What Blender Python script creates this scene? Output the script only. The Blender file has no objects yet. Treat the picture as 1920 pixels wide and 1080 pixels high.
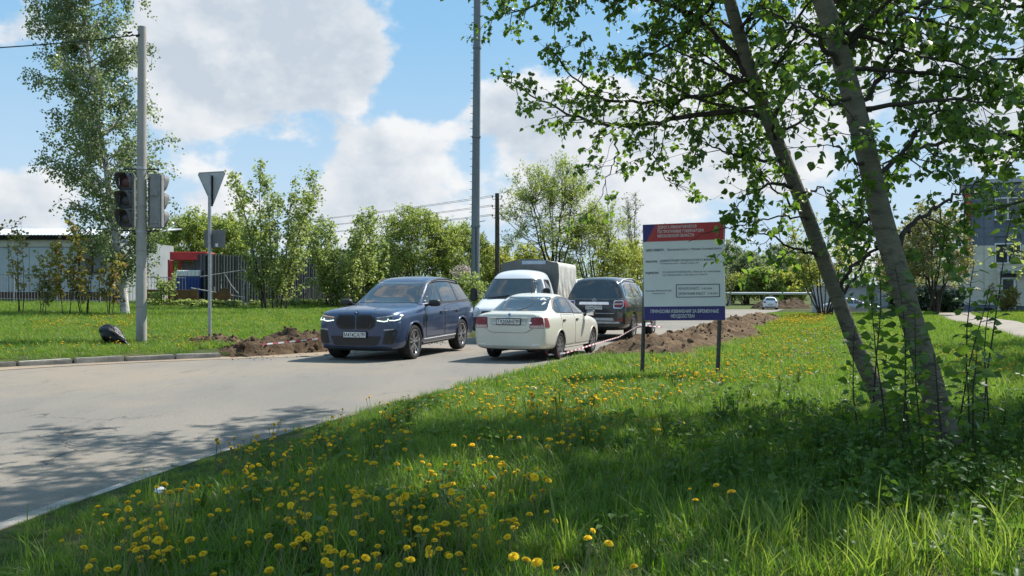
import bpy, bmesh, math, random
import numpy as np
from mathutils import Vector, Matrix, Euler
from mathutils.bvhtree import BVHTree

R = math.radians
SC = bpy.context.scene
COL = SC.collection

# ------------------------------------------------------------------ camera, sky, sun, exposure
EYE = 1.55
cam_data = bpy.data.cameras.new('camera')
cam_data.lens = 30.0
cam_data.sensor_width = 36.0
cam_data.clip_start = 0.05
cam_data.clip_end = 4000.0
camera = bpy.data.objects.new('camera', cam_data)
COL.objects.link(camera)
camera.location = (0, 0, EYE)
camera.rotation_euler = (R(90), 0, 0)
SC.camera = camera

SUN_AZ, SUN_EL = R(52), R(50)          # azimuth clockwise from the view direction
sun_dir = Vector((math.sin(SUN_AZ) * math.cos(SUN_EL), math.cos(SUN_AZ) * math.cos(SUN_EL), math.sin(SUN_EL)))
sun_data = bpy.data.lights.new('sun', 'SUN')
sun_data.energy = 5.0
sun_data.angle = R(0.53)
sun_data.color = (1.0, 0.955, 0.88)
sun = bpy.data.objects.new('sun', sun_data)
COL.objects.link(sun)
sun.rotation_euler = (-sun_dir).to_track_quat('-Z', 'Y').to_euler()

SC.view_settings.view_transform = 'Standard'
SC.view_settings.look = 'None'
SC.view_settings.exposure = 0.68
SC.view_settings.gamma = 1.0
SC.view_settings.use_curve_mapping = False
SC.cycles.max_bounces = 8
SC.cycles.transparent_max_bounces = 12
SC.cycles.use_denoising = True
SC.cycles.sample_clamp_indirect = 6.0


class NT:
    """tiny node-tree writer"""
    def __init__(self, tree):
        self.t = tree
        tree.nodes.clear()

    def n(self, kind, **kw):
        nd = self.t.nodes.new(kind)
        for k, v in kw.items():
            setattr(nd, k, v)
        return nd

    def link(self, a, b):
        self.t.links.new(a, b)

    def put(self, sock, v):
        if hasattr(v, 'links'):
            self.link(v, sock)
        elif v is not None:
            sock.default_value = v

    def m(self, op, a, b=None, c=None, clamp=False):
        nd = self.n('ShaderNodeMath', operation=op, use_clamp=clamp)
        self.put(nd.inputs[0], a)
        if b is not None:
            self.put(nd.inputs[1], b)
        if c is not None:
            self.put(nd.inputs[2], c)
        return nd.outputs[0]

    def vm(self, op, a, b=None, out=0):
        nd = self.n('ShaderNodeVectorMath', operation=op)
        self.put(nd.inputs[0], a)
        if b is not None:
            self.put(nd.inputs['Scale' if op == 'SCALE' else 1], b)
        return nd.outputs[out]

    def noise(self, vec, scale, detail=4, rough=0.55, dist=0.0):
        nd = self.n('ShaderNodeTexNoise')
        self.put(nd.inputs['Vector'], vec)
        nd.inputs['Scale'].default_value = scale
        nd.inputs['Detail'].default_value = detail
        nd.inputs['Roughness'].default_value = rough
        nd.inputs['Distortion'].default_value = dist
        return nd.outputs[0]

    def mix(self, f, a, b):
        nd = self.n('ShaderNodeMix', data_type='RGBA')
        self.put(nd.inputs[0], f)
        self.put(nd.inputs[6], a if hasattr(a, 'links') else tuple(a)[:3] + (1,))
        self.put(nd.inputs[7], b if hasattr(b, 'links') else tuple(b)[:3] + (1,))
        return nd.outputs[2]

    def smooth(self, x, a, b, lo=0.0, hi=1.0):
        nd = self.n('ShaderNodeMapRange', interpolation_type='SMOOTHSTEP')
        self.put(nd.inputs[0], x)
        nd.inputs[1].default_value = a
        nd.inputs[2].default_value = b
        nd.inputs[3].default_value = lo
        nd.inputs[4].default_value = hi
        return nd.outputs[0]


# world: Nishita sky with broken cumulus
SKY_STRENGTH = 0.070
world = bpy.data.worlds.new('World')
SC.world = world
world.use_nodes = True
w = NT(world.node_tree)
tc = w.n('ShaderNodeTexCoord')
dirv = tc.outputs['Generated']
sky = w.n('ShaderNodeTexSky', sky_type='NISHITA')
sky.sun_disc = False
sky.sun_elevation = SUN_EL
sky.sun_rotation = SUN_AZ
sky.altitude = 150
sky.air_density = 1.0
sky.dust_density = 1.2
sky.ozone_density = 1.5
sep = w.n('ShaderNodeSeparateXYZ')
w.link(dirv, sep.inputs[0])
sx, sy, sz = sep.outputs
az = w.m('ARCTAN2', sx, sy)
el = w.m('ARCSINE', sz)
# cloud coordinates: flattened with height like a layer seen from below
comb = w.n('ShaderNodeCombineXYZ')
w.put(comb.inputs[0], w.m('MULTIPLY', sx, 1.9))
w.put(comb.inputs[1], w.m('MULTIPLY', sy, 1.9))
w.put(comb.inputs[2], w.m('MULTIPLY', sz, 2.7))
cp = comb.outputs[0]
big = w.noise(cp, 1.1, 3, 0.5)
fine = w.noise(cp, 4.6, 11, 0.56, 0.0)
cp2 = w.vm('ADD', cp, (0.035, 0.0, 0.055))
fine2 = w.noise(cp2, 4.6, 8, 0.56, 0.0)
# cloud masses in view as (pixel u, pixel v, half width, half height, strength)
BLOBS = [(500, 70, 210, 120, .75), (640, 120, 95, 75, .55), (380, 150, 130, 90, .45), (560, 250, 330, 60, .30),
         (720, 330, 150, 70, .42), (560, 400, 400, 55, .30), (940, 210, 110, 110, .55), (1080, 280, 220, 130, .42),
         (40, 60, 110, 90, .60), (30, 370, 130, 70, .45), (1300, 330, 260, 160, .38), (1780, 190, 170, 170, .5),
         (1450, 130, 160, 120, .35), (800, 470, 800, 45, .22),
         (830, 110, 110, 130, -.75), (60, 215, 90, 70, -.6), (490, 285, 100, 40, -.42), (900, 300, 70, 60, -.25), (600, 215, 120, 22, -.25), (1060, 70, 120, 90, -.55),
         (130, 250, 120, 60, -.35), (880, 280, 60, 40, -.2), (1640, 320, 90, 90, -.25)]
total = w.m('MULTIPLY', w.m('SUBTRACT', big, 0.58), 1.3)
for (u, v, hw, hh, amp) in BLOBS:
    a0 = math.atan((u - 960) / 1600.0)
    k = math.cos(a0)
    e0 = math.atan((540 - v) / 1600.0 * k)
    sa, se = hw / 1600.0 * k * k, hh / 1600.0 * k
    dx = w.m('MULTIPLY', w.m('SUBTRACT', az, a0), 1 / sa)
    dy = w.m('MULTIPLY', w.m('SUBTRACT', el, e0), 1 / se)
    g = w.m('POWER', 2.71828, w.m('MULTIPLY', w.m('ADD', w.m('MULTIPLY', dx, dx), w.m('MULTIPLY', dy, dy)), -1.0))
    total = w.m('ADD', total, w.m('MULTIPLY', g, amp * (1.12 if amp > 0 else .75)))
field = w.m('ADD', total, w.m('MULTIPLY', w.m('SUBTRACT', fine, 0.5), 2.6))
mask = w.smooth(field, 0.0, 0.32)
thick = w.smooth(w.m('ADD', w.m('MULTIPLY', total, .75), w.m('MULTIPLY', field, .35)), 0.10, 0.85)
lit = w.m('ADD', 0.50, w.m('MULTIPLY', w.m('SUBTRACT', fine, fine2), 3.4), clamp=True)
lit = w.m('ADD', lit, w.m('MULTIPLY', w.m('SUBTRACT', 0.42, thick), 0.62), clamp=True)
cloud_col = w.mix(lit, (5.3, 5.9, 6.6), (8.4, 8.45, 8.5))
# thin milky air near the horizon
hz = w.smooth(el, 0.01, 0.36, 0.78, 0.0)
clear = w.mix(0.85, sky.outputs[0], (2.5, 5.3, 8.2))
sky_col = w.mix(hz, clear, (6.0, 7.2, 8.3))
final = w.mix(w.m('MULTIPLY', mask, 0.94), sky_col, cloud_col)
below = w.smooth(el, -0.04, 0.0)
final = w.mix(below, (1.2, 1.3, 1.1), final)
bg = w.n('ShaderNodeBackground')
bg.inputs[1].default_value = SKY_STRENGTH
w.link(final, bg.inputs[0])
wo = w.n('ShaderNodeOutputWorld')
w.link(bg.outputs[0], wo.inputs[0])

# ------------------------------------------------------------------ helpers
rng = np.random.default_rng(7)
random.seed(11)


def tag(o, label=None, cat=None, group=None, kind=None):
    if label: o['label'] = label
    if cat: o['category'] = cat
    if group: o['group'] = group
    if kind: o['kind'] = kind
    return o


def thing(name, label, cat, loc=(0, 0, 0), rotz=0.0, group=None):
    o = bpy.data.objects.new(name, None)
    o.empty_display_size = 0.2
    COL.objects.link(o)
    o.location = loc
    o.rotation_euler = (0, 0, rotz)
    return tag(o, label, cat, group)


def link(name, me, parent=None, loc=None, rot=None):
    o = bpy.data.objects.new(name, me)
    COL.objects.link(o)
    if parent is not None: o.parent = parent
    if loc is not None: o.location = loc
    if rot is not None: o.rotation_euler = rot
    return o


def mesh_np(name, V, F, mat=None, smooth=False, midx=None):
    """V (n,3); F (m,3) or (m,4) arrays or a list of such"""
    V = np.asarray(V, dtype=np.float32)
    Fs = F if isinstance(F, list) else [F]
    Fs = [np.asarray(f, dtype=np.int32) for f in Fs if len(f)]
    me = bpy.data.meshes.new(name)
    me.vertices.add(len(V))
    me.vertices.foreach_set('co', V.ravel())
    loops = np.concatenate([f.ravel() for f in Fs])
    tot = np.concatenate([np.full(len(f), f.shape[1], dtype=np.int32) for f in Fs])
    start = np.concatenate([[0], np.cumsum(tot)[:-1]]).astype(np.int32)
    me.loops.add(len(loops))
    me.loops.foreach_set('vertex_index', loops)
    me.polygons.add(len(tot))
    me.polygons.foreach_set('loop_start', start)
    me.polygons.foreach_set('loop_total', tot)
    if smooth:
        me.polygons.foreach_set('use_smooth', np.ones(len(tot), dtype=bool))
    if mat is not None:
        for m_ in (mat if isinstance(mat, (list, tuple)) else [mat]):
            me.materials.append(m_)
    if midx is not None:
        me.polygons.foreach_set('material_index', np.asarray(midx, dtype=np.int32))
    me.update(calc_edges=True)
    me.validate()
    return me


class MB:
    """collects simple solids into one mesh"""
    def __init__(self):
        self.v, self.f = [], []

    def add(self, verts, faces):
        o = len(self.v)
        self.v.extend([tuple(p) for p in verts])
        self.f.extend([tuple(i + o for i in f) for f in faces])
        return self

    def box(self, c, s, rot=None):
        hx, hy, hz_ = s[0] / 2, s[1] / 2, s[2] / 2
        P = [Vector((x, y, z)) for x in (-hx, hx) for y in (-hy, hy) for z in (-hz_, hz_)]
        if rot is not None:
            Mx = Euler(rot).to_matrix()
            P = [Mx @ p for p in P]
        c = Vector(c)
        return self.add([p + c for p in P], [(0, 1, 3, 2), (4, 6, 7, 5), (0, 4, 5, 1), (2, 3, 7, 6), (0, 2, 6, 4), (1, 5, 7, 3)])

    def tube(self, pts, rad, n=8, caps=True):
        pts = [Vector(p) for p in pts]
        rad = rad if hasattr(rad, '__len__') else [rad] * len(pts)
        V, Fc = [], []
        up = None
        for i, p in enumerate(pts):
            t = (pts[min(i + 1, len(pts) - 1)] - pts[max(i - 1, 0)]).normalized()
            if up is None:
                up = Vector((0, 0, 1)) if abs(t.z) < 0.9 else Vector((1, 0, 0))
            a = t.cross(up).normalized()
            b = a.cross(t).normalized()
            up = b
            for k in range(n):
                th = 2 * math.pi * k / n
                V.append(p + (a * math.cos(th) + b * math.sin(th)) * rad[i])
        for i in range(len(pts) - 1):
            for k in range(n):
                k2 = (k + 1) % n
                Fc.append((i * n + k, i * n + k2, (i + 1) * n + k2, (i + 1) * n + k))
        if caps:
            Fc.append(tuple(range(n))[::-1])
            Fc.append(tuple((len(pts) - 1) * n + k for k in range(n)))
        return self.add(V, Fc)

    def lathe(self, prof, n=24, axis='z', c=(0, 0, 0), close=False, caps=True):
        """prof: list of (radius, height)"""
        V, Fc = [], []
        for (r, h) in prof:
            for k in range(n):
                th = 2 * math.pi * k / n
                x, y = r * math.cos(th), r * math.sin(th)
                p = (x, y, h) if axis == 'z' else ((x, h, y) if axis == 'y' else (h, x, y))
                V.append((p[0] + c[0], p[1] + c[1], p[2] + c[2]))
        m_ = len(prof)
        for i in range(m_ if close else m_ - 1):
            j = (i + 1) % m_
            for k in range(n):
                k2 = (k + 1) % n
                Fc.append((i * n + k, i * n + k2, j * n + k2, j * n + k))
        if not close and caps:
            if prof[0][0] > 1e-6: Fc.append(tuple(range(n))[::-1])
            if prof[-1][0] > 1e-6: Fc.append(tuple((m_ - 1) * n + k for k in range(n)))
        return self.add(V, Fc)

    def prism(self, poly, d0, d1, plane='xz'):
        """extrude a 2D polygon: plane xz -> along y, xy -> along z, yz -> along x"""
        def P(a, b, d):
            return {'xz': (a, d, b), 'xy': (a, b, d), 'yz': (d, a, b)}[plane]
        n = len(poly)
        V = [P(a, b, d0) for a, b in poly] + [P(a, b, d1) for a, b in poly]
        Fc = [tuple(range(n)), tuple(range(2 * n - 1, n - 1, -1))] + [(i, i + n, (i + 1) % n + n, (i + 1) % n) for i in range(n)]
        return self.add(V, Fc)

    def mesh(self, name, mat, smooth=False, angle=40, bevel=0.0, seg=1):
        me = bpy.data.meshes.new(name)
        me.from_pydata(self.v, [], self.f)
        bm = bmesh.new()
        bm.from_mesh(me)
        bmesh.ops.recalc_face_normals(bm, faces=bm.faces)
        if bevel > 0:
            eds = [e for e in bm.edges if len(e.link_faces) == 2 and e.calc_face_angle(0) > R(35)]
            bmesh.ops.bevel(bm, geom=eds, offset=bevel, segments=seg, affect='EDGES', clamp_overlap=True)
        if smooth:
            for f in bm.faces: f.smooth = True
            for e in bm.edges:
                if len(e.link_faces) == 2 and e.calc_face_angle(0) > R(angle): e.smooth = False
        bm.to_mesh(me)
        bm.free()
        for m_ in (mat if isinstance(mat, (list, tuple)) else [mat]):
            me.materials.append(m_)
        return me

    def build(self, name, mat, parent=None, smooth=False, angle=40, loc=None, rot=None, bevel=0.0, seg=1):
        return link(name, self.mesh(name, mat, smooth, angle, bevel, seg), parent, loc, rot)


def copy_tree(o, parent=None):
    c = o.copy()
    COL.objects.link(c)
    c.parent = parent
    for ch in list(o.children):
        copy_tree(ch, c)
    return c


def text_mesh(body, size, mat, bold=0.0, xs=1.0, align='LEFT', spacing=1.0, thick=0.0):
    cu = bpy.data.curves.new('text', 'FONT')
    cu.body = body
    cu.size = size
    cu.offset = bold
    cu.align_x = align
    cu.space_character = spacing
    cu.resolution_u = 3
    cu.extrude = thick
    o = bpy.data.objects.new('text', cu)
    COL.objects.link(o)
    dg = bpy.context.evaluated_depsgraph_get()
    me = bpy.data.meshes.new_from_object(o.evaluated_get(dg))
    bpy.data.objects.remove(o)
    bpy.data.curves.remove(cu)
    me.transform(Matrix.Diagonal((xs, 1, 1, 1)))
    me.materials.clear()
    me.materials.append(mat)
    return me


def ss(a, b, x):
    t = np.clip((np.asarray(x, dtype=float) - a) / (b - a), 0, 1)
    return t * t * (3 - 2 * t)


def _hash(ix, iy, seed):
    h = (ix.astype(np.int64) * 374761393 + iy.astype(np.int64) * 668265263 + seed * 1442695041) & 0xffffffff
    h = ((h ^ (h >> 13)) * 1274126177) & 0xffffffff
    return ((h ^ (h >> 16)) & 0xffff) / 65535.0


def vnoise(x, y, seed=0):
    x = np.asarray(x, dtype=float); y = np.asarray(y, dtype=float)
    ix, iy = np.floor(x), np.floor(y)
    fx, fy = x - ix, y - iy
    fx = fx * fx * (3 - 2 * fx); fy = fy * fy * (3 - 2 * fy)
    a = _hash(ix, iy, seed); b = _hash(ix + 1, iy, seed); c = _hash(ix, iy + 1, seed); d = _hash(ix + 1, iy + 1, seed)
    return (a * (1 - fx) + b * fx) * (1 - fy) + (c * (1 - fx) + d * fx) * fy


def fbm(x, y, seed=0, o=4):
    s, a, t = 0, 1.0, 0
    for k in range(o):
        s = s + a * vnoise(x * 2 ** k, y * 2 ** k, seed + k * 17)
        t += a
        a *= 0.5
    return s / t


# ------------------------------------------------------------------ materials
def new_mat(name):
    m_ = bpy.data.materials.new(name)
    m_.use_nodes = True
    nt = NT(m_.node_tree)
    out = nt.n('ShaderNodeOutputMaterial')
    return m_, nt, out


def pm(name, c1, c2=None, scale=6.0, rough=0.6, metal=0.0, spec=0.5, bump=0.0, bscale=None, coat=0.0, detail=5, stretch=None, thr=(0.35, 0.65), rnd=0.0, c3=None, s3=1.0):
    """Principled material, two tones mixed by noise, optional bump and per-object tone change"""
    m_, nt, out = new_mat(name)
    b = nt.n('ShaderNodeBsdfPrincipled')
    tcn = nt.n('ShaderNodeTexCoord')
    vec = tcn.outputs['Object']
    if stretch:
        mp = nt.n('ShaderNodeMapping')
        mp.inputs['Scale'].default_value = stretch
        nt.link(vec, mp.inputs[0])
        vec = mp.outputs[0]
    col = tuple(c1) + (1,)
    if c2 is not None:
        f = nt.smooth(nt.noise(vec, scale, detail, 0.6), *thr)
        col = nt.mix(f, c1, c2)
        if c3 is not None:
            col = nt.mix(nt.smooth(nt.noise(vec, s3, 4, 0.6), 0.5, 0.66), col, c3)
    if rnd:
        oi = nt.n('ShaderNodeObjectInfo')
        hs = nt.n('ShaderNodeHueSaturation')
        hs.inputs['Value'].default_value = 1
        nt.put(hs.inputs['Value'], nt.m('ADD', 1 - rnd, nt.m('MULTIPLY', oi.outputs['Random'], 2 * rnd)))
        nt.put(hs.inputs['Color'], col)
        col = hs.outputs[0]
    nt.put(b.inputs['Base Color'], col)
    b.inputs['Roughness'].default_value = rough
    b.inputs['Metallic'].default_value = metal
    b.inputs['Specular IOR Level'].default_value = spec
    if coat:
        b.inputs['Coat Weight'].default_value = coat
        b.inputs['Coat Roughness'].default_value = 0.04
    if bump:
        bp = nt.n('ShaderNodeBump')
        bp.inputs['Strength'].default_value = 1.0
        bp.inputs['Distance'].default_value = bump
        nt.put(bp.inputs['Height'], nt.noise(vec, bscale or scale * 3, 6, 0.65))
        nt.link(bp.outputs[0], b.inputs['Normal'])
    nt.link(b.outputs[0], out.inputs[0])
    return m_


def leaf_mat(name, c1, c2, trans=0.45, rough=0.45, spec=0.35, gain=1.25, c3=None, hue=0.485):
    """leaf: reflective top, light passing through; tone varies leaf by leaf (face-wise) and per object"""
    m_, nt, out = new_mat(name)
    geo = nt.n('ShaderNodeNewGeometry')
    oi = nt.n('ShaderNodeObjectInfo')
    r = nt.m('FRACT', nt.m('ADD', geo.outputs['Random Per Island'], oi.outputs['Random']))
    col = nt.mix(r, c1, c2)
    if c3 is not None:
        col = nt.mix(nt.m('GREATER_THAN', nt.m('FRACT', nt.m('MULTIPLY', r, 7.31)), 0.86), col, c3)
    b = nt.n('ShaderNodeBsdfPrincipled')
    nt.put(b.inputs['Base Color'], col)
    b.inputs['Roughness'].default_value = rough
    b.inputs['Specular IOR Level'].default_value = spec
    t = nt.n('ShaderNodeBsdfTranslucent')
    hs = nt.n('ShaderNodeHueSaturation')
    hs.inputs['Hue'].default_value = hue
    hs.inputs['Saturation'].default_value = 1.1
    hs.inputs['Value'].default_value = gain
    nt.link(col, hs.inputs['Color'])
    nt.link(hs.outputs[0], t.inputs['Color'])
    mx = nt.n('ShaderNodeMixShader')
    mx.inputs[0].default_value = trans
    nt.link(b.outputs[0], mx.inputs[1])
    nt.link(t.outputs[0], mx.inputs[2])
    nt.link(mx.outputs[0], out.inputs[0])
    return m_


def flat(name, c, rough=0.6, metal=0.0, spec=0.4, coat=0.0):
    return pm(name, c, tuple(x * 0.88 for x in c), scale=9, rough=rough, metal=metal, spec=spec, coat=coat)


def glow(name, c, strength):
    m_, nt, out = new_mat(name)
    e = nt.n('ShaderNodeEmission')
    e.inputs[0].default_value = tuple(c) + (1,)
    e.inputs[1].default_value = strength
    nt.link(e.outputs[0], out.inputs[0])
    return m_


M = {}

m_, nt, out = new_mat('asphalt')
tcn = nt.n('ShaderNodeTexCoord')
ov = tcn.outputs['Object']
mp = nt.n('ShaderNodeMapping'); mp.inputs['Scale'].default_value = (1, .35, 1); mp.inputs['Rotation'].default_value = (0, 0, R(20)); nt.link(ov, mp.inputs[0])
base = nt.mix(nt.smooth(nt.noise(mp.outputs[0], .55, 6, .6), .36, .64), (.205, .184, .155), (.170, .158, .140))
base = nt.mix(nt.smooth(nt.noise(ov, .16, 5, .6), .46, .62, 0, .8), base, (.245, .202, .152))          # tan dust
base = nt.mix(nt.smooth(nt.noise(mp.outputs[0], 2.3, 8, .7), .52, .70, 0, .7), base, (.135, .125, .11))   # worn darker patches
base = nt.mix(nt.smooth(nt.noise(ov, 38, 3, .8), .50, .70, 0, .6), base, (.30, .28, .245))             # pale stone
base = nt.mix(nt.smooth(nt.noise(ov, 27, 3, .8), .54, .70, 0, .6), base, (.10, .093, .085))
vor = nt.n('ShaderNodeTexVoronoi', feature='DISTANCE_TO_EDGE')
wv = nt.vm('ADD', ov, nt.vm('SCALE', nt.n('ShaderNodeTexNoise').outputs[1], .0))
nz = nt.n('ShaderNodeTexNoise'); nz.inputs['Scale'].default_value = 1.4; nz.inputs['Detail'].default_value = 5; nt.link(ov, nz.inputs['Vector'])
nt.link(nt.vm('ADD', ov, nt.vm('SCALE', nz.outputs[1], 1.6)), vor.inputs['Vector']); vor.inputs['Scale'].default_value = .22
crk = nt.m('MULTIPLY', nt.smooth(vor.outputs['Distance'], .002, .007, 1, 0), nt.smooth(nt.noise(ov, .3, 2), .50, .62))
base = nt.mix(nt.m('MULTIPLY', crk, .7), base, (.07, .065, .06))
b = nt.n('ShaderNodeBsdfPrincipled'); nt.put(b.inputs['Base Color'], base); b.inputs['Roughness'].default_value = .9; b.inputs['Specular IOR Level'].default_value = .25
bp = nt.n('ShaderNodeBump'); bp.inputs['Distance'].default_value = .006; nt.put(bp.inputs['Height'], nt.m('SUBTRACT', nt.noise(ov, 60, 4, .7), crk)); nt.link(bp.outputs[0], b.inputs['Normal'])
nt.link(b.outputs[0], out.inputs[0])
M['asphalt'] = m_
M['soil'] = pm('soil', (.045, .060, .018), (.085, .075, .035), scale=2.5, rough=.95, spec=.1, bump=.02, bscale=14)
M['dirt'] = pm('dirt', (.085, .055, .033), (.165, .115, .072), scale=2.2, rough=.97, spec=.08, bump=.05, bscale=11, detail=8, c3=(.09, .062, .042), s3=1.6)
M['dark_dirt'] = pm('dark_dirt', (.06, .04, .026), (.125, .088, .055), scale=3.0, rough=.97, spec=.08, bump=.05, bscale=13, detail=8)
M['dust'] = pm('dust', (.33, .27, .20), (.26, .22, .17), scale=1.2, rough=.96, spec=.1, bump=.01, bscale=20)
M['kerb'] = pm('kerb_concrete', (.36, .33, .29), (.22, .20, .17), scale=5, rough=.92, spec=.2, bump=.008, bscale=30, rnd=.15)
M['concrete'] = pm('concrete', (.37, .35, .32), (.29, .275, .25), scale=3, rough=.88, spec=.2, bump=.004, bscale=40, stretch=(1, 1, .25), c3=(.25, .21, .17), s3=.9)
M['galv'] = pm('galvanised_steel', (.42, .43, .44), (.34, .35, .36), scale=14, rough=.5, metal=.6, spec=.5)
M['grey_plastic'] = pm('grey_housing', (.24, .24, .23), (.19, .19, .185), scale=6, rough=.6)
M['black_plastic'] = pm('black_plastic', (.012, .012, .013), (.02, .02, .021), scale=12, rough=.5)
M['black_bag'] = pm('black_bag', (.005, .005, .006), (.009, .009, .010), scale=6, rough=.34, spec=.35, bump=.02, bscale=16)
M['tape'] = None
M['rubber'] = pm('tyre_rubber', (.018, .018, .018), (.03, .028, .026), scale=9, rough=.85, spec=.25)
M['chrome'] = pm('chrome', (.75, .75, .76), (.62, .62, .63), scale=8, rough=.12, metal=1.0)
M['alloy'] = pm('alloy_rim', (.50, .50, .51), (.42, .42, .43), scale=10, rough=.28, metal=.85)
M['dark_alloy'] = pm('dark_alloy', (.03, .03, .032), (.05, .05, .052), scale=10, rough=.3, metal=.6)
M['glass'] = pm('car_glass', (.018, .022, .024), (.028, .032, .034), scale=2, rough=.03, spec=.75, coat=.6)
M['window'] = pm('window_glass', (.03, .038, .045), (.06, .07, .08), scale=.8, rough=.05, spec=.7)
M['white_paint'] = pm('white_paint', (.78, .78, .76), (.70, .70, .68), scale=1.2, rough=.4)
M['plate'] = pm('plate_white', (.72, .72, .70), (.62, .62, .6), scale=8, rough=.5)
M['ink'] = flat('ink', (.01, .01, .012), rough=.7)
M['bark'] = pm('bark', (.11, .095, .075), (.055, .047, .038), scale=9, rough=.95, spec=.1, bump=.02, bscale=26, stretch=(1, 1, .35))
M['twig'] = pm('twig_bark', (.065, .055, .042), (.04, .034, .027), scale=12, rough=.9, spec=.15)
# ------------------------------------------------------------------ terrain
_kr = np.array([(-12, -5.6), (-5, -4.4), (0, -3.6), (3, -3.25), (5.14, -3.08), (5.9, -2.92), (7.2, -2.66), (8.3, -2.36), (9.7, -1.82), (12.6, -.80),
                (14.9, .22), (17.0, 1.05), (18.8, 1.75), (21.2, 2.70), (24, 3.80), (30, 6.10), (50, 13.2), (75, 22.4), (100, 31.8), (140, 47)])
_kl = np.array([(-20, -51), (-10, -39.5), (-2, -30.5), (7.5, -20), (13, -13.9), (16.5, -9.95), (18.2, -7.9), (19.2, -6.5), (19.9, -5.5), (21.2, -4.5), (24, -3.35), (30, -1.1), (50, 5.9),
                (75, 14.2), (100, 22.6), (140, 36)])


def _table(P):
    ys = np.arange(P[0, 0], P[-1, 0], 0.1)
    xs = np.interp(ys, P[:, 0], P[:, 1])
    k = np.exp(-0.5 * (np.arange(-15, 16) / 5.0) ** 2)
    k /= k.sum()
    return ys, np.convolve(np.pad(xs, 15, mode='reflect', reflect_type='odd'), k, 'valid')


_KRT, _KLT = _table(_kr), _table(_kl)


def KR(y): return np.interp(y, *_KRT)
def KL(y): return np.interp(y, *_KLT)


def zroad(y):
    t = np.clip(np.asarray(y, dtype=float) - 17, 0, 83)
    return -0.0115 * t


def GZ(x, y):
    """ground height (verges, road, everything)"""
    x = np.asarray(x, dtype=float); y = np.asarray(y, dtype=float)
    dr, dl = x - KR(y), KL(y) - x
    zr = zroad(y)
    bump = (fbm(x * .55, y * .55, 3, 3) - .5) * .10
    right = zr * np.exp(-np.maximum(dr, 0) / 5) + .10 - .004 * np.clip(y - 20, 0, 60) + .20 * ss(0, 3.5, dr) * (1 - ss(8, 16, y)) + bump * ss(.2, 2, dr)
    f = ss(53.5, 60.5, y) * (1 - ss(29.3, 31.5, x))
    right = right * (1 - f) - .70 * f
    f = ss(76, 90, y)
    right = right * (1 - f) - .95 * f
    D = np.clip(dl * .66, 0, 26)
    left = zr * np.exp(-np.maximum(dl, 0) / 4) + .12 + .03 * D + bump * 1.2 * ss(.2, 2, dl)
    f = ss(74, 98, y)
    left = left * (1 - f) - .95 * f
    z = np.where(dr > 0, right, np.where(dl > 0, left, zr))
    return np.where(y > 99.5, -.95, z)


def gz(x, y): return float(GZ(x, y))


def unproject_many(U, Vv, h=0.0):
    """the same for arrays of pixels"""
    U, Vv = np.asarray(U, float), np.asarray(Vv, float)
    d = np.full(U.shape, 20.0)
    for _ in range(45):
        zz = GZ((U - 960) / 1600 * d, d) + h
        d = d * .6 + np.minimum((EYE - zz) * 1600 / np.maximum(Vv - 540, 2), 300) * .4
    return (U - 960) / 1600 * d, d


def unproject(u, v, h=0.0, z=None):
    """ground point seen at photograph pixel (u, v); h = height above the ground"""
    d = 20.0
    for _ in range(26):
        x = (u - 960) / 1600 * d
        zz = (gz(x, d) if z is None else z) + h
        nd = (EYE - zz) * 1600 / max(v - 540, 2)
        d = d * .6 + min(nd, 300) * .4
    return (u - 960) / 1600 * d, d


def sheet(name, X, Y, Z, mat, kind='structure', smooth=True):
    n, m_ = X.shape
    V = np.stack([X, Y, Z], -1).reshape(-1, 3)
    i = np.arange(n * m_).reshape(n, m_)
    F = np.stack([i[:-1, :-1], i[:-1, 1:], i[1:, 1:], i[1:, :-1]], -1).reshape(-1, 4)
    return tag(link(name, mesh_np(name, V, F, mat, smooth)), kind=kind)


M['verge'] = pm('verge_soil', (.030, .050, .012), (.055, .070, .022), scale=2.2, rough=.95, spec=.1, bump=.02, bscale=14, c3=(.085, .075, .04), s3=.7)

ys = np.concatenate([np.arange(-11, 20, .35), np.arange(20, 45, .6), np.arange(45, 100.1, 1.1)])
ys[-1] = 100.0
to = np.concatenate([[0, 0.001, .1, .25, .45, .7, 1, 1.4, 1.9], np.arange(2.5, 12, .8), np.arange(12, 40, 2.2), np.array([42, 48, 58, 75, 100, 140])])
Y, T = np.meshgrid(ys, to, indexing='ij')
X = KR(Y) + T
Z = GZ(X + 1e-4, Y)
Z[:, 0] -= .5
sheet('right_verge_ground', X, Y, Z, M['verge'])
X = KL(Y) - T
Z = GZ(X - 1e-4, Y)
Z[:, 0] -= .5
sheet('left_verge_ground', X[:, ::-1], Y[:, ::-1], Z[:, ::-1], M['verge'])
# road with slight patching, running on under both kerbs
s = np.linspace(0, 1, 22)
Y, S = np.meshgrid(ys, s, indexing='ij')
a, b = KL(Y) - .12, KR(Y) + .12
X = a + (b - a) * S
Z = zroad(Y) + .012 * (fbm(X * .4, Y * .4, 9, 2) - .5)
sheet('road', X, Y, Z, M['asphalt'])
# the country beyond
xx = np.linspace(-900, 900, 31); yy = np.concatenate([[99.6], np.linspace(130, 1500, 16)])
Y, X = np.meshgrid(yy, xx, indexing='ij')
sheet('far_ground', X, Y, np.full(X.shape, -.96) , pm('far_grass', (.06, .085, .02), (.09, .10, .035), scale=.06, rough=.95, spec=.1))
# ground behind the camera and to the sides
yy = np.array([-300, -60, -10.9]); xx = np.linspace(-400, 400, 21)
Y, X = np.meshgrid(yy, xx, indexing='ij')
sheet('rear_ground', X, Y, np.full(X.shape, -.05), M['verge'])


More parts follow.
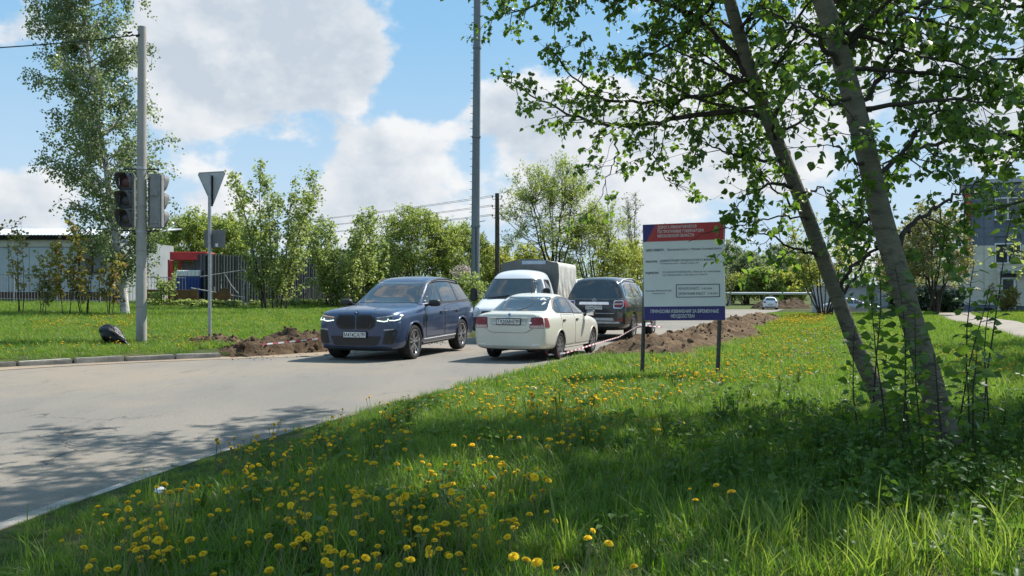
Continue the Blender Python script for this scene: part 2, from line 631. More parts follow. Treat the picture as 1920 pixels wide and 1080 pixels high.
def overlay(name, poly, mat, lift=.02, step=1.2):
    """a paved strip lying on the verge: poly = list of (left point, right point) rows"""
    rows = []
    for (l0, r0), (l1, r1) in zip(poly[:-1], poly[1:]):
        n = max(1, int(math.dist(l0, l1) / step))
        for k in range(n):
            t = k / n
            rows.append(([l0[0] + (l1[0] - l0[0]) * t, l0[1] + (l1[1] - l0[1]) * t], [r0[0] + (r1[0] - r0[0]) * t, r0[1] + (r1[1] - r0[1]) * t]))
    rows.append(poly[-1])
    A = np.array([r[0] for r in rows]); B = np.array([r[1] for r in rows])
    t = np.linspace(0, 1, 9)[None, :, None]
    P = A[:, None, :] + (B - A)[:, None, :] * t
    zz = GZ(P[..., 0], P[..., 1])
    zz = zz.max(axis=1, keepdims=True) * .5 + zz * .5 + lift
    zz[:, 0] -= .12; zz[:, -1] -= .12
    return sheet(name, P[..., 0], P[..., 1], zz, mat)


M['path'] = pm('path_asphalt', (.30, .26, .215), (.24, .215, .18), scale=1.1, rough=.93, spec=.15, bump=.006, bscale=30, detail=8)
path_rows = [((8.6, 12.0), (13.5, 14.0)), ((11.2, 18.2), (16.2, 24.0)), ((13.6, 22.3), (19.6, 31.5)), ((17.4, 31.5), (23.0, 38.5)), ((20.6, 40.5), (25.6, 46.5)),
             ((24.8, 50.5), (28.6, 53.0)), ((31, 60.5), (33.0, 57.8)), ((40, 64.5), (41.5, 60.0)), ((60, 66), (60, 61))]
# the row ends are (left edge, right edge) of the footpath as it runs away from the viewer
overlay('footpath', [((a[0], a[1]), (b[0], b[1])) for a, b in path_rows], M['path'], .05)
# side street that turns off to the right
xs2 = np.linspace(0, 1, 30); ys2 = np.array([60.8, 61.5, 63, 65, 67, 68.5, 70])
Y, S = np.meshgrid(ys2, xs2, indexing='ij')
X = KR(Y) - .3 + S * (30.5 - KR(Y))
zz = zroad(Y) * (1 - ss(0, .12, S)) + (-.66) * ss(0, .12, S) + .012
sheet('side_street', X, Y, zz, M['asphalt'])
# bare dusty ground left of the far carriageway and a dusty apron at the left kerb
P = []
Yd = np.arange(58, 99, 1.5)
Td = np.linspace(-.6, 9, 8)
Y, T = np.meshgrid(Yd, Td, indexing='ij')
X = KL(Y) - T * (.4 + .6 * ss(56, 70, Y))
sheet('bare_ground', X, Y, np.maximum(GZ(X, Y), zroad(Y)) + .03 + .05 * (fbm(X, Y, 5) - .5), M['dust'])
Yd = np.concatenate([np.arange(12, 22, .25)])
Td = np.linspace(0, 1, 7)
Y, T = np.meshgrid(Yd, Td, indexing='ij')
wd = .45 + .9 * fbm(Y * .5, Y * 0, 8, 3)
X = KL(Y) - .02 + T * wd
sheet('kerb_dust', X, Y, zroad(Y) + .02 * (1 - T) - .006 * T ** 3 + .012, pm('road_dust', (.30, .235, .165), (.24, .20, .16), scale=1.6, rough=.97, spec=.1, bump=.012, bscale=22))
# brown leaf litter lying along the near kerb
Yd = np.arange(2, 12, .3)
Y, T = np.meshgrid(Yd, Td, indexing='ij')
wd = .10 + .55 * fbm(Y * 1.1, Y * 0 + 4, 12, 4)
X = KR(Y) + .02 - T * wd
sheet('kerb_litter', X, Y, zroad(Y) + .02 * (1 - T) - .006 * T ** 3 + .012, pm('litter_dust', (.105, .08, .055), (.19, .165, .135), scale=5.5, rough=.97, spec=.1, bump=.02, bscale=34))

# kerbs: each stone a piece of its own
stone_meshes = []
for k in range(4):
    mb = MB().box((0, 0, 0), (.985 - .02 * k, .15, .30))
    stone_meshes.append(mb.mesh('kerb_stone', M['kerb'], bevel=.018, seg=2))


def kerb(name, fn, y0, y1, side, top, skip=()):
    root = tag(bpy.data.objects.new(name, None), kind='structure')
    COL.objects.link(root)
    yv = np.arange(y0, y1, .02)
    P = np.stack([fn(yv), yv], 1)
    L = np.concatenate([[0], np.cumsum(np.hypot(*np.diff(P, axis=0).T))])
    n = int(L[-1])
    for k in range(n):
        if k in skip: continue
        pa = np.array([np.interp(k, L, P[:, i]) for i in (0, 1)]); pb = np.array([np.interp(k + 1, L, P[:, i]) for i in (0, 1)])
        d = pb - pa; c = (pa + pb) / 2
        nrm = np.array([d[1], -d[0]]) / np.hypot(*d) * side
        c = c + nrm * .06
        z = float(zroad(c[1])) + top - .15 + random.uniform(-.012, .012)
        o = link('kerb_stone', stone_meshes[k % 4], root, (c[0], c[1], z), (random.uniform(-.05, .05), random.uniform(-.02, .02), math.atan2(d[1], d[0]) + random.uniform(-.012, .012)))
    return root


kerb('left_kerb', KL, 2.0, 19.25, 1, .13)
kerb('right_kerb', KR, 2.0, 8.4, -1, .10)


# ------------------------------------------------------------------ heaps of excavated soil
def ridge(name, label, pts, width, height, mat, seed, off=0.0, cat='soil heap', n_clods=120):
    """long heap along pts (x, y), lumpy, with loose clods on it"""
    pts = np.array(pts, dtype=float)
    L = np.concatenate([[0], np.cumsum(np.hypot(*np.diff(pts, axis=0).T))])
    ns = int(L[-1] / .085) + 2
    sv = np.linspace(0, L[-1], ns)
    C = np.stack([np.interp(sv, L, pts[:, i]) for i in (0, 1)], 1)
    d = np.gradient(C, axis=0); d /= np.hypot(d[:, 0], d[:, 1])[:, None]
    N = np.stack([d[:, 1], -d[:, 0]], 1)
    tv = np.linspace(-1, 1, 31)
    W = width * (.78 + .44 * vnoise(sv * .45, sv * 0, seed))
    H = height * (.62 + .62 * vnoise(sv * .55, sv * 0 + 7, seed))
    end = np.clip(np.minimum(sv, L[-1] - sv) / (.8), 0, 1) ** .6
    X = C[:, None, 0] + N[:, None, 0] * tv * W[:, None] / 2
    Y = C[:, None, 1] + N[:, None, 1] * tv * W[:, None] / 2
    prof = np.clip(1 - np.abs(tv) ** 1.7, 0, 1)[None, :]
    lum = fbm(X * 2.1, Y * 2.1, seed + 3, 5)
    Zr = prof * H[:, None] * end[:, None] * (.55 + .9 * lum) + (fbm(X * 6, Y * 6, seed + 5, 3) - .5) * .20 * prof + (np.abs(fbm(X * 3 + Y * 5, Y * 4 - X * 3, seed + 8, 4) - .5) - .12) * .45 * prof * np.minimum(1, H[:, None] * 3)
    X = X + (fbm(X * 5, Y * 5, seed + 1, 2) - .5) * .18 * prof
    Z = GZ(X, Y) + Zr - .06 + .04 * prof
    V = np.stack([X, Y, Z], -1).reshape(-1, 3)
    n, m_ = X.shape
    i = np.arange(n * m_).reshape(n, m_)
    F = np.stack([i[:-1, :-1], i[:-1, 1:], i[1:, 1:], i[1:, :-1]], -1).reshape(-1, 4)
    o = link(name, mesh_np(name, V, F, mat, False))
    tag(o, label, cat)
    r_ = np.random.default_rng(seed)
    Vc, Fc = [], []
    ico = bmesh.new(); bmesh.ops.create_icosphere(ico, subdivisions=1, radius=1)
    iv = np.array([v.co[:] for v in ico.verts]); fi = np.array([[v.index for v in f.verts] for f in ico.faces]); ico.free()
    for k in range(n_clods):
        a, b = r_.integers(1, n - 1), r_.integers(1, m_ - 1)
        sz = r_.uniform(.018, .05) * (1 + .9 * (r_.random() < .10))
        vv = iv * (sz * r_.uniform(.6, 1.2, 3)) * r_.uniform(.75, 1.2, (len(iv), 1))
        Fc.append(fi + len(Vc) * len(iv)); Vc.append(vv + np.array([X[a, b], Y[a, b], Z[a, b] + sz * .25]))
    for k in range(n_clods):
        a, b = r_.integers(1, n - 1), (0 if r_.random() < .5 else m_ - 1)
        sd = 1 if b else -1
        off_ = abs(r_.normal()) * .38
        cx, cy = X[a, b] + N[a, 0] * sd * off_, Y[a, b] + N[a, 1] * sd * off_
        sz = r_.uniform(.006, .022)
        vv = iv * (sz * r_.uniform(.6, 1.2, 3))
        Fc.append(fi + len(Vc) * len(iv)); Vc.append(vv + np.array([cx, cy, gz(cx, cy) + sz * .3 + .01]))
    tag(link('clods', mesh_np('clods', np.concatenate(Vc), np.concatenate(Fc), mat), o), kind='stuff')
    return o


yv = np.arange(18.2, 51, .5)
ridge('soil_heap', 'long brown heap of dug soil along the right edge of the road', [(float(KR(y)) + 1.25 + .25 * math.sin(y * .3), y) for y in yv], 2.7, .34, M['dirt'], 21, n_clods=900)
yv = np.arange(19.6, 26.5, .4)
ridge('soil_heap', 'dark freshly cut soil bank at the road edge in front of the blue car', [(-6.75, 19.35), (-6.2, 19.75)] + [(float(KL(y)) - .35, y) for y in yv], 1.15, .24, M['dark_dirt'], 33, n_clods=300)
ridge('soil_heap', 'lumpy brown soil heap on the grass behind the barrier tape', [(-6.6, 22.2), (-5.6, 22.4), (-4.5, 23.4), (-3.6, 25.5)], 1.5, .26, M['dark_dirt'], 45, n_clods=220)
ridge('soil_heap', 'low soil heap spread round the foot of the triangular sign pole', [(-8.1, 21.6), (-7.3, 21.3), (-6.4, 20.9)], 1.1, .28, M['dirt'], 52, n_clods=150)
ridge('soil_heap', 'grey brown rubble heap beside the far end of the road', [(29.5, 104.0), (33.5, 104.5), (36, 105.5)], 4.5, 1.0, M['dark_dirt'], 61, n_clods=60)
# ------------------------------------------------------------------ buildings
def inst(name, me, parent, loc, rot=None):
    return link(name, me, parent, loc, rot)


M['wall_blue'] = pm('pale_wall_panel', (.45, .49, .50), (.39, .435, .445), scale=.8, rough=.6, rnd=.04)
M['wall_cream'] = pm('cream_band', (.58, .57, .49), (.50, .49, .42), scale=1.0, rough=.7)
M['roof_sheet'] = pm('roof_sheet', (.50, .51, .53), (.42, .43, .46), scale=.9, rough=.5)
M['dark_gap'] = flat('dark_gap', (.02, .02, .02), rough=.9)
M['garage_wall'] = pm('grey_blue_wall', (.27, .29, .30), (.22, .24, .25), scale=.8, rough=.7)
M['plinth_red'] = pm('red_brown_plinth', (.10, .055, .04), (.07, .04, .03), scale=2, rough=.9)
M['brown_frame'] = flat('brown_frame', (.05, .035, .025), rough=.6)

b0 = thing('warehouse', 'long low pale blue panel building with white roof behind the birch', 'building', (-38, 50, .60))
L_ = 15.0
MB().box((L_ / 2, 4.05, 1.9), (L_, 7.9, 3.8)).build('core_wall', M['garage_wall'], b0)
MB().box((L_ / 2, -.02, .32), (L_ + .1, .20, .75)).build('plinth', M['plinth_red'], b0)
pan = MB().box((0, 0, 0), (1.19, .06, 2.62)).mesh('wall_panel', M['wall_blue'], bevel=.012)
for k in range(12):
    inst('wall_panel', pan, b0, (.62 + k * 1.21, .055, 2.02))
up = MB().box((0, 0, 0), (2.41, .07, .42)).mesh('upper_band', M['wall_cream'], bevel=.012)
for k in range(6):
    inst('upper_band', up, b0, (1.22 + k * 2.42, .05, 3.57))
MB().box((L_ / 2, -.06, 3.90), (L_ + .4, .5, .20)).build('eaves_gap', M['dark_gap'], b0)
V, F = [], []
nx = 160
for i in range(nx + 1):
    x = -.35 + i * (L_ + .7) / nx
    h = .03 * (i % 2)
    V += [(x, -.55, 4.02 + h), (x, 8.6, 5.0 + h)]
F = [(2 * i, 2 * i + 2, 2 * i + 3, 2 * i + 1) for i in range(nx)]
mbr = MB().add(V, F).add([(a, b, c - .04) for a, b, c in V], [f[::-1] for f in F])
mbr.build('roof', M['roof_sheet'], b0)
for (x0, wd, z0, ht) in ((6.55, 1.5, 1.85, 1.45), (13.4, 1.5, 1.85, 1.45)):
    fr = MB()
    fr.box((x0, -.02, z0 + ht), (wd + .14, .12, .08)).box((x0, -.02, z0), (wd + .14, .12, .08))
    for sx_ in (-wd / 2 - .03, 0, wd / 2 + .03): fr.box((x0 + sx_, -.02, z0 + ht / 2), (.07, .10, ht - .08))
    f_ = fr.build('window', M['brown_frame'], b0)
    MB().box((x0, .02, z0 + ht / 2), (wd, .03, ht)).build('pane', M['window'], f_)

# pale garage wall behind the silver car
M['garage'] = pm('garage_wall', (.42, .43, .44), (.36, .37, .385), scale=.5, rough=.7)
g0 = thing('garage', 'plain pale grey garage block behind the silver car', 'garage', (27.8, 73, -.8))
MB().box((6, 3, 1.25), (12, 6, 2.5)).build('wall', M['garage'], g0)
MB().box((6, 3, 2.57), (12.4, 6.4, .12)).build('roof', M['galv'], g0)
gd = MB().box((0, 0, 0), (2.5, .07, 2.1)).mesh('garage_door', M['garage'], bevel=.02)
for k in range(4): inst('garage_door', gd, g0, (1.8 + k * 2.9, -.04, 1.1))

# clad block on the right
M['clad'] = pm('cream_cladding', (.66, .60, .49), (.60, .55, .45), scale=1.3, rough=.75, rnd=.05)
M['grey_clad'] = pm('blue_grey_cladding', (.15, .17, .21), (.13, .15, .185), scale=1.1, rough=.7, rnd=.05)
M['plinth_grey'] = pm('grey_plinth', (.14, .155, .185), (.115, .13, .16), scale=2, rough=.85)
M['sign_red'] = pm('sign_red', (.55, .03, .03), (.48, .025, .028), scale=4, rough=.5)
M['upvc'] = pm('white_frame', (.74, .74, .73), (.68, .68, .67), scale=3, rough=.45)
b1 = thing('clinic_building', 'cream and blue grey clad building with vertical red lettering', 'building', (31.75, 60, -.35), R(-29))
MB().box((9, 6.1, 4.6), (18, 12, 9.2)).build('core_wall', M['plinth_grey'], b1)
MB().box((9, 6.1, 9.3), (18.5, 12.5, .3)).build('roof', M['galv'], b1)
MB().box((1.3, -.05, .34), (2.55, .26, .80)).build('plinth', M['plinth_grey'], b1)
MB().box((1.55, -.19, .42), (.62, .05, .22)).build('vent_grille', M['dark_gap'], b1)
pc = MB().box((0, 0, 0), (1.245, .06, .592)).mesh('cladding_panel', M['clad'], bevel=.01)
pg = MB().box((0, 0, 0), (1.245, .06, .592)).mesh('cladding_panel', M['grey_clad'], bevel=.01)
OPEN = [(1.95, 3.45, 3.62, 4.95), (1.95, 3.45, 6.6, 8.1), (2.25, 3.15, .2, 2.55), (5.0, 6.6, 3.62, 4.95), (5.0, 6.6, 6.6, 8.1), (4.2, 6.4, .9, 2.5), (8.2, 9.8, 3.62, 4.95), (8.2, 9.8, 6.6, 8.1)]
for r_ in range(14):
    zc = .96 + r_ * .60
    for c_ in range(14):
        xc = .63 + c_ * 1.26
        if any(xc + .63 > a + .05 and xc - .63 < b - .05 and zc + .3 > c + .05 and zc - .3 < d - .05 for a, b, c, d in OPEN):
            # fill what is left of this cell beside the opening
            for a, b, c, d in OPEN:
                if xc + .63 > a and xc - .63 < b and zc + .3 > c and zc - .3 < d:
                    if xc - .63 < a - .08: MB().box(((xc - .62 + a - .06) / 2, 0, zc), (a - .06 - xc + .62, .06, .592)).build('cladding_panel', M['grey_clad'] if zc > 4.9 else M['clad'], b1, loc=(0, .05, 0))
                    if xc + .63 > b + .08: MB().box(((xc + .62 + b + .06) / 2, 0, zc), (xc + .62 - b - .06, .06, .592)).build('cladding_panel', M['grey_clad'] if zc > 4.9 else M['clad'], b1, loc=(0, .05, 0))
            continue
        grey = zc > 4.9 or (c_ == 0 and zc > 4.2 and False)
        inst('cladding_panel', pg if grey else pc, b1, (xc, .05, zc))
for (a, b, c, d) in OPEN:
    if d < 2.56 and a < 3: continue
    f = MB()
    f.box(((a + b) / 2, 0, d), (b - a + .12, .12, .09)).box(((a + b) / 2, -.03, c), (b - a + .16, .20, .07))
    for x_ in (a, (a + b) / 2, b): f.box((x_, .0, (c + d) / 2), (.08, .11, d - c - .09))
    wn = f.build('window', M['upvc'], b1, loc=(0, .03, 0))
    MB().box(((a + b) / 2, .045, (c + d) / 2), (b - a, .03, d - c)).build('pane', M['window'], wn)
dr = MB().box((2.32, -.02, 1.35), (.14, .14, 2.5)).box((3.1, -.02, 1.35), (.14, .14, 2.5)).box((2.71, -.02, 2.56), (.92, .14, .12)).box((2.71, -.01, .62), (.64, .08, .9)).build('door', M['upvc'], b1)
MB().box((2.71, .0, 1.78), (.64, .05, 1.40)).build('pane', M['window'], dr)
MB().box((2.15, -.08, 1.75), (.16, .22, 3.2)).build('pilaster', M['clad'], b1)
MB().box((2.9, -.30, 2.98), (1.3, .7, .16)).build('canopy', M['grey_clad'], b1)
MB().box((4.2, -.34, 2.98), (1.1, .1, .42)).build('fascia_board', M['sign_red'], b1)
sg = MB().box((.30, -.06, 6.35), (.54, .14, 5.2)).build('sign_board', M['grey_clad'], b1)
for k, ch in enumerate('СТОМАТОЛОГИЯ'):
    me = text_mesh(ch, .46, M['sign_red'], bold=.035, xs=1.05, align='CENTER', thick=.03)
    link('letter', me, sg, (.30, -.16, 8.40 - k * .385), (R(90), 0, 0))

# ------------------------------------------------------------------ fences
M['corr'] = pm('dark_corrugated_sheet', (.055, .062, .066), (.042, .048, .052), scale=.7, rough=.55, rnd=.08)
M['bar'] = pm('fence_bar', (.20, .21, .21), (.14, .15, .15), scale=8, rough=.7)
M['rust_sheet'] = pm('rusty_sheet', (.19, .095, .03), (.12, .06, .025), scale=2.2, rough=.85, rnd=.1)
fa, fb = np.array([-16.9, 47.2]), np.array([-10.4, 60.5])
fl = np.hypot(*(fb - fa))
ang = math.atan2(fb[1] - fa[1], fb[0] - fa[0])
fz = [gz(*fa), gz(*fb)]
fence = thing('corrugated_fence', 'tall dark grey corrugated sheet fence behind the poplar bushes', 'fence', (fa[0], fa[1], fz[0]), ang)
prof, x = [], 0.0
while x < 1.10:
    for dx_, dy_ in ((0, 0), (.09, 0), (.115, -.045), (.205, -.045)):
        if x + dx_ <= 1.12: prof.append((x + dx_, dy_))
    x += .23
Hf = 3.0
V = [(a, b, z) for z in (0, Hf) for a, b in prof]
n = len(prof)
F = [(i, i + 1, n + i + 1, n + i) for i in range(n - 1)]
cs = MB().add(V, F).add([(a, b + .012, c) for a, b, c in V], [f[::-1] for f in F]).mesh('fence_sheet', M['corr'])
k = 0
while k * 1.115 < fl:
    z = (fz[1] - fz[0]) * (k * 1.115 / fl)
    inst('fence_sheet', cs, fence, (k * 1.115, random.uniform(-.01, .01), z + random.uniform(-.02, .03) - .1))
    k += 1
for k in range(6):
    MB().box((k * fl / 5, .09, Hf / 2 - .1), (.10, .10, Hf + (.25 if k == 5 else .02))).build('post', M['corr'], fence)
MB().box((fl / 2, .07, .5), (fl, .04, .06)).build('rail', M['corr'], fence)
MB().box((fl / 2, .07, 2.5), (fl, .04, .06)).build('rail', M['corr'], fence)
# short flank of the same yard, side on
fl2 = thing('corrugated_fence', 'short flank of dark corrugated fence beside the red stall', 'fence', (-18.0, 48.6, gz(-18, 48.6)), R(-48))
for k in range(2): inst('fence_sheet', cs, fl2, (k * 1.1 - .3, 0, -.1))
MB().box((1.9, .05, 1.45), (.10, .10, 3.0)).build('post', M['corr'], fl2)


def bar_fence(label, p0, p1, h, step=.17, post=2.4, mat=None):
    p0, p1 = np.array(p0, float), np.array(p1, float)
    L = np.hypot(*(p1 - p0)); z0, z1 = gz(*p0), gz(*p1)
    t = thing('bar_fence', label, 'fence', (p0[0], p0[1], z0), math.atan2(p1[1] - p0[1], p1[0] - p0[0]))
    mat = mat or M['bar']
    sl = (z1 - z0) / L
    x = 0
    while x <= L + .01:
        MB().box((x, 0, h / 2 + sl * x), (.06, .06, h + .1)).build('post', mat, t)
        x += post
    bars = MB()
    x = step
    while x < L:
        bars.box((x, 0, h / 2 + .02 + sl * x), (.018, .018, h - .15))
        x += step
    tag(bars.build('bars', mat, t), kind='stuff')
    for hh in (.22, h - .1):
        MB().tube([(0, -.012, hh), (L, -.012, hh + sl * L)], .02, 4).build('rail', mat, t)
    return t


bar_fence('thin grey steel bar fence in front of the pale warehouse', (-29.5, 46.5), (-17.6, 46.0), 1.65)
bar_fence('thin grey bar fence under the bushes by the dark corrugated sheets', (-12.2, 50.2), (-8.0, 55.5), 1.75, step=.14)
for (u0, u1, d, h, lab) in ((268, 304, 45.4, .95, 'rusty orange brown sheet panel closest to the concrete light pole'), (320, 371, 45.2, .98, 'rusty orange brown sheet panel under the blue tank'),
                            (399, 433, 45.0, 1.05, 'rusty brown sheet panel with rounded top right of the sign pole')):
    x0, x1 = (u0 - 960) / 1600 * d, (u1 - 960) / 1600 * d
    wd = x1 - x0
    t = thing('rusty_panel', lab, 'panel', ((x0 + x1) / 2, d, gz((x0 + x1) / 2, d) - .05), random.uniform(-.06, .06), 'rusty panels along the yard')
    if u0 > 390:
        poly = [(-wd / 2, 0), (wd / 2, 0), (wd / 2, h * .75), (wd * .36, h), (wd * .1, h * 1.05), (-wd * .2, h * .85), (-wd / 2, h * .8)]
        MB().prism(poly, -.02, .02).build('sheet', M['rust_sheet'], t)
    else:
        MB().box((0, 0, h / 2), (wd, .04, h)).build('sheet', M['rust_sheet'], t, bevel=.01)
    MB().box((-wd / 2 + .05, .05, h / 2 + .05), (.06, .06, h + .1)).build('post', M['bar'], t)
    MB().box((wd / 2 - .05, .05, h / 2 + .05), (.06, .06, h + .1)).build('post', M['bar'], t)

t = thing('bent_gate', 'bent white pipe gate frame leaning by the corrugated fence', 'gate', (-14.15, 45.2, gz(-14.15, 45.2)))
wp = pm('peeling_white_pipe', (.42, .43, .42), (.25, .25, .24), scale=9, rough=.7)
MB().tube([(-.1, 0, -.1), (-.05, 0, 1.3), (.05, 0, 1.55), (-.02, 0, 2.0)], .05, 6).build('post', wp, t)
MB().tube([(.12, .06, -.1), (.14, .06, 1.35), (.25, .06, 1.6)], .035, 6).build('post', wp, t)
MB().tube([(-.05, 0, 2.0), (-2.4, .1, 1.65)], .025, 5).build('rail', wp, t)
MB().tube([(-.05, 0, .55), (-2.9, .1, 1.05)], .03, 5).build('rail', wp, t)
MB().tube([(-1.1, .1, 1.8), (-.75, .1, 1.2), (-.35, .05, .75)], .03, 5).build('brace', wp, t)
MB().tube([(-1.2, -.1, .05), (-1.2, -.1, .28), (-.35, -.1, .30), (-.3, -.1, .05)], .03, 5).build('bracket', wp, t)

# red stall and the blue tank standing under it
t = thing('red_stall', 'open stall with a bright red frame and header', 'stall', (-18.55, 49.2, gz(-18.55, 49.2)), R(6))
MB().box((.15, 0, 2.78), (2.05, 1.9, .46)).build('header', M['sign_red'], t, bevel=.02)
for sx_ in (-.80, 1.06):
    MB().box((sx_, -.82, 1.25), (.16, .16, 2.55)).build('post', M['sign_red'], t)
    MB().box((sx_, .82, 1.25), (.16, .16, 2.55)).build('post', M['sign_red'], t)
MB().box((.15, .90, 1.25), (1.7, .04, 2.5)).build('back_wall', M['grey_plastic'], t)
MB().box((.35, -.3, 2.2), (.06, .06, .7)).build('hanger', M['brown_frame'], t)
MB().box((-1.25, .2, 1.3), (.10, .10, 2.6)).build('post', M['sign_red'], t)
t = thing('blue_tank', 'blue crate tank with a white slatted lid under the red stall', 'container', (-18.05, 48.05, gz(-18.05, 48.05) + .62), R(4))
M['tank_blue'] = pm('tank_blue', (.018, .06, .24), (.012, .045, .19), scale=1.5, rough=.5)
body = MB().box((0, 0, .52), (1.36, 1.1, 1.0))
body.build('body', M['tank_blue'], t, bevel=.05, seg=2)
for k in range(8): MB().box((-.6 + k * .171, -.57, .5), (.05, .05, .86)).build('rib', M['tank_blue'], t, bevel=.01)
MB().box((0, 0, 1.2), (1.30, 1.06, .34)).build('lid', M['upvc'], t, bevel=.03)
for k in range(6): MB().box((-.52 + k * .21, -.55, 1.2), (.05, .04, .30)).build('lid_slat', M['upvc'], t)
MB().box((0, 0, -.32), (1.3, 1.0, .64)).build('pallet', M['brown_frame'], t)

# ------------------------------------------------------------------ poles, signals, signs
PX, PY = -9.25, 21.3
pz = gz(PX, PY)
post = thing('traffic_light', 'grey concrete pole carrying two unlit traffic signal heads', 'traffic light', (PX, PY, pz))
MB().tube([(0, 0, -.5), (0, 0, 2.4), (.01, 0, 5), (.02, 0, 8.07 - pz)], [.128, .122, .112, .100], 18).build('pole', M['concrete'], post, smooth=True)
for zc in (2.78, 4.36):
    MB().lathe([(.128, zc - .03), (.134, zc - .03), (.134, zc + .03), (.128, zc + .03)], 18, close=True).build('clamp', M['galv'], post, smooth=True)
for zc in (.9, 1.9, 2.3, 3.4): MB().lathe([(.127, zc - .012), (.1285, zc - .012), (.1285, zc + .012), (.127, zc + .012)], 18, close=True).build('band', M['kerb'], post)
M['lens_red'] = pm('dead_red_lens', (.085, .022, .018), (.05, .015, .014), scale=30, rough=.35)
M['lens_dark'] = pm('dead_lens', (.03, .03, .032), (.02, .02, .022), scale=30, rough=.35)


M['visor'] = pm('visor_grey', (.13, .13, .125), (.10, .10, .098), scale=8, rough=.7)


def signal_head(loc, rotz, tall=1.36):
    w_, d_ = .36, .17
    h = MB().box((0, d_ / 2, 0), (w_, d_, tall)).build('signal_head', M['grey_plastic'], post, loc=loc, rot=(0, 0, rotz), bevel=.03, seg=2)
    for q in ((.2, .22, .16), (-.52, .20, .10)): MB().box((0, d_ + .012, q[0]), (q[1], .03, q[2])).build('hatch', M['grey_plastic'], h, bevel=.008)
    MB().box((.145, d_ + .01, 0), (.02, .025, 1.2)).build('hinge', M['black_plastic'], h)
    for k in range(3):
        zc = (1 - k) * tall / 3
        MB().box((0, -.006, zc), (.33, .012, .425)).build('face', M['black_plastic'], h, bevel=.004)
        ln = MB().lathe([(.0001, -.045), (.06, -.042), (.10, -.032), (.135, -.016), (.147, -.006)], 24, axis='y', c=(0, 0, zc)).build('lens', M['lens_red'] if k == 0 else M['lens_dark'], h, smooth=True)
        # visor: a hood over the lens, deep above and cut away below
        Vv, Fv = [], []
        nseg = 20
        for i in range(nseg + 1):
            th = R(-50 + 280 * i / nseg)
            cx, cz = math.cos(th), math.sin(th)
            depth = .23 * (.18 + .82 * np.clip((cz + .75) / 1.5, 0, 1) ** .8)
            # squarish hood
            q = (abs(cx) ** 4 + abs(cz) ** 4) ** (-.25)
            rr = .168 * q
            for (r2, dd) in ((rr, -.010), (rr * 1.06, -depth), (rr * 1.06 + .007, -depth), (rr + .007, -.010)):
                Vv.append((cx * r2, dd, zc + cz * r2 * 1.18))
        for i in range(nseg):
            for j in range(4):
                a_ = i * 4 + j; b_ = i * 4 + (j + 1) % 4
                Fv.append((a_, b_, b_ + 4, a_ + 4))
        Fv += [(0, 1, 2, 3), tuple(nseg * 4 + j for j in (3, 2, 1, 0))]
        MB().add(Vv, Fv).build('visor', M['visor'], h, smooth=True, angle=50)
    return h


signal_head((-.37, -.06, 3.56), R(-9))
signal_head((.38, .10, 3.54), R(170))
br = MB()
for zc in (2.80, 4.34): br.tube([(-.45, 0, zc), (.42, .05, zc)], .022, 6)
br.build('bracket', M['black_plastic'], post)
MB().tube([(0, -.10, 7.66), (-.10, -.04, 7.64)], .03, 6).build('cable_clamp', M['black_plastic'], post)


def cable(label, a, b, sag, r=.011, n=22, group=None, mat=None):
    a, b = Vector(a), Vector(b)
    pts = [a.lerp(b, i / n) - Vector((0, 0, sag * 4 * (i / n) * (1 - i / n))) for i in range(n + 1)]
    mid = a
    o = MB().tube([p - mid for p in pts], r, 5).build('cable', M['black_plastic'], None, loc=mid)
    return tag(o, label, 'cable', group)


def wood_pole(label, x, y, top, r=.14, wires=True, mat=None):
    z = gz(x, y)
    t = thing('utility_pole', label, 'pole', (x, y, z))
    MB().tube([(0, 0, -.5), (.01, 0, (top - z) / 2), (0, 0, top - z)], [r * 1.15, r, r * .85], 12).build('pole', mat or M['bark'], t, smooth=True)
    for k in range(3):
        zc = top - z - .35 - k * .55
        for s_ in (-1, 1):
            MB().tube([(s_ * .05, 0, zc), (s_ * .28, 0, zc), (s_ * .28, 0, zc + .10)], .018, 5).build('hook', M['galv'], t)
            MB().lathe([(.02, zc + .10), (.05, zc + .12), (.035, zc + .16), (.05, zc + .19), (.0, zc + .22)], 8, c=(s_ * .28, 0, 0)).build('insulator', M['lens_dark'], t)
    return t


UX, UY = -.87, 50.0
wood_pole('dark wooden utility pole with insulators beyond the van', UX, UY, 7.1)
wood_pole('far wooden utility pole hidden beside the birch', -40.5, 100.0, 8.6)
wood_pole('wooden utility pole standing off to the right of the path', 17.5, 15.5, 9.4)
wood_pole('wooden pole left of the view carrying the signal cable', -16.8, 21.8, 8.2)
cable('black cable strung from the concrete signal pole to the left', (PX - .02, PY - .11, pz + 7.66), (-16.8, 21.8, 7.6), .12, .016)
MB_ = MB().tube([(-.15, 0, .02), (-.05, 0, .06), (-.28, 0, .05), (-.12, 0, -.05), (-.02, 0, .0)], .02, 5)
tag(MB_.build('cable_coil', M['black_plastic'], None, loc=(PX - .12, PY - .14, pz + 7.66)), 'dark coil of spare cable at the top of the concrete pole', 'cable')
for k in range(3):
    zc = 7.1 - .13 - k * .55
    for s_ in (-1, 1):
        cable(('topmost', 'middle', 'lowest')[k] + (' near' if s_ < 0 else ' far') + ' overhead wire running left from the wooden utility pole', (UX + s_ * .28, UY, zc), (-40.5 + s_ * .28, 100.0, 8.47 - k * .55), .5, .012, group='overhead wires left of the pole')
for k in range(2):
    cable(('upper', 'lower')[k] + ' thin overhead wire rising from the wooden pole towards the right trees', (UX + (.28 if k else -.28), UY, 6.97 - k * .55), (17.5 + .28 * k, 15.5, 9.27 - k * .55), .25, .009, group='overhead wires to the right')
cable('slack service cable hanging from the wooden utility pole to the ground bushes', (UX + .1, UY, 6.0), (5.5, 62.0, 2.2), .5, .022)
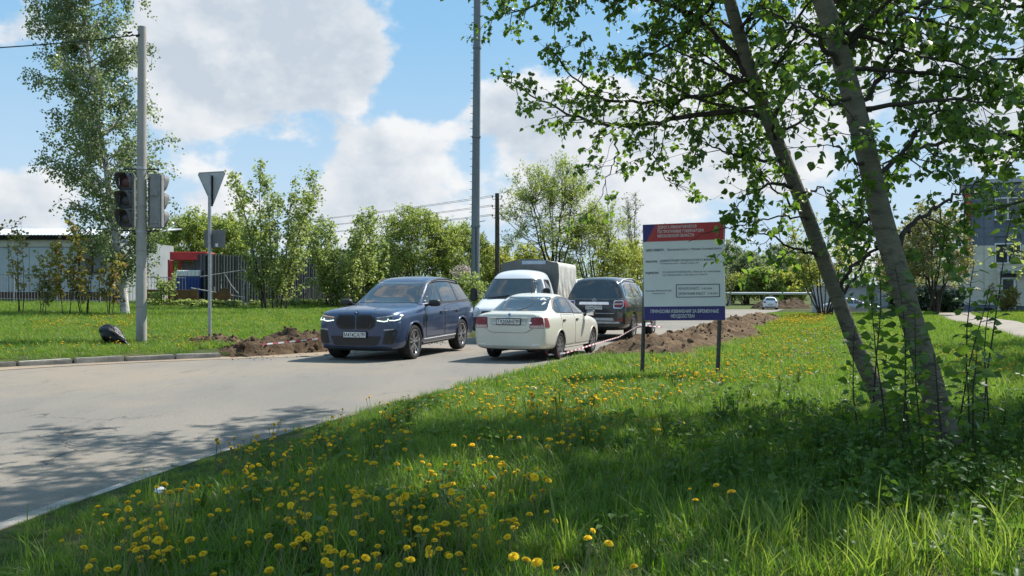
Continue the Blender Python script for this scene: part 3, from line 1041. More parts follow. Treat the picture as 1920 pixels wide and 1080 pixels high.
cable('thin wire sloping down to the warehouse roof', (-24.5, 34, 5.4), (-29.5, 50.4, 5.05), .25, .016)

# tall steel mast
t = thing('steel_mast', 'very tall grey steel mast with climbing pegs', 'mast', (-1.96, 45.0, gz(-1.96, 45.0)), R(10))
M['mast'] = pm('mast_steel', (.20, .215, .23), (.15, .165, .18), scale=2.2, rough=.6, metal=.25, stretch=(1, 1, .12), c3=(.27, .28, .28), s3=.7)
z, k = 0.0, 0
while z < 30:
    r0 = .235 - z * .0025
    sec = MB().tube([(.0036 * z * 2.3, 0, z), (.0036 * (z + 4.7) * 2.3, 0, z + 4.7)], [r0, r0 - .016], 8)
    sec.lathe([(r0 - .03, z + 4.62), (r0 + .025, z + 4.62), (r0 + .025, z + 4.72), (r0 - .03, z + 4.72)], 8, c=(.0036 * (z + 4.7) * 2.3, 0, 0))
    sec.build('section', M['mast'], t)
    z += 4.7
pg_ = MB()
z = 3.0
while z < 30:
    xo = .0083 * z; r0 = .235 - z * .0025
    pg_.box((xo - r0 - .05, 0, z), (.13, .025, .025))
    z += .40
tag(pg_.build('climbing_pegs', M['mast'], t), kind='stuff')
MB().box((.03, -.225, 2.3), (.05, .03, 4.6)).build('cable_duct', M['black_plastic'], t)
MB().tube([(.2, 0, 4.9), (.55, -.05, 4.95)], .02, 5).build('bracket', M['mast'], t)

# give-way sign seen from behind
SX_, SY_ = -7.83, 22.1
t = thing('give_way_sign', 'triangular traffic sign and small plate seen from behind on a steel pole', 'road sign', (SX_, SY_, gz(SX_, SY_)), R(-20))
sz_ = gz(SX_, SY_)
MB().tube([(0, 0, -.4), (0, 0, 4.45 - sz_)], .043, 12).build('pole', M['galv'], t, smooth=True)
M['sign_back'] = pm('sign_back', (.44, .45, .45), (.38, .39, .39), scale=5, rough=.55, metal=.3)
zt, zb = 4.56 - sz_, 3.68 - sz_
c0 = [(-.45, zt), (.45, zt), (0.03, zb)]
poly = []
for i in range(3):
    a_, b_, c_ = Vector(c0[i - 1]), Vector(c0[i]), Vector(c0[(i + 1) % 3])
    for q in (a_, c_):
        dq = (q - b_).normalized()
        poly.append(tuple(b_ + dq * .055))
pl = MB().prism(poly, .075, .085).build('triangle_plate', M['sign_back'], t)
rim = MB()
for i in range(6):
    a_, b_ = poly[i], poly[(i + 1) % 6]
    rim.tube([(a_[0], .07, a_[1]), (b_[0], .07, b_[1])], .011, 5)
rim.build('rolled_edge', M['galv'], pl)
MB().box((0, .06, (zt + zb) / 2 - .05), (.10, .03, .80)).build('mount_channel', M['dark_alloy'], t)
pl = MB().box((.09, .08, 2.83 - sz_), (.66, .012, .46)).build('lower_plate', pm('dull_grey_plate', (.16, .17, .17), (.13, .14, .14), scale=4, rough=.6), t, bevel=.004)
MB().box((.17, .066, 2.66 - sz_), (.08, .012, .09)).build('sticker', M['upvc'], pl)
for zc in (2.75, 2.93): MB().lathe([(.045, zc - sz_ - .015), (.056, zc - sz_ - .015), (.056, zc - sz_ + .015), (.045, zc - sz_ + .015)], 12, close=True).build('clamp', M['galv'], t)

# ------------------------------------------------------------------ road works notice board
BW, BH = 1.262, 1.53
M['board'] = pm('board_print', (.78, .78, .79), (.72, .73, .75), scale=1.6, rough=.45, spec=.4)
M['p_red'] = pm('print_red', (.52, .045, .05), (.46, .038, .045), scale=2, rough=.5)
M['p_blue'] = pm('print_blue', (.045, .035, .20), (.038, .03, .17), scale=2, rough=.5)
M['p_white'] = flat('print_white', (.78, .78, .78), rough=.5)
M['p_text'] = flat('print_text', (.045, .05, .09), rough=.6)
M['frame_black'] = pm('frame_black', (.03, .032, .034), (.05, .05, .05), scale=12, rough=.5)
BX, BY, BZ = 2.105, 13.6, 1.03
bd = thing('notice_board', 'road repair notice board with red header and blue footer on two posts', 'notice board', (BX, BY, BZ), math.atan2(-.40, 1.19))
panel = MB().box((BW / 2, .012, BH / 2), (BW, .016, BH)).build('panel', M['board'], bd, rot=(0, R(-.9), 0))
PF = 0.0


def strip(name, poly, mat, lift):
    return MB().prism(poly, lift - .001, .006, 'xz').build(name, mat, panel)


strip('header_band', [(.10, BH * .82), (BW - .003, BH * .82), (BW - .003, BH - .003), (.255, BH - .003)], M['p_red'], .0015)
strip('corner_block', [(.003, BH * .82), (.055, BH * .82), (.205, BH - .003), (.003, BH - .003)], M['p_blue'], .0015)
strip('corner_stripe', [(.058, BH * .82), (.097, BH * .82), (.252, BH - .003), (.208, BH - .003)], M['p_red'], .0010)
strip('footer_band', [(.003, .003), (BW - .003, .003), (BW - .003, BH * .145), (.003, BH * .145)], M['p_blue'], .0015)


def tx(body, x0, x1, v, cap, mat, bold=.0):
    """print fitted between two pixel columns of the board, centred on pixel row v"""
    me = text_mesh(body, 1.0, mat, bold=bold)
    co = np.array([q.co[:] for q in me.vertices])
    lo, hi = co.min(0), co.max(0)
    wd = (x1 - x0) / 154 * BW
    h = cap / 181 * BH
    sx_, sy_ = wd / (hi[0] - lo[0]), h / .73
    me.transform(Matrix.Translation((-lo[0], -.365, 0)))
    me.transform(Matrix.Diagonal((sx_, sy_, 1, 1)))
    zc = BH * (1 - (v - 421) / 181)
    return link('lettering', me, panel, ((x0 - 1208) / 154 * BW, -.0018, zc), (R(90), 0, 0))


tx('ДОРОГА РЕМОНТИРУЕТСЯ', 1237, 1311, 427.5, 5.4, M['p_white'], .012)
tx('ПО ПРОГРАММЕ ГУБЕРНАТОРА', 1237, 1325, 435.6, 5.4, M['p_white'], .012)
tx('МОСКОВСКОЙ ОБЛАСТИ', 1237, 1306, 443.6, 5.4, M['p_white'], .012)
tx('АДРЕС ОБЪЕКТА:', 1213, 1249, 469.5, 4.2, M['p_text'], .02)
tx('Московская область, г. Фрязино, Котельный проезд', 1255, 1357, 469.5, 4.2, M['p_text'], .0)
tx('ЗАКАЗЧИК:', 1213, 1236, 491, 3.8, M['p_text'], .02)
tx('АДМИНИСТРАЦИЯ ГОРОДСКОГО ОКРУГА ФРЯЗИНО', 1240, 1343, 490, 4.0, M['p_text'], .0)
tx('141195, Московская область, г. Фрязино, пр. Мира, д. 15А', 1240, 1313, 495.3, 2.6, M['p_text'], .0)
tx('ПОДРЯДЧИК:', 1212, 1238, 512.5, 3.8, M['p_text'], .02)
tx('ООО «ДОРОЖНОЕ СТРОИТЕЛЬСТВО», г. Москва, вн. тер. г. муниципальный', 1245, 1354, 511.5, 3.2, M['p_text'], .0)
tx('округ Чертаново Южное, ул. Дорожная, д. 60, помещ. 8/7', 1245, 1330, 516.8, 3.0, M['p_text'], .0)
tx('Ответственный: ПРОИЗВОДИТЕЛЬ РАБОТ', 1212, 1263, 546, 2.8, M['p_text'], .0)
tx('(контактный телефон)', 1225, 1249, 551, 2.6, M['p_text'], .0)
tx('НАЧАЛО РАБОТ:', 1275, 1315, 542.6, 5.0, M['p_text'], .0)
tx('15.05.2024', 1319, 1338, 543, 3.4, M['p_text'], .0)
tx('ОКОНЧАНИЕ РАБОТ', 1275, 1325, 552, 5.0, M['p_text'], .0)
tx('31.05.2024', 1329, 1348, 552.2, 3.4, M['p_text'], .0)
tx('ПРИНОСИМ ИЗВИНЕНИЯ ЗА ВРЕМЕННЫЕ', 1221, 1350, 584.6, 6.2, M['p_white'], .016)
tx('НЕУДОБСТВА!', 1260, 1305, 593.6, 6.2, M['p_white'], .016)
bx0, bx1, bz0, bz1 = (1271 - 1208) / 154 * BW, (1352 - 1208) / 154 * BW, BH * (1 - (558.5 - 421) / 181), BH * (1 - (535.5 - 421) / 181)
fr = MB()
for (xa, za, xb, zb_) in ((bx0, bz0, bx1, bz0), (bx0, bz1, bx1, bz1), (bx0, bz0, bx0, bz1), (bx1, bz0, bx1, bz1)):
    fr.box(((xa + xb) / 2, .002, (za + zb_) / 2), (abs(xb - xa) + .010, .007, abs(zb_ - za) + .010))
fr.build('date_frame', M['p_text'], panel)
for (xt, xbm, yo) in ((.03, -.03, 0), (BW - .035, BW - .115, 0)):
    gl = gz(BX + xbm * .95, BY - xbm * .32) - BZ
    MB().tube([(xbm - .02, .05, gl - .3), (xt, .05, BH + .0)], .032, 4).build('post', M['frame_black'], bd)
for zc in (.04, BH - .05): MB().box((BW / 2, .035, zc), (BW - .04, .03, .04)).build('crossbar', M['frame_black'], panel)

# heating main on low supports far away
t = thing('pipeline', 'long silvery heating pipeline on low supports beyond the road', 'pipeline', (0, 122, -.95))
MB().tube([(12, 0, 1.75), (33, -.5, 1.72), (47, 0, 1.70), (62, 1, 1.7)], .19, 10).build('pipe', pm('pipe_wrap', (.48, .50, .50), (.38, .40, .40), scale=.7, rough=.45), t, smooth=True)
for k in range(9): MB().box((13 + k * 6, -.1, .72), (.4, .5, 1.5)).build('support', M['concrete'], t)

# black rubbish bag in the grass by the signal pole
bg_x, bg_y = unproject(212, 648)
bm = bmesh.new()
bmesh.ops.create_icosphere(bm, subdivisions=4, radius=1)
for v_ in bm.verts:
    p = v_.co.copy()
    tfac = max(0, p.x)
    r_ = 1 + .16 * (float(vnoise(p.x * 3.1 + 5, p.y * 2.7 + p.z * 2.2, 4)) - .5) + .12 * (float(vnoise(p.y * 6 + p.z * 7, p.x * 3, 9)) - .5)
    v_.co = Vector((p.x * .36 * r_, p.y * .24 * r_ * (1 - .45 * tfac), p.z * .22 * r_ * (1 - .5 * tfac) + .02 * p.x - .07 * p.x))
for f in bm.faces: f.smooth = True
me = bpy.data.meshes.new('rubbish_bag'); bm.to_mesh(me); bm.free(); me.materials.append(M['black_bag'])
rb = tag(link('rubbish_bag', me, None, (bg_x, bg_y, gz(bg_x, bg_y) + .25), (0, R(16), R(-8))), 'shiny black rubbish bag lying in the grass by the concrete pole', 'rubbish bag')
MB().tube([(.30, 0, -.05), (.40, -.01, -.09), (.47, .0, -.12), (.50, .03, -.16)], [.05, .025, .04, .06], 8).build('tied_neck', M['black_bag'], rb, smooth=True)


# barrier tape, twisted ribbon with real red and white stripes
def tape(label, pts, width=.034, per=.13):
    pts = [Vector(p) for p in pts]
    L = [0.0]
    for a, b in zip(pts[:-1], pts[1:]): L.append(L[-1] + (b - a).length)
    n = int(L[-1] / per)
    arr = np.array([p[:] for p in pts])
    sv = np.linspace(0, L[-1], n + 1)
    C = np.stack([np.interp(sv, L, arr[:, i]) for i in range(3)], 1)
    tw = np.cumsum(np.random.default_rng(5).uniform(-.3, .45, n + 1))
    V, F = [], []
    for i in range(n + 1):
        hor = .35 * math.sin(tw[i])
        V += [C[i] + np.array([0, hor * width, width / 2]), C[i] - np.array([0, hor * width, width / 2])]
    F = [(2 * i, 2 * i + 1, 2 * i + 3, 2 * i + 2) for i in range(n)]
    me = mesh_np('barrier_tape', np.array(V), np.array(F), [pm('tape_red', (.50, .10, .11), (.44, .08, .09), rough=.5), M['p_white']], midx=[i % 2 for i in range(n)])
    return tag(link('barrier_tape', me), label, 'barrier tape')


tape('red and white barrier tape stretched across the soil bank to the blue car', [(-5.55, 18.9, .30), (-5.2, 19.2, .32), (-4.2, 19.9, .40), (-3.2, 21.2, .50)])
tape('red and white barrier tape sagging beside the white sedan to the black car', [(.72, 18.55, .17), (.75, 18.5, .10), (1.15, 18.6, .13), (2.0, 20.6, .20), (3.0, 24.0, .17), (4.1, 27.4, .36), (5.0, 28.4, .25)])
# ------------------------------------------------------------------ vehicles (x forward, y to the car's left, origin on the ground)
def paint(name, c, metal=.0, rough=.32, dust=(.30, .26, .20), damt=.12):
    m_, nt, out = new_mat(name)
    b = nt.n('ShaderNodeBsdfPrincipled')
    tcn = nt.n('ShaderNodeTexCoord')
    f = nt.smooth(nt.noise(tcn.outputs['Object'], 1.7, 7, .65), .40, .75, 0.0, damt)
    nt.put(b.inputs['Base Color'], nt.mix(f, c, dust))
    nt.put(b.inputs['Roughness'], nt.m('ADD', rough, nt.m('MULTIPLY', f, .8)))
    b.inputs['Metallic'].default_value = metal
    b.inputs['Coat Weight'].default_value = .8
    b.inputs['Coat Roughness'].default_value = .06
    nt.link(b.outputs[0], out.inputs[0])
    return m_


M['paint_blue'] = paint('blue_paint', (.026, .050, .115), metal=.45, rough=.33)
M['paint_white'] = paint('cream_white_paint', (.60, .575, .49), rough=.36, damt=.16)
M['paint_white2'] = paint('white_van_paint', (.64, .66, .68), rough=.4, damt=.14)
M['paint_black'] = paint('black_paint', (.010, .012, .014), metal=.2, rough=.25, damt=.10)
M['paint_silver'] = paint('silver_paint', (.34, .34, .35), metal=.6, rough=.35)
M['tail_red'] = pm('tail_lamp', (.22, .008, .010), (.17, .006, .008), scale=20, rough=.35, coat=.15)
M['tail_clear'] = pm('tail_clear', (.50, .36, .32), (.42, .28, .25), scale=20, rough=.2, coat=.6)
M['amber'] = pm('amber_lens', (.75, .42, .26), (.6, .34, .2), scale=30, rough=.25, coat=.5)
M['drl'] = glow('daytime_light', (.80, 1.0, .86), 1.15)
M['lamp'] = pm('lamp_glass', (.45, .46, .47), (.22, .23, .24), scale=22, rough=.1, coat=.8, spec=.8)
M['dark_lamp'] = pm('dark_lamp_glass', (.04, .045, .05), (.09, .095, .10), scale=18, rough=.08, coat=.8, spec=.8)
M['grille'] = pm('black_grille', (.006, .006, .007), (.012, .012, .013), scale=20, rough=.35)
M['tarp'] = pm('grey_tarpaulin', (.52, .51, .46), (.45, .44, .40), scale=1.6, rough=.85, bump=.02, bscale=4)
M['tarp_shaded'] = pm('shaded_tarpaulin', (.15, .15, .145), (.12, .12, .115), scale=2, rough=.85)  # canvas ends: their shade put into a darker tarpaulin colour


def round_poly(poly, r, n=4):
    out = []
    m_ = len(poly)
    for i in range(m_):
        a, b, c = Vector(poly[i - 1]), Vector(poly[i]), Vector(poly[(i + 1) % m_])
        d1, d2 = (a - b), (c - b)
        q = min(r, d1.length * .45, d2.length * .45)
        p0, p1 = b + d1.normalized() * q, b + d2.normalized() * q
        for k in range(n + 1):
            t = k / n
            out.append(tuple((1 - t) ** 2 * p0 + 2 * t * (1 - t) * b + t * t * p1))
    return out


class Car:
    def __init__(self, label, cat, loc, heading, stations, wheels, wr, mat, arch=.055, name='parked_car', sub=2):
        """heading: direction of travel as an angle clockwise from +Y"""
        self.root = thing(name, label, cat, loc, math.pi / 2 - heading)
        self.mat = mat
        cage_v, cage_f = [], []
        nh = 9
        for (x, zb, wb, zm, wm, zbe, wbe, zre, wr_, zr) in stations:
            half = [(0, zb), (wb, zb), (wb + .75 * (wm - wb), zb + .30 * (zm - zb)), (wm, zm), (wm - .012, zbe - .09 * (zbe - zm) / .35 - .02), (wbe, zbe), (wr_, zre), (wr_ * .70, zre + (zr - zre) * .72), (0, zr)]
            ring = [(x, y, z) for y, z in half] + [(x, -y, z) for y, z in half[-2:0:-1]]
            cage_v += ring
        nr = 2 * nh - 2
        ns = len(stations)
        for i in range(ns - 1):
            for k in range(nr):
                k2 = (k + 1) % nr
                cage_f.append((i * nr + k, i * nr + k2, (i + 1) * nr + k2, (i + 1) * nr + k))
        for base, flip in ((0, False), ((ns - 1) * nr, True)):
            for k in range(nh - 1):
                l0, l1 = base + k, base + k + 1
                r0, r1 = base + (nr - k) % nr, base + (nr - k - 1) % nr
                f = [q for i_, q in enumerate((l0, r0, r1, l1)) if q not in (l0, r0, r1, l1)[:i_]]
                if len(f) > 2: cage_f.append(tuple(f if flip else f[::-1]))
        me = bpy.data.meshes.new('cage')
        me.from_pydata(cage_v, [], cage_f)
        bm = bmesh.new(); bm.from_mesh(me)
        bmesh.ops.recalc_face_normals(bm, faces=bm.faces)
        bm.to_mesh(me); bm.free()
        tmp = bpy.data.objects.new('cage', me); COL.objects.link(tmp)
        md = tmp.modifiers.new('s', 'SUBSURF'); md.levels = sub; md.render_levels = sub
        dg = bpy.context.evaluated_depsgraph_get()
        smooth = bpy.data.meshes.new_from_object(tmp.evaluated_get(dg))
        bm = bmesh.new(); bm.from_mesh(smooth)
        self.bvh = BVHTree.FromBMesh(bm)
        bm.free()
        tmp.modifiers.clear()
        tmp.data = smooth
        cut = MB()
        for (x, y) in wheels:
            s_ = 1 if y > 0 else -1
            y0, y1 = sorted((y - s_ * .16, y + s_ * .5))
            cut.lathe([(wr + arch, y0), (wr + arch, y1)], 40, axis='y', c=(x, 0, wr))
        cm = cut.mesh('cut', mat)
        co = bpy.data.objects.new('cut', cm); COL.objects.link(co)
        md = tmp.modifiers.new('b', 'BOOLEAN'); md.object = co; md.operation = 'DIFFERENCE'; md.solver = 'EXACT'; md.use_self = True
        dg = bpy.context.evaluated_depsgraph_get()
        body = bpy.data.meshes.new_from_object(tmp.evaluated_get(dg))
        body.materials.clear()
        body.materials.append(mat); body.materials.append(M['black_plastic'])
        zlow = min(v.co.z for v in body.vertices)
        # inside of the arches and the floor are black
        for p in body.polygons:
            c, n_ = p.center, p.normal
            inside = False
            for (x, y) in wheels:
                rr = math.hypot(c.x - x, c.z - wr)
                if rr < wr + arch + .012 and abs(c.y) > abs(y) - .19 and (abs(n_.y) > .9 and abs(c.y) < abs(y) - .1 or abs(rr - wr - arch) < .02 and abs(n_.y) < .5): inside = True
            if n_.z < -.9: inside = True
            p.material_index = 1 if inside else 0
            p.use_smooth = True
        bm = bmesh.new(); bm.from_mesh(body)
        for e in bm.edges:
            if len(e.link_faces) == 2 and e.calc_face_angle(0) > R(42): e.smooth = False
        bm.to_mesh(body); bm.free()
        bpy.data.objects.remove(tmp); bpy.data.objects.remove(co)
        self.body = link('body', body, self.root)

    AX = {'left': ((0, -1, 0), lambda a, b: (a, 3, b)), 'right': ((0, 1, 0), lambda a, b: (a, -3, b)), 'front': ((-1, 0, 0), lambda a, b: (5, a, b)),
          'rear': ((1, 0, 0), lambda a, b: (-5, a, b)), 'top': ((0, 0, -1), lambda a, b: (a, b, 5))}

    def hit(self, view, a, b, off=0.0):
        d, P = self.AX[view]
        d = Vector(d)
        p = Vector(P(a, b))
        loc, nrm, *_ = self.bvh.ray_cast(p, d)
        if loc is None:
            # slide to the nearest surface in the plane of view
            q = p + d * (2.1 if view in ('left', 'right') else 2.5)
            loc, nrm, *_ = self.bvh.find_nearest(q)
            loc = loc.copy()
        if nrm.dot(d) > 0: nrm = -nrm
        return loc + (nrm * .6 - d * .4).normalized() * off

    def patch(self, name, poly, view, mat, off=.006, parent=None, step=.09, depth=.02):
        bm = bmesh.new()
        vs = [bm.verts.new((a, b, 0)) for a, b in poly]
        bm.faces.new(vs)
        A = [p[0] for p in poly]; B = [p[1] for p in poly]
        for ax, lo, hi in ((0, min(A), max(A)), (1, min(B), max(B))):
            k = max(1, int((hi - lo) / step))
            for i in range(1, k):
                co = [0, 0, 0]; co[ax] = lo + (hi - lo) * i / k
                no = [0, 0, 0]; no[ax] = 1
                bmesh.ops.bisect_plane(bm, geom=bm.verts[:] + bm.edges[:] + bm.faces[:], plane_co=co, plane_no=no)
        for v in bm.verts:
            v.co = self.hit(view, v.co.x, v.co.y, off)
        d = Vector(self.AX[view][0])
        be = [e for e in bm.edges if len(e.link_faces) == 1]
        r_ = bmesh.ops.extrude_edge_only(bm, edges=be)
        for v in [g for g in r_['geom'] if isinstance(g, bmesh.types.BMVert)]:
            v.co += d * depth
        bmesh.ops.recalc_face_normals(bm, faces=bm.faces)
        for f in bm.faces: f.smooth = True
        for e in bm.edges:
            if len(e.link_faces) == 2 and e.calc_face_angle(0) > R(40): e.smooth = False
        me = bpy.data.meshes.new(name)
        bm.to_mesh(me); bm.free()
        # outward check: the first (projected) faces must face the viewer
        me.materials.append(mat)
        if len(me.polygons) and sum(p.normal.dot(d) for p in me.polygons) > 0: me.flip_normals()
        return link(name, me, parent or self.root)

    def line(self, name, pts, view, mat, w_=.012, off=.004, parent=None):
        """narrow strip along a polyline lying on the body"""
        mb = MB()
        P = []
        for (a0, b0), (a1, b1) in zip(pts[:-1], pts[1:]):
            n = max(1, int(math.dist((a0, b0), (a1, b1)) / .10))
            for k in range(n): P.append((a0 + (a1 - a0) * k / n, b0 + (b1 - b0) * k / n))
        P.append(pts[-1])
        mb.tube([self.hit(view, a, b, off) for a, b in P], w_, 5)
        return mb.build(name, mat, parent or self.root, smooth=True)

    def wheel(self, x, y, r, width, style, rimmat, rr=.70):
        s_ = 1 if y > 0 else -1
        wh = bpy.data.objects.new('wheel', None); COL.objects.link(wh)
        wh.parent = self.root; wh.location = (x, y, r)
        h = width / 2
        mb = MB().lathe([(r * rr, -h * .8), (r * .80, -h * .98), (r * .94, -h * .95), (r * .99, -h * .7), (r, -h * .3), (r, h * .3), (r * .99, h * .7), (r * .94, h * .95), (r * .80, h * .98), (r * rr, h * .8)], 40, axis='y', close=True)
        mb.build('tyre', M['rubber'], wh, smooth=True, angle=50)
        R_ = r * rr
        rim = MB()
        rim.lathe([(R_ * 1.0, s_ * h * .80), (R_ * 1.015, s_ * h * .9), (R_ * .93, s_ * h * .86), (R_ * .90, s_ * h * .45), (R_ * .88, -s_ * h * .7)], 36, axis='y', caps=False)
        yo = s_ * h
        if style == 'double':
            for k in range(5):
                for dth in (-.17, .17):
                    th = 2 * math.pi * k / 5 + .3
                    a1 = th + dth * 1.35
                    p0 = Vector((math.cos(th + dth * .6) * R_ * .16, 0, math.sin(th + dth * .6) * R_ * .16))
                    p1 = Vector((math.cos(a1) * R_ * .95, 0, math.sin(a1) * R_ * .95))
                    t_ = Vector((-math.sin(a1), 0, math.cos(a1)))
                    w0, w1 = R_ * .055, R_ * .075
                    V = [p0 - t_ * w0, p0 + t_ * w0, p1 + t_ * w1, p1 - t_ * w1]
                    rim.add([q + Vector((0, yo * .70, 0)) for q in V] + [q + Vector((0, yo * .40, 0)) for q in V], [(0, 1, 2, 3), (7, 6, 5, 4), (0, 4, 5, 1), (1, 5, 6, 2), (2, 6, 7, 3), (3, 7, 4, 0)])
        else:
            n = style
            for k in range(n):
                th = 2 * math.pi * k / n + .2
                p0 = Vector((math.cos(th) * R_ * .15, 0, math.sin(th) * R_ * .15)); p1 = Vector((math.cos(th) * R_ * .95, 0, math.sin(th) * R_ * .95))
                t_ = Vector((-math.sin(th), 0, math.cos(th)))
                w0, w1 = R_ * .11, R_ * .14
                V = [p0 - t_ * w0, p0 + t_ * w0, p1 + t_ * w1, p1 - t_ * w1]
                rim.add([q + Vector((0, yo * .78, 0)) for q in V] + [q + Vector((0, yo * .45, 0)) for q in V], [(0, 1, 2, 3), (7, 6, 5, 4), (0, 4, 5, 1), (1, 5, 6, 2), (2, 6, 7, 3), (3, 7, 4, 0)])
        rim.lathe([(R_ * .20, yo * .35), (R_ * .20, yo * .72), (R_ * .12, yo * .80), (0, yo * .81)], 16, axis='y')
        rim.build('rim', rimmat, wh, smooth=True, angle=35)
        MB().lathe([(0.0, yo * .12), (R_ * .62, yo * .12), (R_ * .62, yo * .02), (0, yo * .02)], 24, axis='y').build('brake_disc', M['dark_alloy'], wh)
        MB().lathe([(0.0, -yo * .10), (R_ * .9, -yo * .10), (R_ * .9, -yo * .3), (0, -yo * .3)], 24, axis='y').build('hub_back', M['black_plastic'], wh)
        return wh

    def mirror(self, x, y, z, mat, s=(.13, .24, .17)):
        s_ = 1 if y > 0 else -1
        bm = bmesh.new()
        bmesh.ops.create_uvsphere(bm, u_segments=16, v_segments=10, radius=1)
        for v in bm.verts:
            q = lambda t: math.copysign(abs(t) ** .55, t)
            v.co = Vector((q(v.co.x) * s[0] * .5 * (1.2 if v.co.x > 0 else .7), q(v.co.y) * s[1] * .5, q(v.co.z) * s[2] * .5))
        for f in bm.faces: f.smooth = True
        me = bpy.data.meshes.new('mirror'); bm.to_mesh(me); bm.free(); me.materials.append(mat)
        o = link('mirror', me, self.root, (x, y + s_ * s[1] * .5, z))
        MB().tube([(0, -s_ * s[1] * .3, -.02), (.03, -s_ * s[1] * .9, -.06)], [.03, .035], 6).build('arm', M['black_plastic'], o)
        MB().box((-s[0] * .38, 0, 0), (.012, s[1] * .82, s[2] * .78)).build('mirror_glass', M['chrome'], o)
        return o

    def plate(self, view, y, z, left, right, w_=.52, h=.112, tilt=0.0, out=.02, dark=True):
        """registration plate flat on its carrier"""
        p = self.hit(view, y, z, out)
        fx = 1 if view == 'front' else -1
        rot = (0, 0, R(90) if fx > 0 else R(-90))
        b = MB().box((0, 0, 0), (w_ + .03, .02, h + .035)).build('plate_frame', M['black_plastic'], self.root, loc=p, rot=rot)
        MB().box((0, -.012, 0), (w_, .008, h)).build('number_plate', M['plate'], b)
        for body, x0, x1, sz, dz in ((left, -.475, .23, h * .78, -.0), (right, .275, .47, h * .60, .012)):
            me = text_mesh(body, 1.0, M['ink'], bold=.012)
            co = np.array([q.co[:] for q in me.vertices]); lo, hi = co.min(0), co.max(0)
            me.transform(Matrix.Translation((-lo[0], -.365, 0)))
            me.transform(Matrix.Diagonal(((x1 - x0) * w_ / (hi[0] - lo[0]), sz / .73, 1, 1)))
            link('lettering', me, b, (x0 * w_, -.0172, dz), (R(90), 0, 0))
        MB().box((.25 * w_, -.0165, 0), (.006, .002, h * .9)).build('divider', M['ink'], b)
        me = text_mesh('RUS', .028, M['ink'], align='CENTER')
        link('lettering', me, b, (.37 * w_, -.0172, -.042), (R(90), 0, 0))
        return b


def dirv2(a): return math.sin(a), math.cos(a)


def place(px_contact, z0, wheel_xy, heading):
    """origin of a car whose wheel (car coordinates) touches the ground at the given world point"""
    sx_, cx_ = math.sin(heading), math.cos(heading)
    x, y = wheel_xy
    # car +x -> (sin h, cos h); car +y (left) -> (-cos h, sin h)
    wx = x * sx_ - y * cx_
    wy = x * cx_ + y * sx_
    return (px_contact[0] - wx, px_contact[1] - wy)


def settle(car, pitch):
    car.root.rotation_euler = (0, pitch, car.root.rotation_euler[2])


SLOPE = .0115
# ---- 1. dark blue SUV facing the camera
h1 = math.pi + R(16.2)
ox, oy = place((-2.275, 18.95), 0, (1.66, .85), h1)
ST = [(2.60, .34, .62, .60, .74, .90, .68, .93, .60, .95),
      (2.56, .27, .76, .60, .86, 1.00, .80, 1.04, .70, 1.06),
      (2.40, .22, .86, .62, .955, 1.06, .88, 1.10, .78, 1.13),
      (2.05, .22, .91, .66, .992, 1.09, .91, 1.13, .82, 1.17),
      (1.50, .23, .92, .70, 1.0, 1.12, .925, 1.155, .83, 1.21),
      (1.05, .23, .92, .72, 1.0, 1.14, .925, 1.175, .83, 1.235),
      (.90, .23, .92, .72, 1.0, 1.15, .925, 1.21, .83, 1.27),
      (.30, .23, .92, .73, 1.0, 1.17, .925, 1.60, .725, 1.66),
      (-.02, .23, .92, .74, 1.0, 1.18, .925, 1.77, .685, 1.835),
      (-.75, .23, .92, .75, 1.0, 1.19, .925, 1.815, .675, 1.88),
      (-1.6, .23, .92, .76, 1.0, 1.20, .925, 1.795, .665, 1.865),
      (-2.18, .25, .91, .77, .99, 1.20, .91, 1.71, .65, 1.80),
      (-2.32, .26, .90, .77, .98, 1.20, .90, 1.55, .655, 1.65),
      (-2.50, .30, .88, .77, .95, 1.16, .87, 1.21, .72, 1.24),
      (-2.56, .34, .80, .75, .88, 1.02, .80, 1.06, .68, 1.08),
      (-2.585, .40, .70, .72, .78, .92, .70, .95, .6, .97)]
wr = .385
WH = [(1.66, .86), (1.66, -.86), (-1.445, .86), (-1.445, -.86)]
c = Car('dark blue sport utility car facing the viewer with two black kidney grilles', 'car', (ox, oy, float(zroad(19)) - .0), h1, ST, WH, wr, M['paint_blue'], name='sport_utility_car')
settle(c, 0.006)
for x, y in WH: c.wheel(x, y, wr, .285, 'double', M['alloy'], rr=.74)
GL = M['glass']
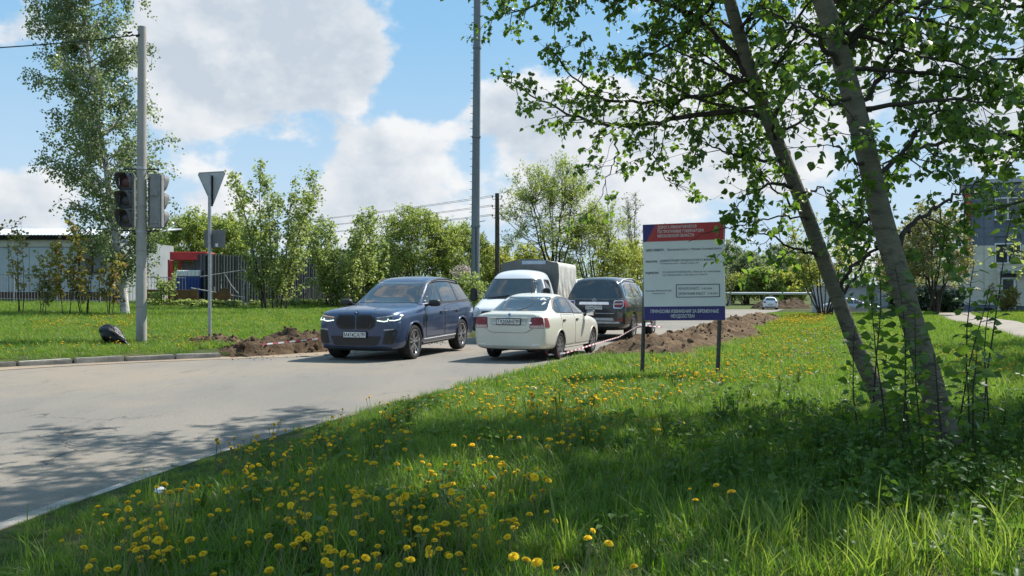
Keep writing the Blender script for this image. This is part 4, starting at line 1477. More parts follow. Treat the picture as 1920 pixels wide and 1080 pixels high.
# windscreen and glasshouse
c.patch('windscreen', round_poly([(-.76, 1.235), (.76, 1.235), (.62, 1.715), (-.62, 1.715)], .06), 'front', GL, .007)
for vw in ('left', 'right'):
    c.patch('window_surround', round_poly([(1.00, 1.195), (.12, 1.70), (-.30, 1.765), (-1.6, 1.76), (-2.08, 1.68), (-2.28, 1.26), (-2.2, 1.215)], .05), vw, M['black_plastic'], .006)
    c.patch('side_window', round_poly([(.84, 1.235), (.10, 1.665), (-.12, 1.71), (-.12, 1.235)], .035), vw, GL, .012)
    c.patch('side_window', round_poly([(-.20, 1.24), (-.20, 1.715), (-1.22, 1.715), (-1.22, 1.25)], .035), vw, GL, .012)
    c.patch('side_window', round_poly([(-1.30, 1.25), (-1.30, 1.71), (-1.68, 1.70), (-2.03, 1.63), (-2.19, 1.28)], .035), vw, GL, .012)
    # doors with dark shut lines round them
    for (x0, x1, xr) in ((1.02, -.16, -.16), (-.18, -1.22, -1.02)):
        poly = round_poly([(x0, .46), (x0 - .02, 1.15), (x1, 1.20), (x1, .86), (xr, .46)], .07)
        c.patch('shut_line', poly, vw, M['black_plastic'], .002)
        ins = [(a + (.014 if a < (x0 + x1) / 2 else -.014), b + (.014 if b < .8 else -.014)) for a, b in poly]
        dd = c.patch('door', ins, vw, M['paint_blue'], .006)
        hx = x1 + .17
        c.patch('handle', round_poly([(hx - .10, .985), (hx + .10, .985), (hx + .10, 1.02), (hx - .10, 1.02)], .012), vw, M['black_plastic'], .035, parent=dd, depth=.03)
    c.line('sill_strip', [(1.15, .33), (-.95, .33)], vw, M['black_plastic'], .035, .0)
    c.line('sill_trim', [(1.15, .42), (-.95, .42)], vw, M['galv'], .010, .012)
    s_ = 1 if vw == 'left' else -1
    mb = MB()
    pts = [c.hit('top', x, s_ * .665, o) for x, o in ((.0, .0), (-.12, .055), (-.5, .075), (-1.1, .075), (-1.75, .065), (-1.95, .0))]
    mb.tube(pts, .020, 8).build('roof_rail', M['black_plastic'], c.root, smooth=True)
    c.patch('fender_vent', round_poly([(1.20, .74), (1.14, .74), (1.10, .96), (1.16, .96)], .015), vw, M['black_plastic'], .005)
    for (x, y) in WH:
        if y * s_ < 0: continue
        mb = MB()
        ang_ = np.linspace(R(8), R(172), 20)
        arr = [c.hit(vw, x + math.cos(t_) * (wr + .075), wr + math.sin(t_) * (wr + .075), .003) for t_ in ang_]
        mb.tube(arr, .020, 6).build('arch_trim', M['paint_blue'], c.root, smooth=True)
c.patch('rear_window', round_poly([(-.68, 1.27), (.68, 1.27), (.58, 1.60), (-.58, 1.60)], .05), 'rear', GL, .008)
# front: kidneys with vertical bars, lamps, intakes, plate
for s_ in (-1, 1):
    k = c.patch('grille', round_poly([(s_ * .025, .705), (s_ * .36, .705), (s_ * .455, .80), (s_ * .455, .93), (s_ * .39, 1.012), (s_ * .025, 1.012)], .05), 'front', M['dark_alloy'], .022, depth=.05)
    c.patch('grille_mesh', round_poly([(s_ * .045, .73), (s_ * .35, .73), (s_ * .43, .81), (s_ * .43, .92), (s_ * .375, .988), (s_ * .045, .988)], .04), 'front', M['grille'], .028, parent=k)
    bars = MB()
    for q in range(8):
        yy = s_ * (.07 + q * .047)
        zt_, zb_ = (.975 if q < 7 else .93), (.745 if q < 6 else .80)
        bars.tube([c.hit('front', yy, zb_, .034), c.hit('front', yy, (zb_ + zt_) / 2, .036), c.hit('front', yy, zt_, .034)], .006, 4)
    tag(bars.build('grille_bars', M['black_plastic'], k), kind='stuff')
    hl = c.patch('headlight', round_poly([(s_ * .50, .885), (s_ * .66, .862), (s_ * .93, .90), (s_ * .94, .985), (s_ * .80, .985), (s_ * .50, .945)], .025), 'front', M['dark_lamp'], .010)
    c.line('light_guide', [(s_ * .51, .895), (s_ * .66, .875), (s_ * .74, .888), (s_ * .755, .935)], 'front', M['drl'], .011, .014, parent=hl)
    c.line('light_guide', [(s_ * .775, .90), (s_ * .86, .895), (s_ * .92, .915), (s_ * .925, .95)], 'front', M['drl'], .010, .014, parent=hl)
    c.line('brow', [(s_ * .50, .952), (s_ * .80, .990), (s_ * .93, .992)], 'front', M['amber'] if s_ < 0 else M['lamp'], .012, .012, parent=hl)
    c.patch('air_intake', round_poly([(s_ * .62, .39), (s_ * .86, .40), (s_ * .92, .70), (s_ * .68, .66)], .04), 'front', M['grille'], .008)
    c.patch('fog_light', round_poly([(s_ * .66, .685), (s_ * .85, .695), (s_ * .85, .722), (s_ * .66, .712)], .012), 'front', M['lamp'], .016)
c.patch('lower_intake', round_poly([(-.50, .355), (.50, .355), (.60, .56), (-.60, .56)], .05), 'front', M['grille'], .008)
c.line('splitter', [(-.80, .305), (-.4, .30), (.4, .30), (.80, .305)], 'front', M['black_plastic'], .022, .0)
c.plate('front', 0, .59, 'М474СА', '790', out=.035)
em = c.hit('front', 0, 1.055, .008)
e = MB().lathe([(0.0, .010), (.041, .010), (.041, 0), (0, 0)], 20, axis='x').build('emblem', M['ink'], c.root, loc=em, rot=(0, R(-35), 0))
for q in range(4):
    a0 = q * math.pi / 2
    MB().prism([(0, 0)] + [(.028 * math.cos(a0 + j * math.pi / 8), .028 * math.sin(a0 + j * math.pi / 8)) for j in range(5)], .0102, .0125, 'yz').build('quadrant', M['p_white'] if q % 2 else M['tank_blue'], e)
for s_ in (-1, 1):
    c.mirror(.80, s_ * .985, 1.235, M['black_plastic'], (.16, .27, .16))
for s_ in (-1, 1):
    c.line('bonnet_crease', [(1.15, s_ * .42), (1.9, s_ * .36), (2.35, s_ * .34)], 'top', M['paint_blue'], .014, -.005)
c.patch('tail_light', round_poly([(-.9, .98), (.9, .98), (.9, 1.10), (-.9, 1.10)], .03), 'rear', M['tail_red'], .01)

# ---- 2. white saloon seen from behind
h2 = R(21.5)
ox, oy = place((.985, 18.75), 0, (-1.18, -.74), h2)
ST = [(2.20, .32, .46, .46, .54, .62, .50, .65, .44, .67),
      (2.15, .24, .62, .48, .70, .70, .64, .74, .56, .76),
      (1.95, .19, .74, .50, .81, .78, .75, .82, .66, .85),
      (1.55, .18, .78, .53, .845, .85, .79, .89, .70, .93),
      (1.10, .18, .79, .56, .85, .905, .795, .945, .70, .985),
      (.92, .18, .79, .56, .85, .92, .795, .97, .70, 1.02),
      (.28, .18, .79, .57, .85, .945, .795, 1.30, .60, 1.355),
      (-.08, .18, .79, .58, .85, .955, .795, 1.385, .575, 1.45),
      (-.60, .18, .79, .59, .85, .965, .795, 1.395, .57, 1.475),
      (-1.02, .19, .79, .60, .85, .975, .795, 1.345, .57, 1.43),
      (-1.48, .20, .785, .61, .848, .985, .79, 1.115, .615, 1.17),
      (-1.66, .21, .78, .61, .845, .985, .785, 1.03, .66, 1.075),
      (-1.95, .22, .76, .61, .835, .975, .775, 1.015, .68, 1.045),
      (-2.12, .24, .73, .58, .815, .95, .75, .995, .67, 1.025),
      (-2.165, .27, .69, .56, .78, .86, .73, .90, .65, .915),
      (-2.20, .33, .60, .53, .70, .72, .65, .75, .58, .765)]
wr = .298
WH = [(1.37, .74), (1.37, -.74), (-1.18, .74), (-1.18, -.74)]
c = Car('cream white saloon seen from behind on the right lane of the road', 'car', (ox, oy, float(zroad(18.9))), h2, ST, WH, wr, M['paint_white'], arch=.045, name='saloon_car')
settle(c, .010)
for x, y in WH: c.wheel(x, y, wr, .19, 7, M['alloy'], rr=.68)
for vw in ('left', 'right'):
    c.patch('window_surround', round_poly([(.98, .965), (.20, 1.31), (-.2, 1.372), (-.62, 1.378), (-1.00, 1.325), (-1.34, 1.10), (-1.30, 1.015)], .05), vw, M['black_plastic'], .005)
    c.patch('side_window', round_poly([(.80, .99), (.17, 1.285), (-.10, 1.335), (-.10, 1.0)], .03), vw, GL, .010)
    c.patch('side_window', round_poly([(-.17, 1.0), (-.17, 1.338), (-.62, 1.345), (-.96, 1.295), (-1.02, 1.02)], .03), vw, GL, .010)
    c.patch('side_window', round_poly([(-1.06, 1.03), (-1.01, 1.27), (-1.27, 1.09), (-1.25, 1.035)], .02), vw, GL, .010)
    for (x0, x1, xr) in ((1.00, -.135, -.135), (-.15, -1.10, -.80)):
        poly = round_poly([(x0, .30), (x0 - .03, .955), (x1, .99), (x1, .72), (xr, .30)], .06)
        c.patch('shut_line', poly, vw, M['black_plastic'], .0015)
        ins = [(a + (.009 if a < (x0 + x1) / 2 else -.009), b + (.009 if b < .6 else -.009)) for a, b in poly]
        dd = c.patch('door', ins, vw, M['paint_white'], .004)
        hx = x1 + .15
        c.patch('handle', round_poly([(hx - .085, .835), (hx + .085, .835), (hx + .085, .865), (hx - .085, .865)], .01), vw, M['black_plastic'], .024, parent=dd, depth=.02)
    c.line('sill_trim', [(1.0, .255), (-.8, .255)], vw, M['paint_white'], .02, .0)
    s_ = 1 if vw == 'left' else -1
    # tail lamps wrap the corner: one piece on the back, one on the flank
    tl = c.patch('tail_light', round_poly([(-s_ * -.47, .70), (s_ * .50, .93), (s_ * .74, .93), (s_ * .79, .70)], .03), 'rear', M['tail_red'], .010)
    c.patch('lamp_strip', round_poly([(s_ * .49, .705), (s_ * .495, .765), (s_ * .775, .765), (s_ * .785, .705)], .012), 'rear', M['tail_clear'], .014, parent=tl)
    c.patch('lamp_side', round_poly([(-1.92, .72), (-1.98, .92), (-2.09, .92), (-2.12, .72)], .03), vw, M['tail_red'], .010, parent=tl)
c.patch('rear_window', round_poly([(-.63, 1.06), (.63, 1.06), (.51, 1.365), (-.51, 1.365)], .05), 'rear', GL, .006)
c.patch('windscreen', round_poly([(-.66, 1.0), (.66, 1.0), (.54, 1.37), (-.54, 1.37)], .05), 'front', GL, .006)
poly = round_poly([(-.40, .60), (.40, .60), (.58, .72), (.60, .985), (-.60, .985), (-.58, .72)], .07)
c.patch('shut_line', poly, 'rear', M['black_plastic'], .002)
ins = [(a * .984, .60 + .008 + (b - .60) * .975) for a, b in poly]
bl = c.patch('boot_lid', ins, 'rear', M['paint_white'], .007)
c.patch('plate_recess', round_poly([(-.40, .76), (.40, .76), (.44, .905), (-.44, .905)], .02), 'rear', pm('recess', (.46, .45, .40), (.42, .41, .37), rough=.5), .010, parent=bl)
c.line('recess_edge', [(-.44, .910), (.44, .910)], 'rear', M['paint_white'], .014, .014, parent=bl)
c.plate('rear', 0, .835, 'Т920МН', '790', out=.028)
ep = c.hit('rear', 0, .968, .012)
e = MB().lathe([(.030, -.002), (.046, -.004), (.046, -.012), (.030, -.012)], 24, axis='x', close=True).build('emblem', M['chrome'], c.root, loc=ep, rot=(0, R(18), 0))
MB().lathe([(0, -.001), (.036, -.001), (.036, -.005), (0, -.005)], 20, axis='x').build('disc', M['tank_blue'], e)
vv = MB()
for (a, b) in (((.020, .026), (.0, .002)), ((-.020, .026), (.0, .002)), ((.030, .008), (.014, -.026)), ((.014, -.026), (0, -.004)), ((0, -.004), (-.014, -.026)), ((-.014, -.026), (-.030, .008))):
    vv.tube([(-.012, a[0], a[1]), (-.012, b[0], b[1])], .005, 4)
vv.build('monogram', M['chrome'], e)
c.patch('badge', round_poly([(-.52, .80), (-.46, .80), (-.46, .83), (-.52, .83)], .01), 'rear', M['chrome'], .014)
c.line('bumper_crease', [(-.66, .335), (.66, .335)], 'rear', M['paint_white'], .012, .002)
for s_ in (-1, 1): c.patch('reflector', round_poly([(s_ * .52, .34), (s_ * .70, .355), (s_ * .70, .375), (s_ * .52, .36)], .006), 'rear', M['tail_red'] if s_ > 9 else M['p_white'], .006)
MB().tube([(-2.08, .42, .235), (-1.7, .42, .24)], .028, 8).build('exhaust', M['dark_alloy'], c.root)
MB().box((-1.2, 0, .24), (.1, 1.3, .09)).build('rear_axle', M['black_plastic'], c.root)
for s_ in (-1, 1): MB().box((-1.62, s_ * .42, .235), (.55, .26, .11)).build('silencer', M['black_plastic'], c.root, bevel=.03)
for s_ in (-1, 1): c.mirror(.68, s_ * .86, .985, M['black_plastic'], (.13, .21, .14))
ap = c.hit('top', -.78, 0, .0)
MB().tube([tuple(ap), (ap.x - .06, 0, ap.z + .18)], [.010, .004], 5).build('aerial', M['black_plastic'], c.root)
for (x, y) in WH:
    arr = [c.hit('left' if y > 0 else 'right', x + math.cos(t_) * (wr + .055), wr + math.sin(t_) * (wr + .055), .001) for t_ in np.linspace(R(5), R(175), 18)]
    MB().tube(arr, .012, 5).build('arch_trim', M['paint_white'], c.root, smooth=True)

# ---- 3. black off-road car seen from behind
h3 = R(20.5)
ox, oy = place((3.82, 27.75), 0, (-1.455, -.86), h3)
ST = [(2.57, .40, .66, .70, .78, 1.02, .72, 1.05, .64, 1.07),
      (2.50, .32, .82, .72, .91, 1.10, .86, 1.14, .76, 1.17),
      (2.20, .27, .90, .75, .985, 1.15, .92, 1.19, .84, 1.22),
      (1.60, .27, .92, .78, .998, 1.19, .93, 1.23, .85, 1.26),
      (1.15, .27, .92, .80, .998, 1.20, .93, 1.25, .85, 1.29),
      (1.00, .27, .92, .80, .998, 1.21, .93, 1.29, .84, 1.34),
      (.38, .27, .92, .80, .998, 1.22, .93, 1.70, .76, 1.77),
      (.02, .27, .92, .81, .998, 1.23, .93, 1.85, .735, 1.935),
      (-.80, .27, .92, .82, .998, 1.24, .93, 1.885, .73, 1.975),
      (-1.70, .27, .92, .82, .998, 1.24, .93, 1.86, .725, 1.955),
      (-2.22, .29, .915, .82, .99, 1.24, .92, 1.80, .715, 1.90),
      (-2.34, .30, .91, .82, .985, 1.24, .915, 1.71, .73, 1.80),
      (-2.47, .33, .90, .82, .97, 1.22, .90, 1.30, .81, 1.33),
      (-2.56, .36, .88, .80, .955, 1.12, .885, 1.17, .79, 1.19),
      (-2.59, .42, .80, .74, .87, .92, .80, .95, .72, .97)]
wr = .40
WH = [(1.62, .86), (1.62, -.86), (-1.455, .86), (-1.455, -.86)]
c = Car('black off-road car seen from behind with chrome tailgate bar', 'car', (ox, oy, float(zroad(27.8))), h3, ST, WH, wr, M['paint_black'], name='off_road_car')
settle(c, .011)
c.root.scale = (1.04, 1.04, 1.04)
for x, y in WH: c.wheel(x, y, wr, .275, 6, M['alloy'], rr=.66)
for vw in ('left', 'right'):
    c.patch('window_surround', round_poly([(1.05, 1.255), (.30, 1.70), (-.10, 1.775), (-1.7, 1.775), (-2.12, 1.70), (-2.30, 1.32), (-2.2, 1.275)], .05), vw, M['chrome'], .004)
    c.patch('side_window', round_poly([(.90, 1.285), (.24, 1.67), (-.05, 1.735), (-.05, 1.29)], .03), vw, GL, .012)
    c.patch('side_window', round_poly([(-.13, 1.29), (-.13, 1.738), (-1.12, 1.738), (-1.12, 1.30)], .03), vw, GL, .012)
    c.patch('side_window', round_poly([(-1.20, 1.30), (-1.20, 1.735), (-1.7, 1.735), (-2.05, 1.665), (-2.20, 1.34)], .03), vw, GL, .012)
    for (x0, x1, xr) in ((1.08, -.09, -.09), (-.11, -1.16, -.92)):
        poly = round_poly([(x0, .48), (x0 - .03, 1.22), (x1, 1.255), (x1, .92), (xr, .48)], .06)
        dd = c.patch('door', poly, vw, M['paint_black'], .006)
        hx = x1 + .16
        c.patch('handle', round_poly([(hx - .10, 1.09), (hx + .10, 1.09), (hx + .10, 1.125), (hx - .10, 1.125)], .012), vw, M['chrome'], .03, parent=dd, depth=.02)
    s_ = 1 if vw == 'left' else -1
    MB().tube([(1.05, s_ * .97, .40), (-.9, s_ * .97, .40)], .05, 6).build('side_step', M['galv'], c.root)
    pts = [c.hit('top', x, s_ * .70, o) for x, o in ((-.05, .0), (-.2, .06), (-.6, .085), (-1.3, .085), (-1.95, .07), (-2.12, .0))]
    MB().tube(pts, .025, 8).build('roof_rail', M['galv'], c.root, smooth=True)
    tl = c.patch('tail_light', round_poly([(s_ * .60, .97), (s_ * .61, 1.20), (s_ * .88, 1.215), (s_ * .91, 1.03), (s_ * .84, .965)], .035), 'rear', M['chrome'], .012)
    c.patch('lamp_red', round_poly([(s_ * .62, .995), (s_ * .63, 1.18), (s_ * .87, 1.19), (s_ * .885, 1.035), (s_ * .83, .988)], .03), 'rear', M['tail_red'], .017, parent=tl)
    c.patch('lamp_clear', round_poly([(s_ * .64, 1.075), (s_ * .64, 1.12), (s_ * .86, 1.125), (s_ * .86, 1.08)], .01), 'rear', M['tail_clear'], .021, parent=tl)
    c.patch('lamp_side', round_poly([(-2.26, 1.05), (-2.34, 1.21), (-2.50, 1.20), (-2.52, 1.0), (-2.40, .99)], .03), vw, M['tail_red'], .012, parent=tl)
    c.patch('reflector', round_poly([(s_ * .70, .575), (s_ * .88, .585), (s_ * .88, .66), (s_ * .70, .65)], .012), 'rear', M['tail_red'], .012)
    c.patch('mud_flap', [(s_ * .72, .14), (s_ * .95, .14), (s_ * .95, .4), (s_ * .72, .4)], 'rear', M['black_plastic'], -.5, depth=.01)
c.patch('rear_window', round_poly([(-.79, 1.27), (.79, 1.27), (.67, 1.80), (-.67, 1.80)], .06), 'rear', GL, .008)
c.line('chrome_strip', [(-.86, 1.245), (.86, 1.245)], 'rear', M['galv'], .010, .006)
c.patch('windscreen', round_poly([(-.78, 1.32), (.78, 1.32), (.68, 1.80), (-.68, 1.80)], .05), 'front', GL, .006)
c.patch('chrome_bar', round_poly([(-.47, 1.075), (.47, 1.075), (.45, 1.155), (-.45, 1.155)], .02), 'rear', M['chrome'], .035, depth=.05)
c.plate('rear', .0, .99, 'М346ЕО', '190', out=.02)
c.line('tailgate_trim', [(-.62, .815), (.62, .815)], 'rear', M['galv'], .014, .006)
c.patch('bumper_trim', round_poly([(-.62, .60), (.62, .60), (.58, .68), (-.58, .68)], .02), 'rear', M['galv'], .02)
c.patch('bumper_trim', round_poly([(-.80, .51), (.80, .51), (.78, .57), (-.78, .57)], .02), 'rear', M['galv'], .02)
ep = c.hit('rear', 0, 1.215, .010)
e = MB().lathe([(.042, .0), (.062, .0), (.062, -.014), (.042, -.014)], 24, axis='x', close=True).build('emblem', M['chrome'], c.root, loc=ep)
MB().box((-.008, 0, 0), (.016, .15, .026)).build('emblem_bar', M['chrome'], e)
for s_ in (-1, 1): c.mirror(.78, s_ * .99, 1.31, M['paint_black'], (.17, .27, .20))
MB().box((-1.455, 0, .38), (.16, 1.3, .14)).build('rear_axle', M['black_plastic'], c.root, bevel=.03)
MB().box((-2.0, -.2, .42), (.7, .9, .16)).build('spare_wheel', M['rubber'], c.root, bevel=.06, seg=2)

# ---- 4. white light truck with a canvas body, facing the camera
h4 = math.pi + R(17)
hx_, hy_ = math.sin(h4), math.cos(h4)
fx, fy = -.36, 25.1                     # middle of its front
ox, oy = fx - 2.72 * hx_, fy - 2.72 * hy_
ST = [(2.72, .42, .66, .66, .76, .90, .72, .93, .64, .95),
      (2.66, .34, .84, .66, .90, .98, .86, 1.02, .78, 1.04),
      (2.40, .32, .90, .68, .955, 1.08, .91, 1.12, .82, 1.15),
      (1.98, .32, .92, .70, .965, 1.20, .93, 1.25, .84, 1.29),
      (1.86, .32, .93, .72, .97, 1.22, .93, 1.34, .83, 1.39),
      (1.32, .32, .93, .74, .97, 1.24, .93, 1.86, .76, 1.95),
      (1.10, .32, .93, .75, .97, 1.25, .93, 2.02, .755, 2.15),
      (.75, .32, .93, .75, .97, 1.26, .93, 2.08, .76, 2.25),
      (-.10, .32, .93, .75, .97, 1.26, .93, 2.09, .76, 2.26),
      (-.32, .32, .93, .75, .97, 1.26, .93, 2.05, .75, 2.20),
      (-.38, .36, .88, .75, .93, 1.24, .88, 1.90, .70, 2.0)]
wr = .335
WH = [(1.72, .80), (1.72, -.80), (-1.35, .80), (-1.35, -.80)]
c = Car('white light truck with tall cab and grey canvas body facing the viewer', 'truck', (ox, oy, float(zroad(26))), h4, ST, WH[:2], wr, M['paint_white2'], arch=.06, name='light_truck')
settle(c, -.011)
for x, y in WH: c.wheel(x, y, wr, .20, 8, M['galv'], rr=.62)
gk = pm('grey_truck_plastic', (.030, .031, .033), (.045, .045, .047), scale=6, rough=.7)
c.patch('windscreen_seal', round_poly([(-.84, 1.30), (.84, 1.30), (.755, 1.93), (-.755, 1.93)], .08), 'front', M['black_plastic'], .006)
c.patch('windscreen', round_poly([(-.80, 1.35), (.80, 1.35), (.72, 1.90), (-.72, 1.90)], .07), 'front', GL, .011)
for (a, b) in (((-.62, 1.31), (.02, 1.40)), ((.10, 1.31), (.68, 1.39))):
    c.line('wiper', [a, b], 'front', M['black_plastic'], .012, .03)
for vw in ('left', 'right'):
    s_ = 1 if vw == 'left' else -1
    c.patch('window_seal', round_poly([(1.76, 1.30), (1.32, 1.83), (1.15, 1.92), (.86, 1.92), (.86, 1.30)], .06), vw, M['black_plastic'], .005)
    c.patch('side_window', round_poly([(1.70, 1.33), (1.30, 1.80), (1.14, 1.89), (.90, 1.89), (.90, 1.33)], .05), vw, M['window'] if False else GL, .010)
    c.patch('window_seal', round_poly([(.66, 1.30), (.66, 1.92), (.02, 1.92), (.02, 1.30)], .08), vw, M['black_plastic'], .005)
    c.patch('side_window', round_poly([(.62, 1.33), (.62, 1.89), (.06, 1.89), (.06, 1.33)], .06), vw, GL, .010)
    poly = round_poly([(1.36, .42), (1.80, .95), (1.78, 1.28), (.80, 1.28), (.80, .42)], .06)
    c.patch('shut_line', poly, vw, M['black_plastic'], .0015)
    dd = c.patch('door', [(a + (.012 if a < 1.2 else -.012), b + (.012 if b < .8 else -.012)) for a, b in poly], vw, M['paint_white2'], .004)
    c.patch('handle', round_poly([(.86, 1.10), (1.02, 1.10), (1.02, 1.14), (.86, 1.14)], .01), vw, M['black_plastic'], .02, parent=dd)
    c.patch('headlight', round_poly([(s_ * .60, .78), (s_ * .83, .77), (s_ * .86, 1.0), (s_ * .78, 1.05), (s_ * .64, 1.0)], .06), 'front', M['lamp'], .012)
    ml = MB().box((0, 0, 0), (.12, .22, .40)).build('mirror', M['black_plastic'], c.root, loc=(1.74, s_ * 1.16, 1.43), bevel=.035, seg=2)
    MB().box((-.063, 0, 0), (.01, .18, .34)).build('mirror_glass', M['chrome'], ml)
    MB().tube([(0, -s_ * .06, .1), (-.05, -s_ * .24, .02)], .018, 5).build('arm', M['black_plastic'], ml)
    MB().tube([(0, -s_ * .06, -.1), (-.05, -s_ * .24, -.12)], .018, 5).build('arm', M['black_plastic'], ml)
bpoly = round_poly([(-.86, .30), (.86, .30), (.90, .62), (.88, .76), (-.88, .76), (-.90, .62)], .06)
c.patch('bumper', bpoly, 'front', gk, .05, depth=.10)
c.patch('grille', round_poly([(-.56, .76), (.56, .76), (.58, .94), (-.58, .94)], .05), 'front', gk, .02)
c.plate('front', 0, .50, 'О128КР', '190', out=.09)
# chassis, dropside bed, canvas
MB().box((-1.6, .42, .62), (2.9, .09, .16)).build('chassis_rail', M['black_plastic'], c.root)
MB().box((-1.6, -.42, .62), (2.9, .09, .16)).build('chassis_rail', M['black_plastic'], c.root)
MB().box((-1.95, 0, .80), (2.95, 2.02, .10)).build('bed', gk, c.root)
for s_ in (-1, 1): MB().box((-1.95, s_ * 1.015, 1.03), (2.95, .04, .40)).build('dropside', M['paint_white2'], c.root, bevel=.01)
MB().box((-3.44, 0, 1.03), (.04, 2.02, .40)).build('tailboard', M['paint_white2'], c.root, bevel=.01)
# canvas with a low ridge, sagging between hoops and gathered in folds low down
nx_, ntt = 56, 46
V = []
for i in range(nx_ + 1):
    x = -.46 - i / nx_ * 2.62
    hoop = abs(math.sin(i / nx_ * math.pi * 4))
    for j in range(ntt + 1):
        t = j / ntt * 2 - 1                      # -1 right sill .. 1 left sill
        a = abs(t)
        sgn = 1 if t >= 0 else -1
        if a < .42:
            q = a / .42
            y, z = q * .89, 2.62 - .13 * q ** 2 - .02 * hoop * (1 - q)
        elif a < .5:
            q = (a - .42) / .08
            y, z = .89 + .095 * math.sin(q * math.pi / 2), 2.51 - .10 * (1 - math.cos(q * math.pi / 2))
        else:
            q = (a - .5) / .5
            fold = (.035 * q * math.sin((x * 4.3 + q * 2.4) * 3.1) + .02 * math.sin((x * 2.2 - q * 1.7) * 4.0) + .03 * (float(vnoise(x * 3.2 + q * 2, q * 2.5, 3)) - .5)) * min(1, q * 2.5)
            y, z = .985 + .03 * q - .025 * hoop * math.sin(q * math.pi) + fold, 2.41 - q * 1.42
        V.append((x, sgn * y, z))
F, mi = [], []
w1 = ntt + 1
for i in range(nx_):
    for j in range(ntt):
        F.append((i * w1 + j, i * w1 + j + 1, (i + 1) * w1 + j + 1, (i + 1) * w1 + j))
me = mesh_np('canvas', np.array(V), np.array(F), M['tarp'], True)
cv = link('canvas', me, c.root)
for name_, i_, sg_ in (('canvas_front', 0, 1), ('canvas_back', nx_, -1)):
    ring = [V[i_ * w1 + j] for j in range(w1)]
    MB().add([(a + .006 * sg_, b * .997, z_) for a, b, z_ in ring], [tuple(range(w1))]).build(name_, M['tarp_shaded'], c.root)
mb = MB().box((-.44, .15, 2.50), (.02, .8, .12))
mb.build('canvas_window', pm('clear_film', (.35, .42, .50), (.30, .36, .44), rough=.3), c.root)

# ---- 5. far white hatchback going away
def small_car(label, x, y, z, heading, mat, hatch, name):
    ST = [(1.95, .32, .5, .48, .60, .66, .54, .69, .48, .71), (1.85, .22, .72, .5, .80, .78, .74, .82, .66, .85), (1.2, .19, .78, .54, .84, .92, .78, .96, .70, 1.0),
          (.85, .19, .78, .56, .84, .95, .78, 1.0, .70, 1.05), (.2, .19, .78, .57, .84, .97, .78, 1.32, .60, 1.38), (-.3, .19, .78, .58, .84, .98, .78, 1.42, .57, 1.49)]
    if hatch:
        ST += [(-1.1, .19, .78, .60, .84, .99, .78, 1.41, .57, 1.48), (-1.5, .2, .77, .62, .835, .99, .77, 1.34, .58, 1.40), (-1.78, .22, .76, .62, .82, .98, .76, 1.05, .66, 1.08), (-1.90, .28, .72, .58, .78, .80, .72, .84, .64, .86), (-1.93, .35, .6, .52, .66, .68, .6, .7, .54, .72)]
    else:
        ST += [(-.8, .19, .78, .59, .84, .99, .78, 1.39, .57, 1.46), (-1.35, .2, .78, .60, .84, .99, .78, 1.14, .62, 1.19), (-1.6, .2, .77, .61, .835, .98, .77, 1.03, .66, 1.07), (-2.1, .23, .75, .6, .82, .95, .75, .99, .66, 1.02), (-2.2, .32, .62, .55, .7, .75, .64, .78, .58, .8)]
    wr = .30
    WH = [(1.22, .74), (1.22, -.74), (-1.22, .74), (-1.22, -.74)]
    c = Car(label, 'car', (x, y, z), heading, ST, WH, wr, mat, arch=.045, name=name)
    for a, b in WH: c.wheel(a, b, wr, .19, 6, M['alloy'], rr=.66)
    rw = -.62 if hatch else -.6
    for vw in ('left', 'right'):
        s_ = 1 if vw == 'left' else -1
        c.patch('side_window', round_poly([(.80, 1.03), (.15, 1.32), (-.10, 1.37), (-.10, 1.03)], .03), vw, GL, .01)
        if hatch: c.patch('side_window', round_poly([(-.16, 1.03), (-.16, 1.375), (-1.0, 1.37), (-1.42, 1.30), (-1.5, 1.06)], .03), vw, GL, .01)
        else: c.patch('side_window', round_poly([(-.16, 1.03), (-.16, 1.375), (-.7, 1.36), (-1.1, 1.2), (-1.2, 1.05)], .03), vw, GL, .01)
        c.patch('tail_light', round_poly([(s_ * .52, .78), (s_ * .54, .98), (s_ * .74, .98), (s_ * .76, .80)], .02), 'rear', M['tail_red'], .012)
        c.patch('headlight', round_poly([(s_ * .40, .60), (s_ * .42, .72), (s_ * .72, .76), (s_ * .76, .64)], .02), 'front', M['lamp'], .012)
        c.mirror(.66, s_ * .84, 1.03, mat, (.12, .18, .13))
    c.patch('rear_window', round_poly([(-.58, 1.08), (.58, 1.08), (.50, 1.36), (-.50, 1.36)], .04), 'rear', GL, .008)
    c.patch('windscreen', round_poly([(-.62, 1.03), (.62, 1.03), (.53, 1.36), (-.53, 1.36)], .04), 'front', GL, .008)
    c.patch('lower_trim', round_poly([(-.58, .30), (.58, .30), (.6, .42), (-.6, .42)], .03), 'rear', M['black_plastic'], .01)
    return c


c = small_car('small white hatchback far away on the road seen from behind', 29.9, 99.0, -.945, R(14), M['paint_white2'], True, 'hatchback_car')
c.plate('rear', 0, .62, 'А105ТУ', '50', out=.02)
small_car('silver grey saloon parked side on before the pale garage', 25.95, 65.0, -.655, R(90 + 6), M['paint_silver'], False, 'saloon_car')
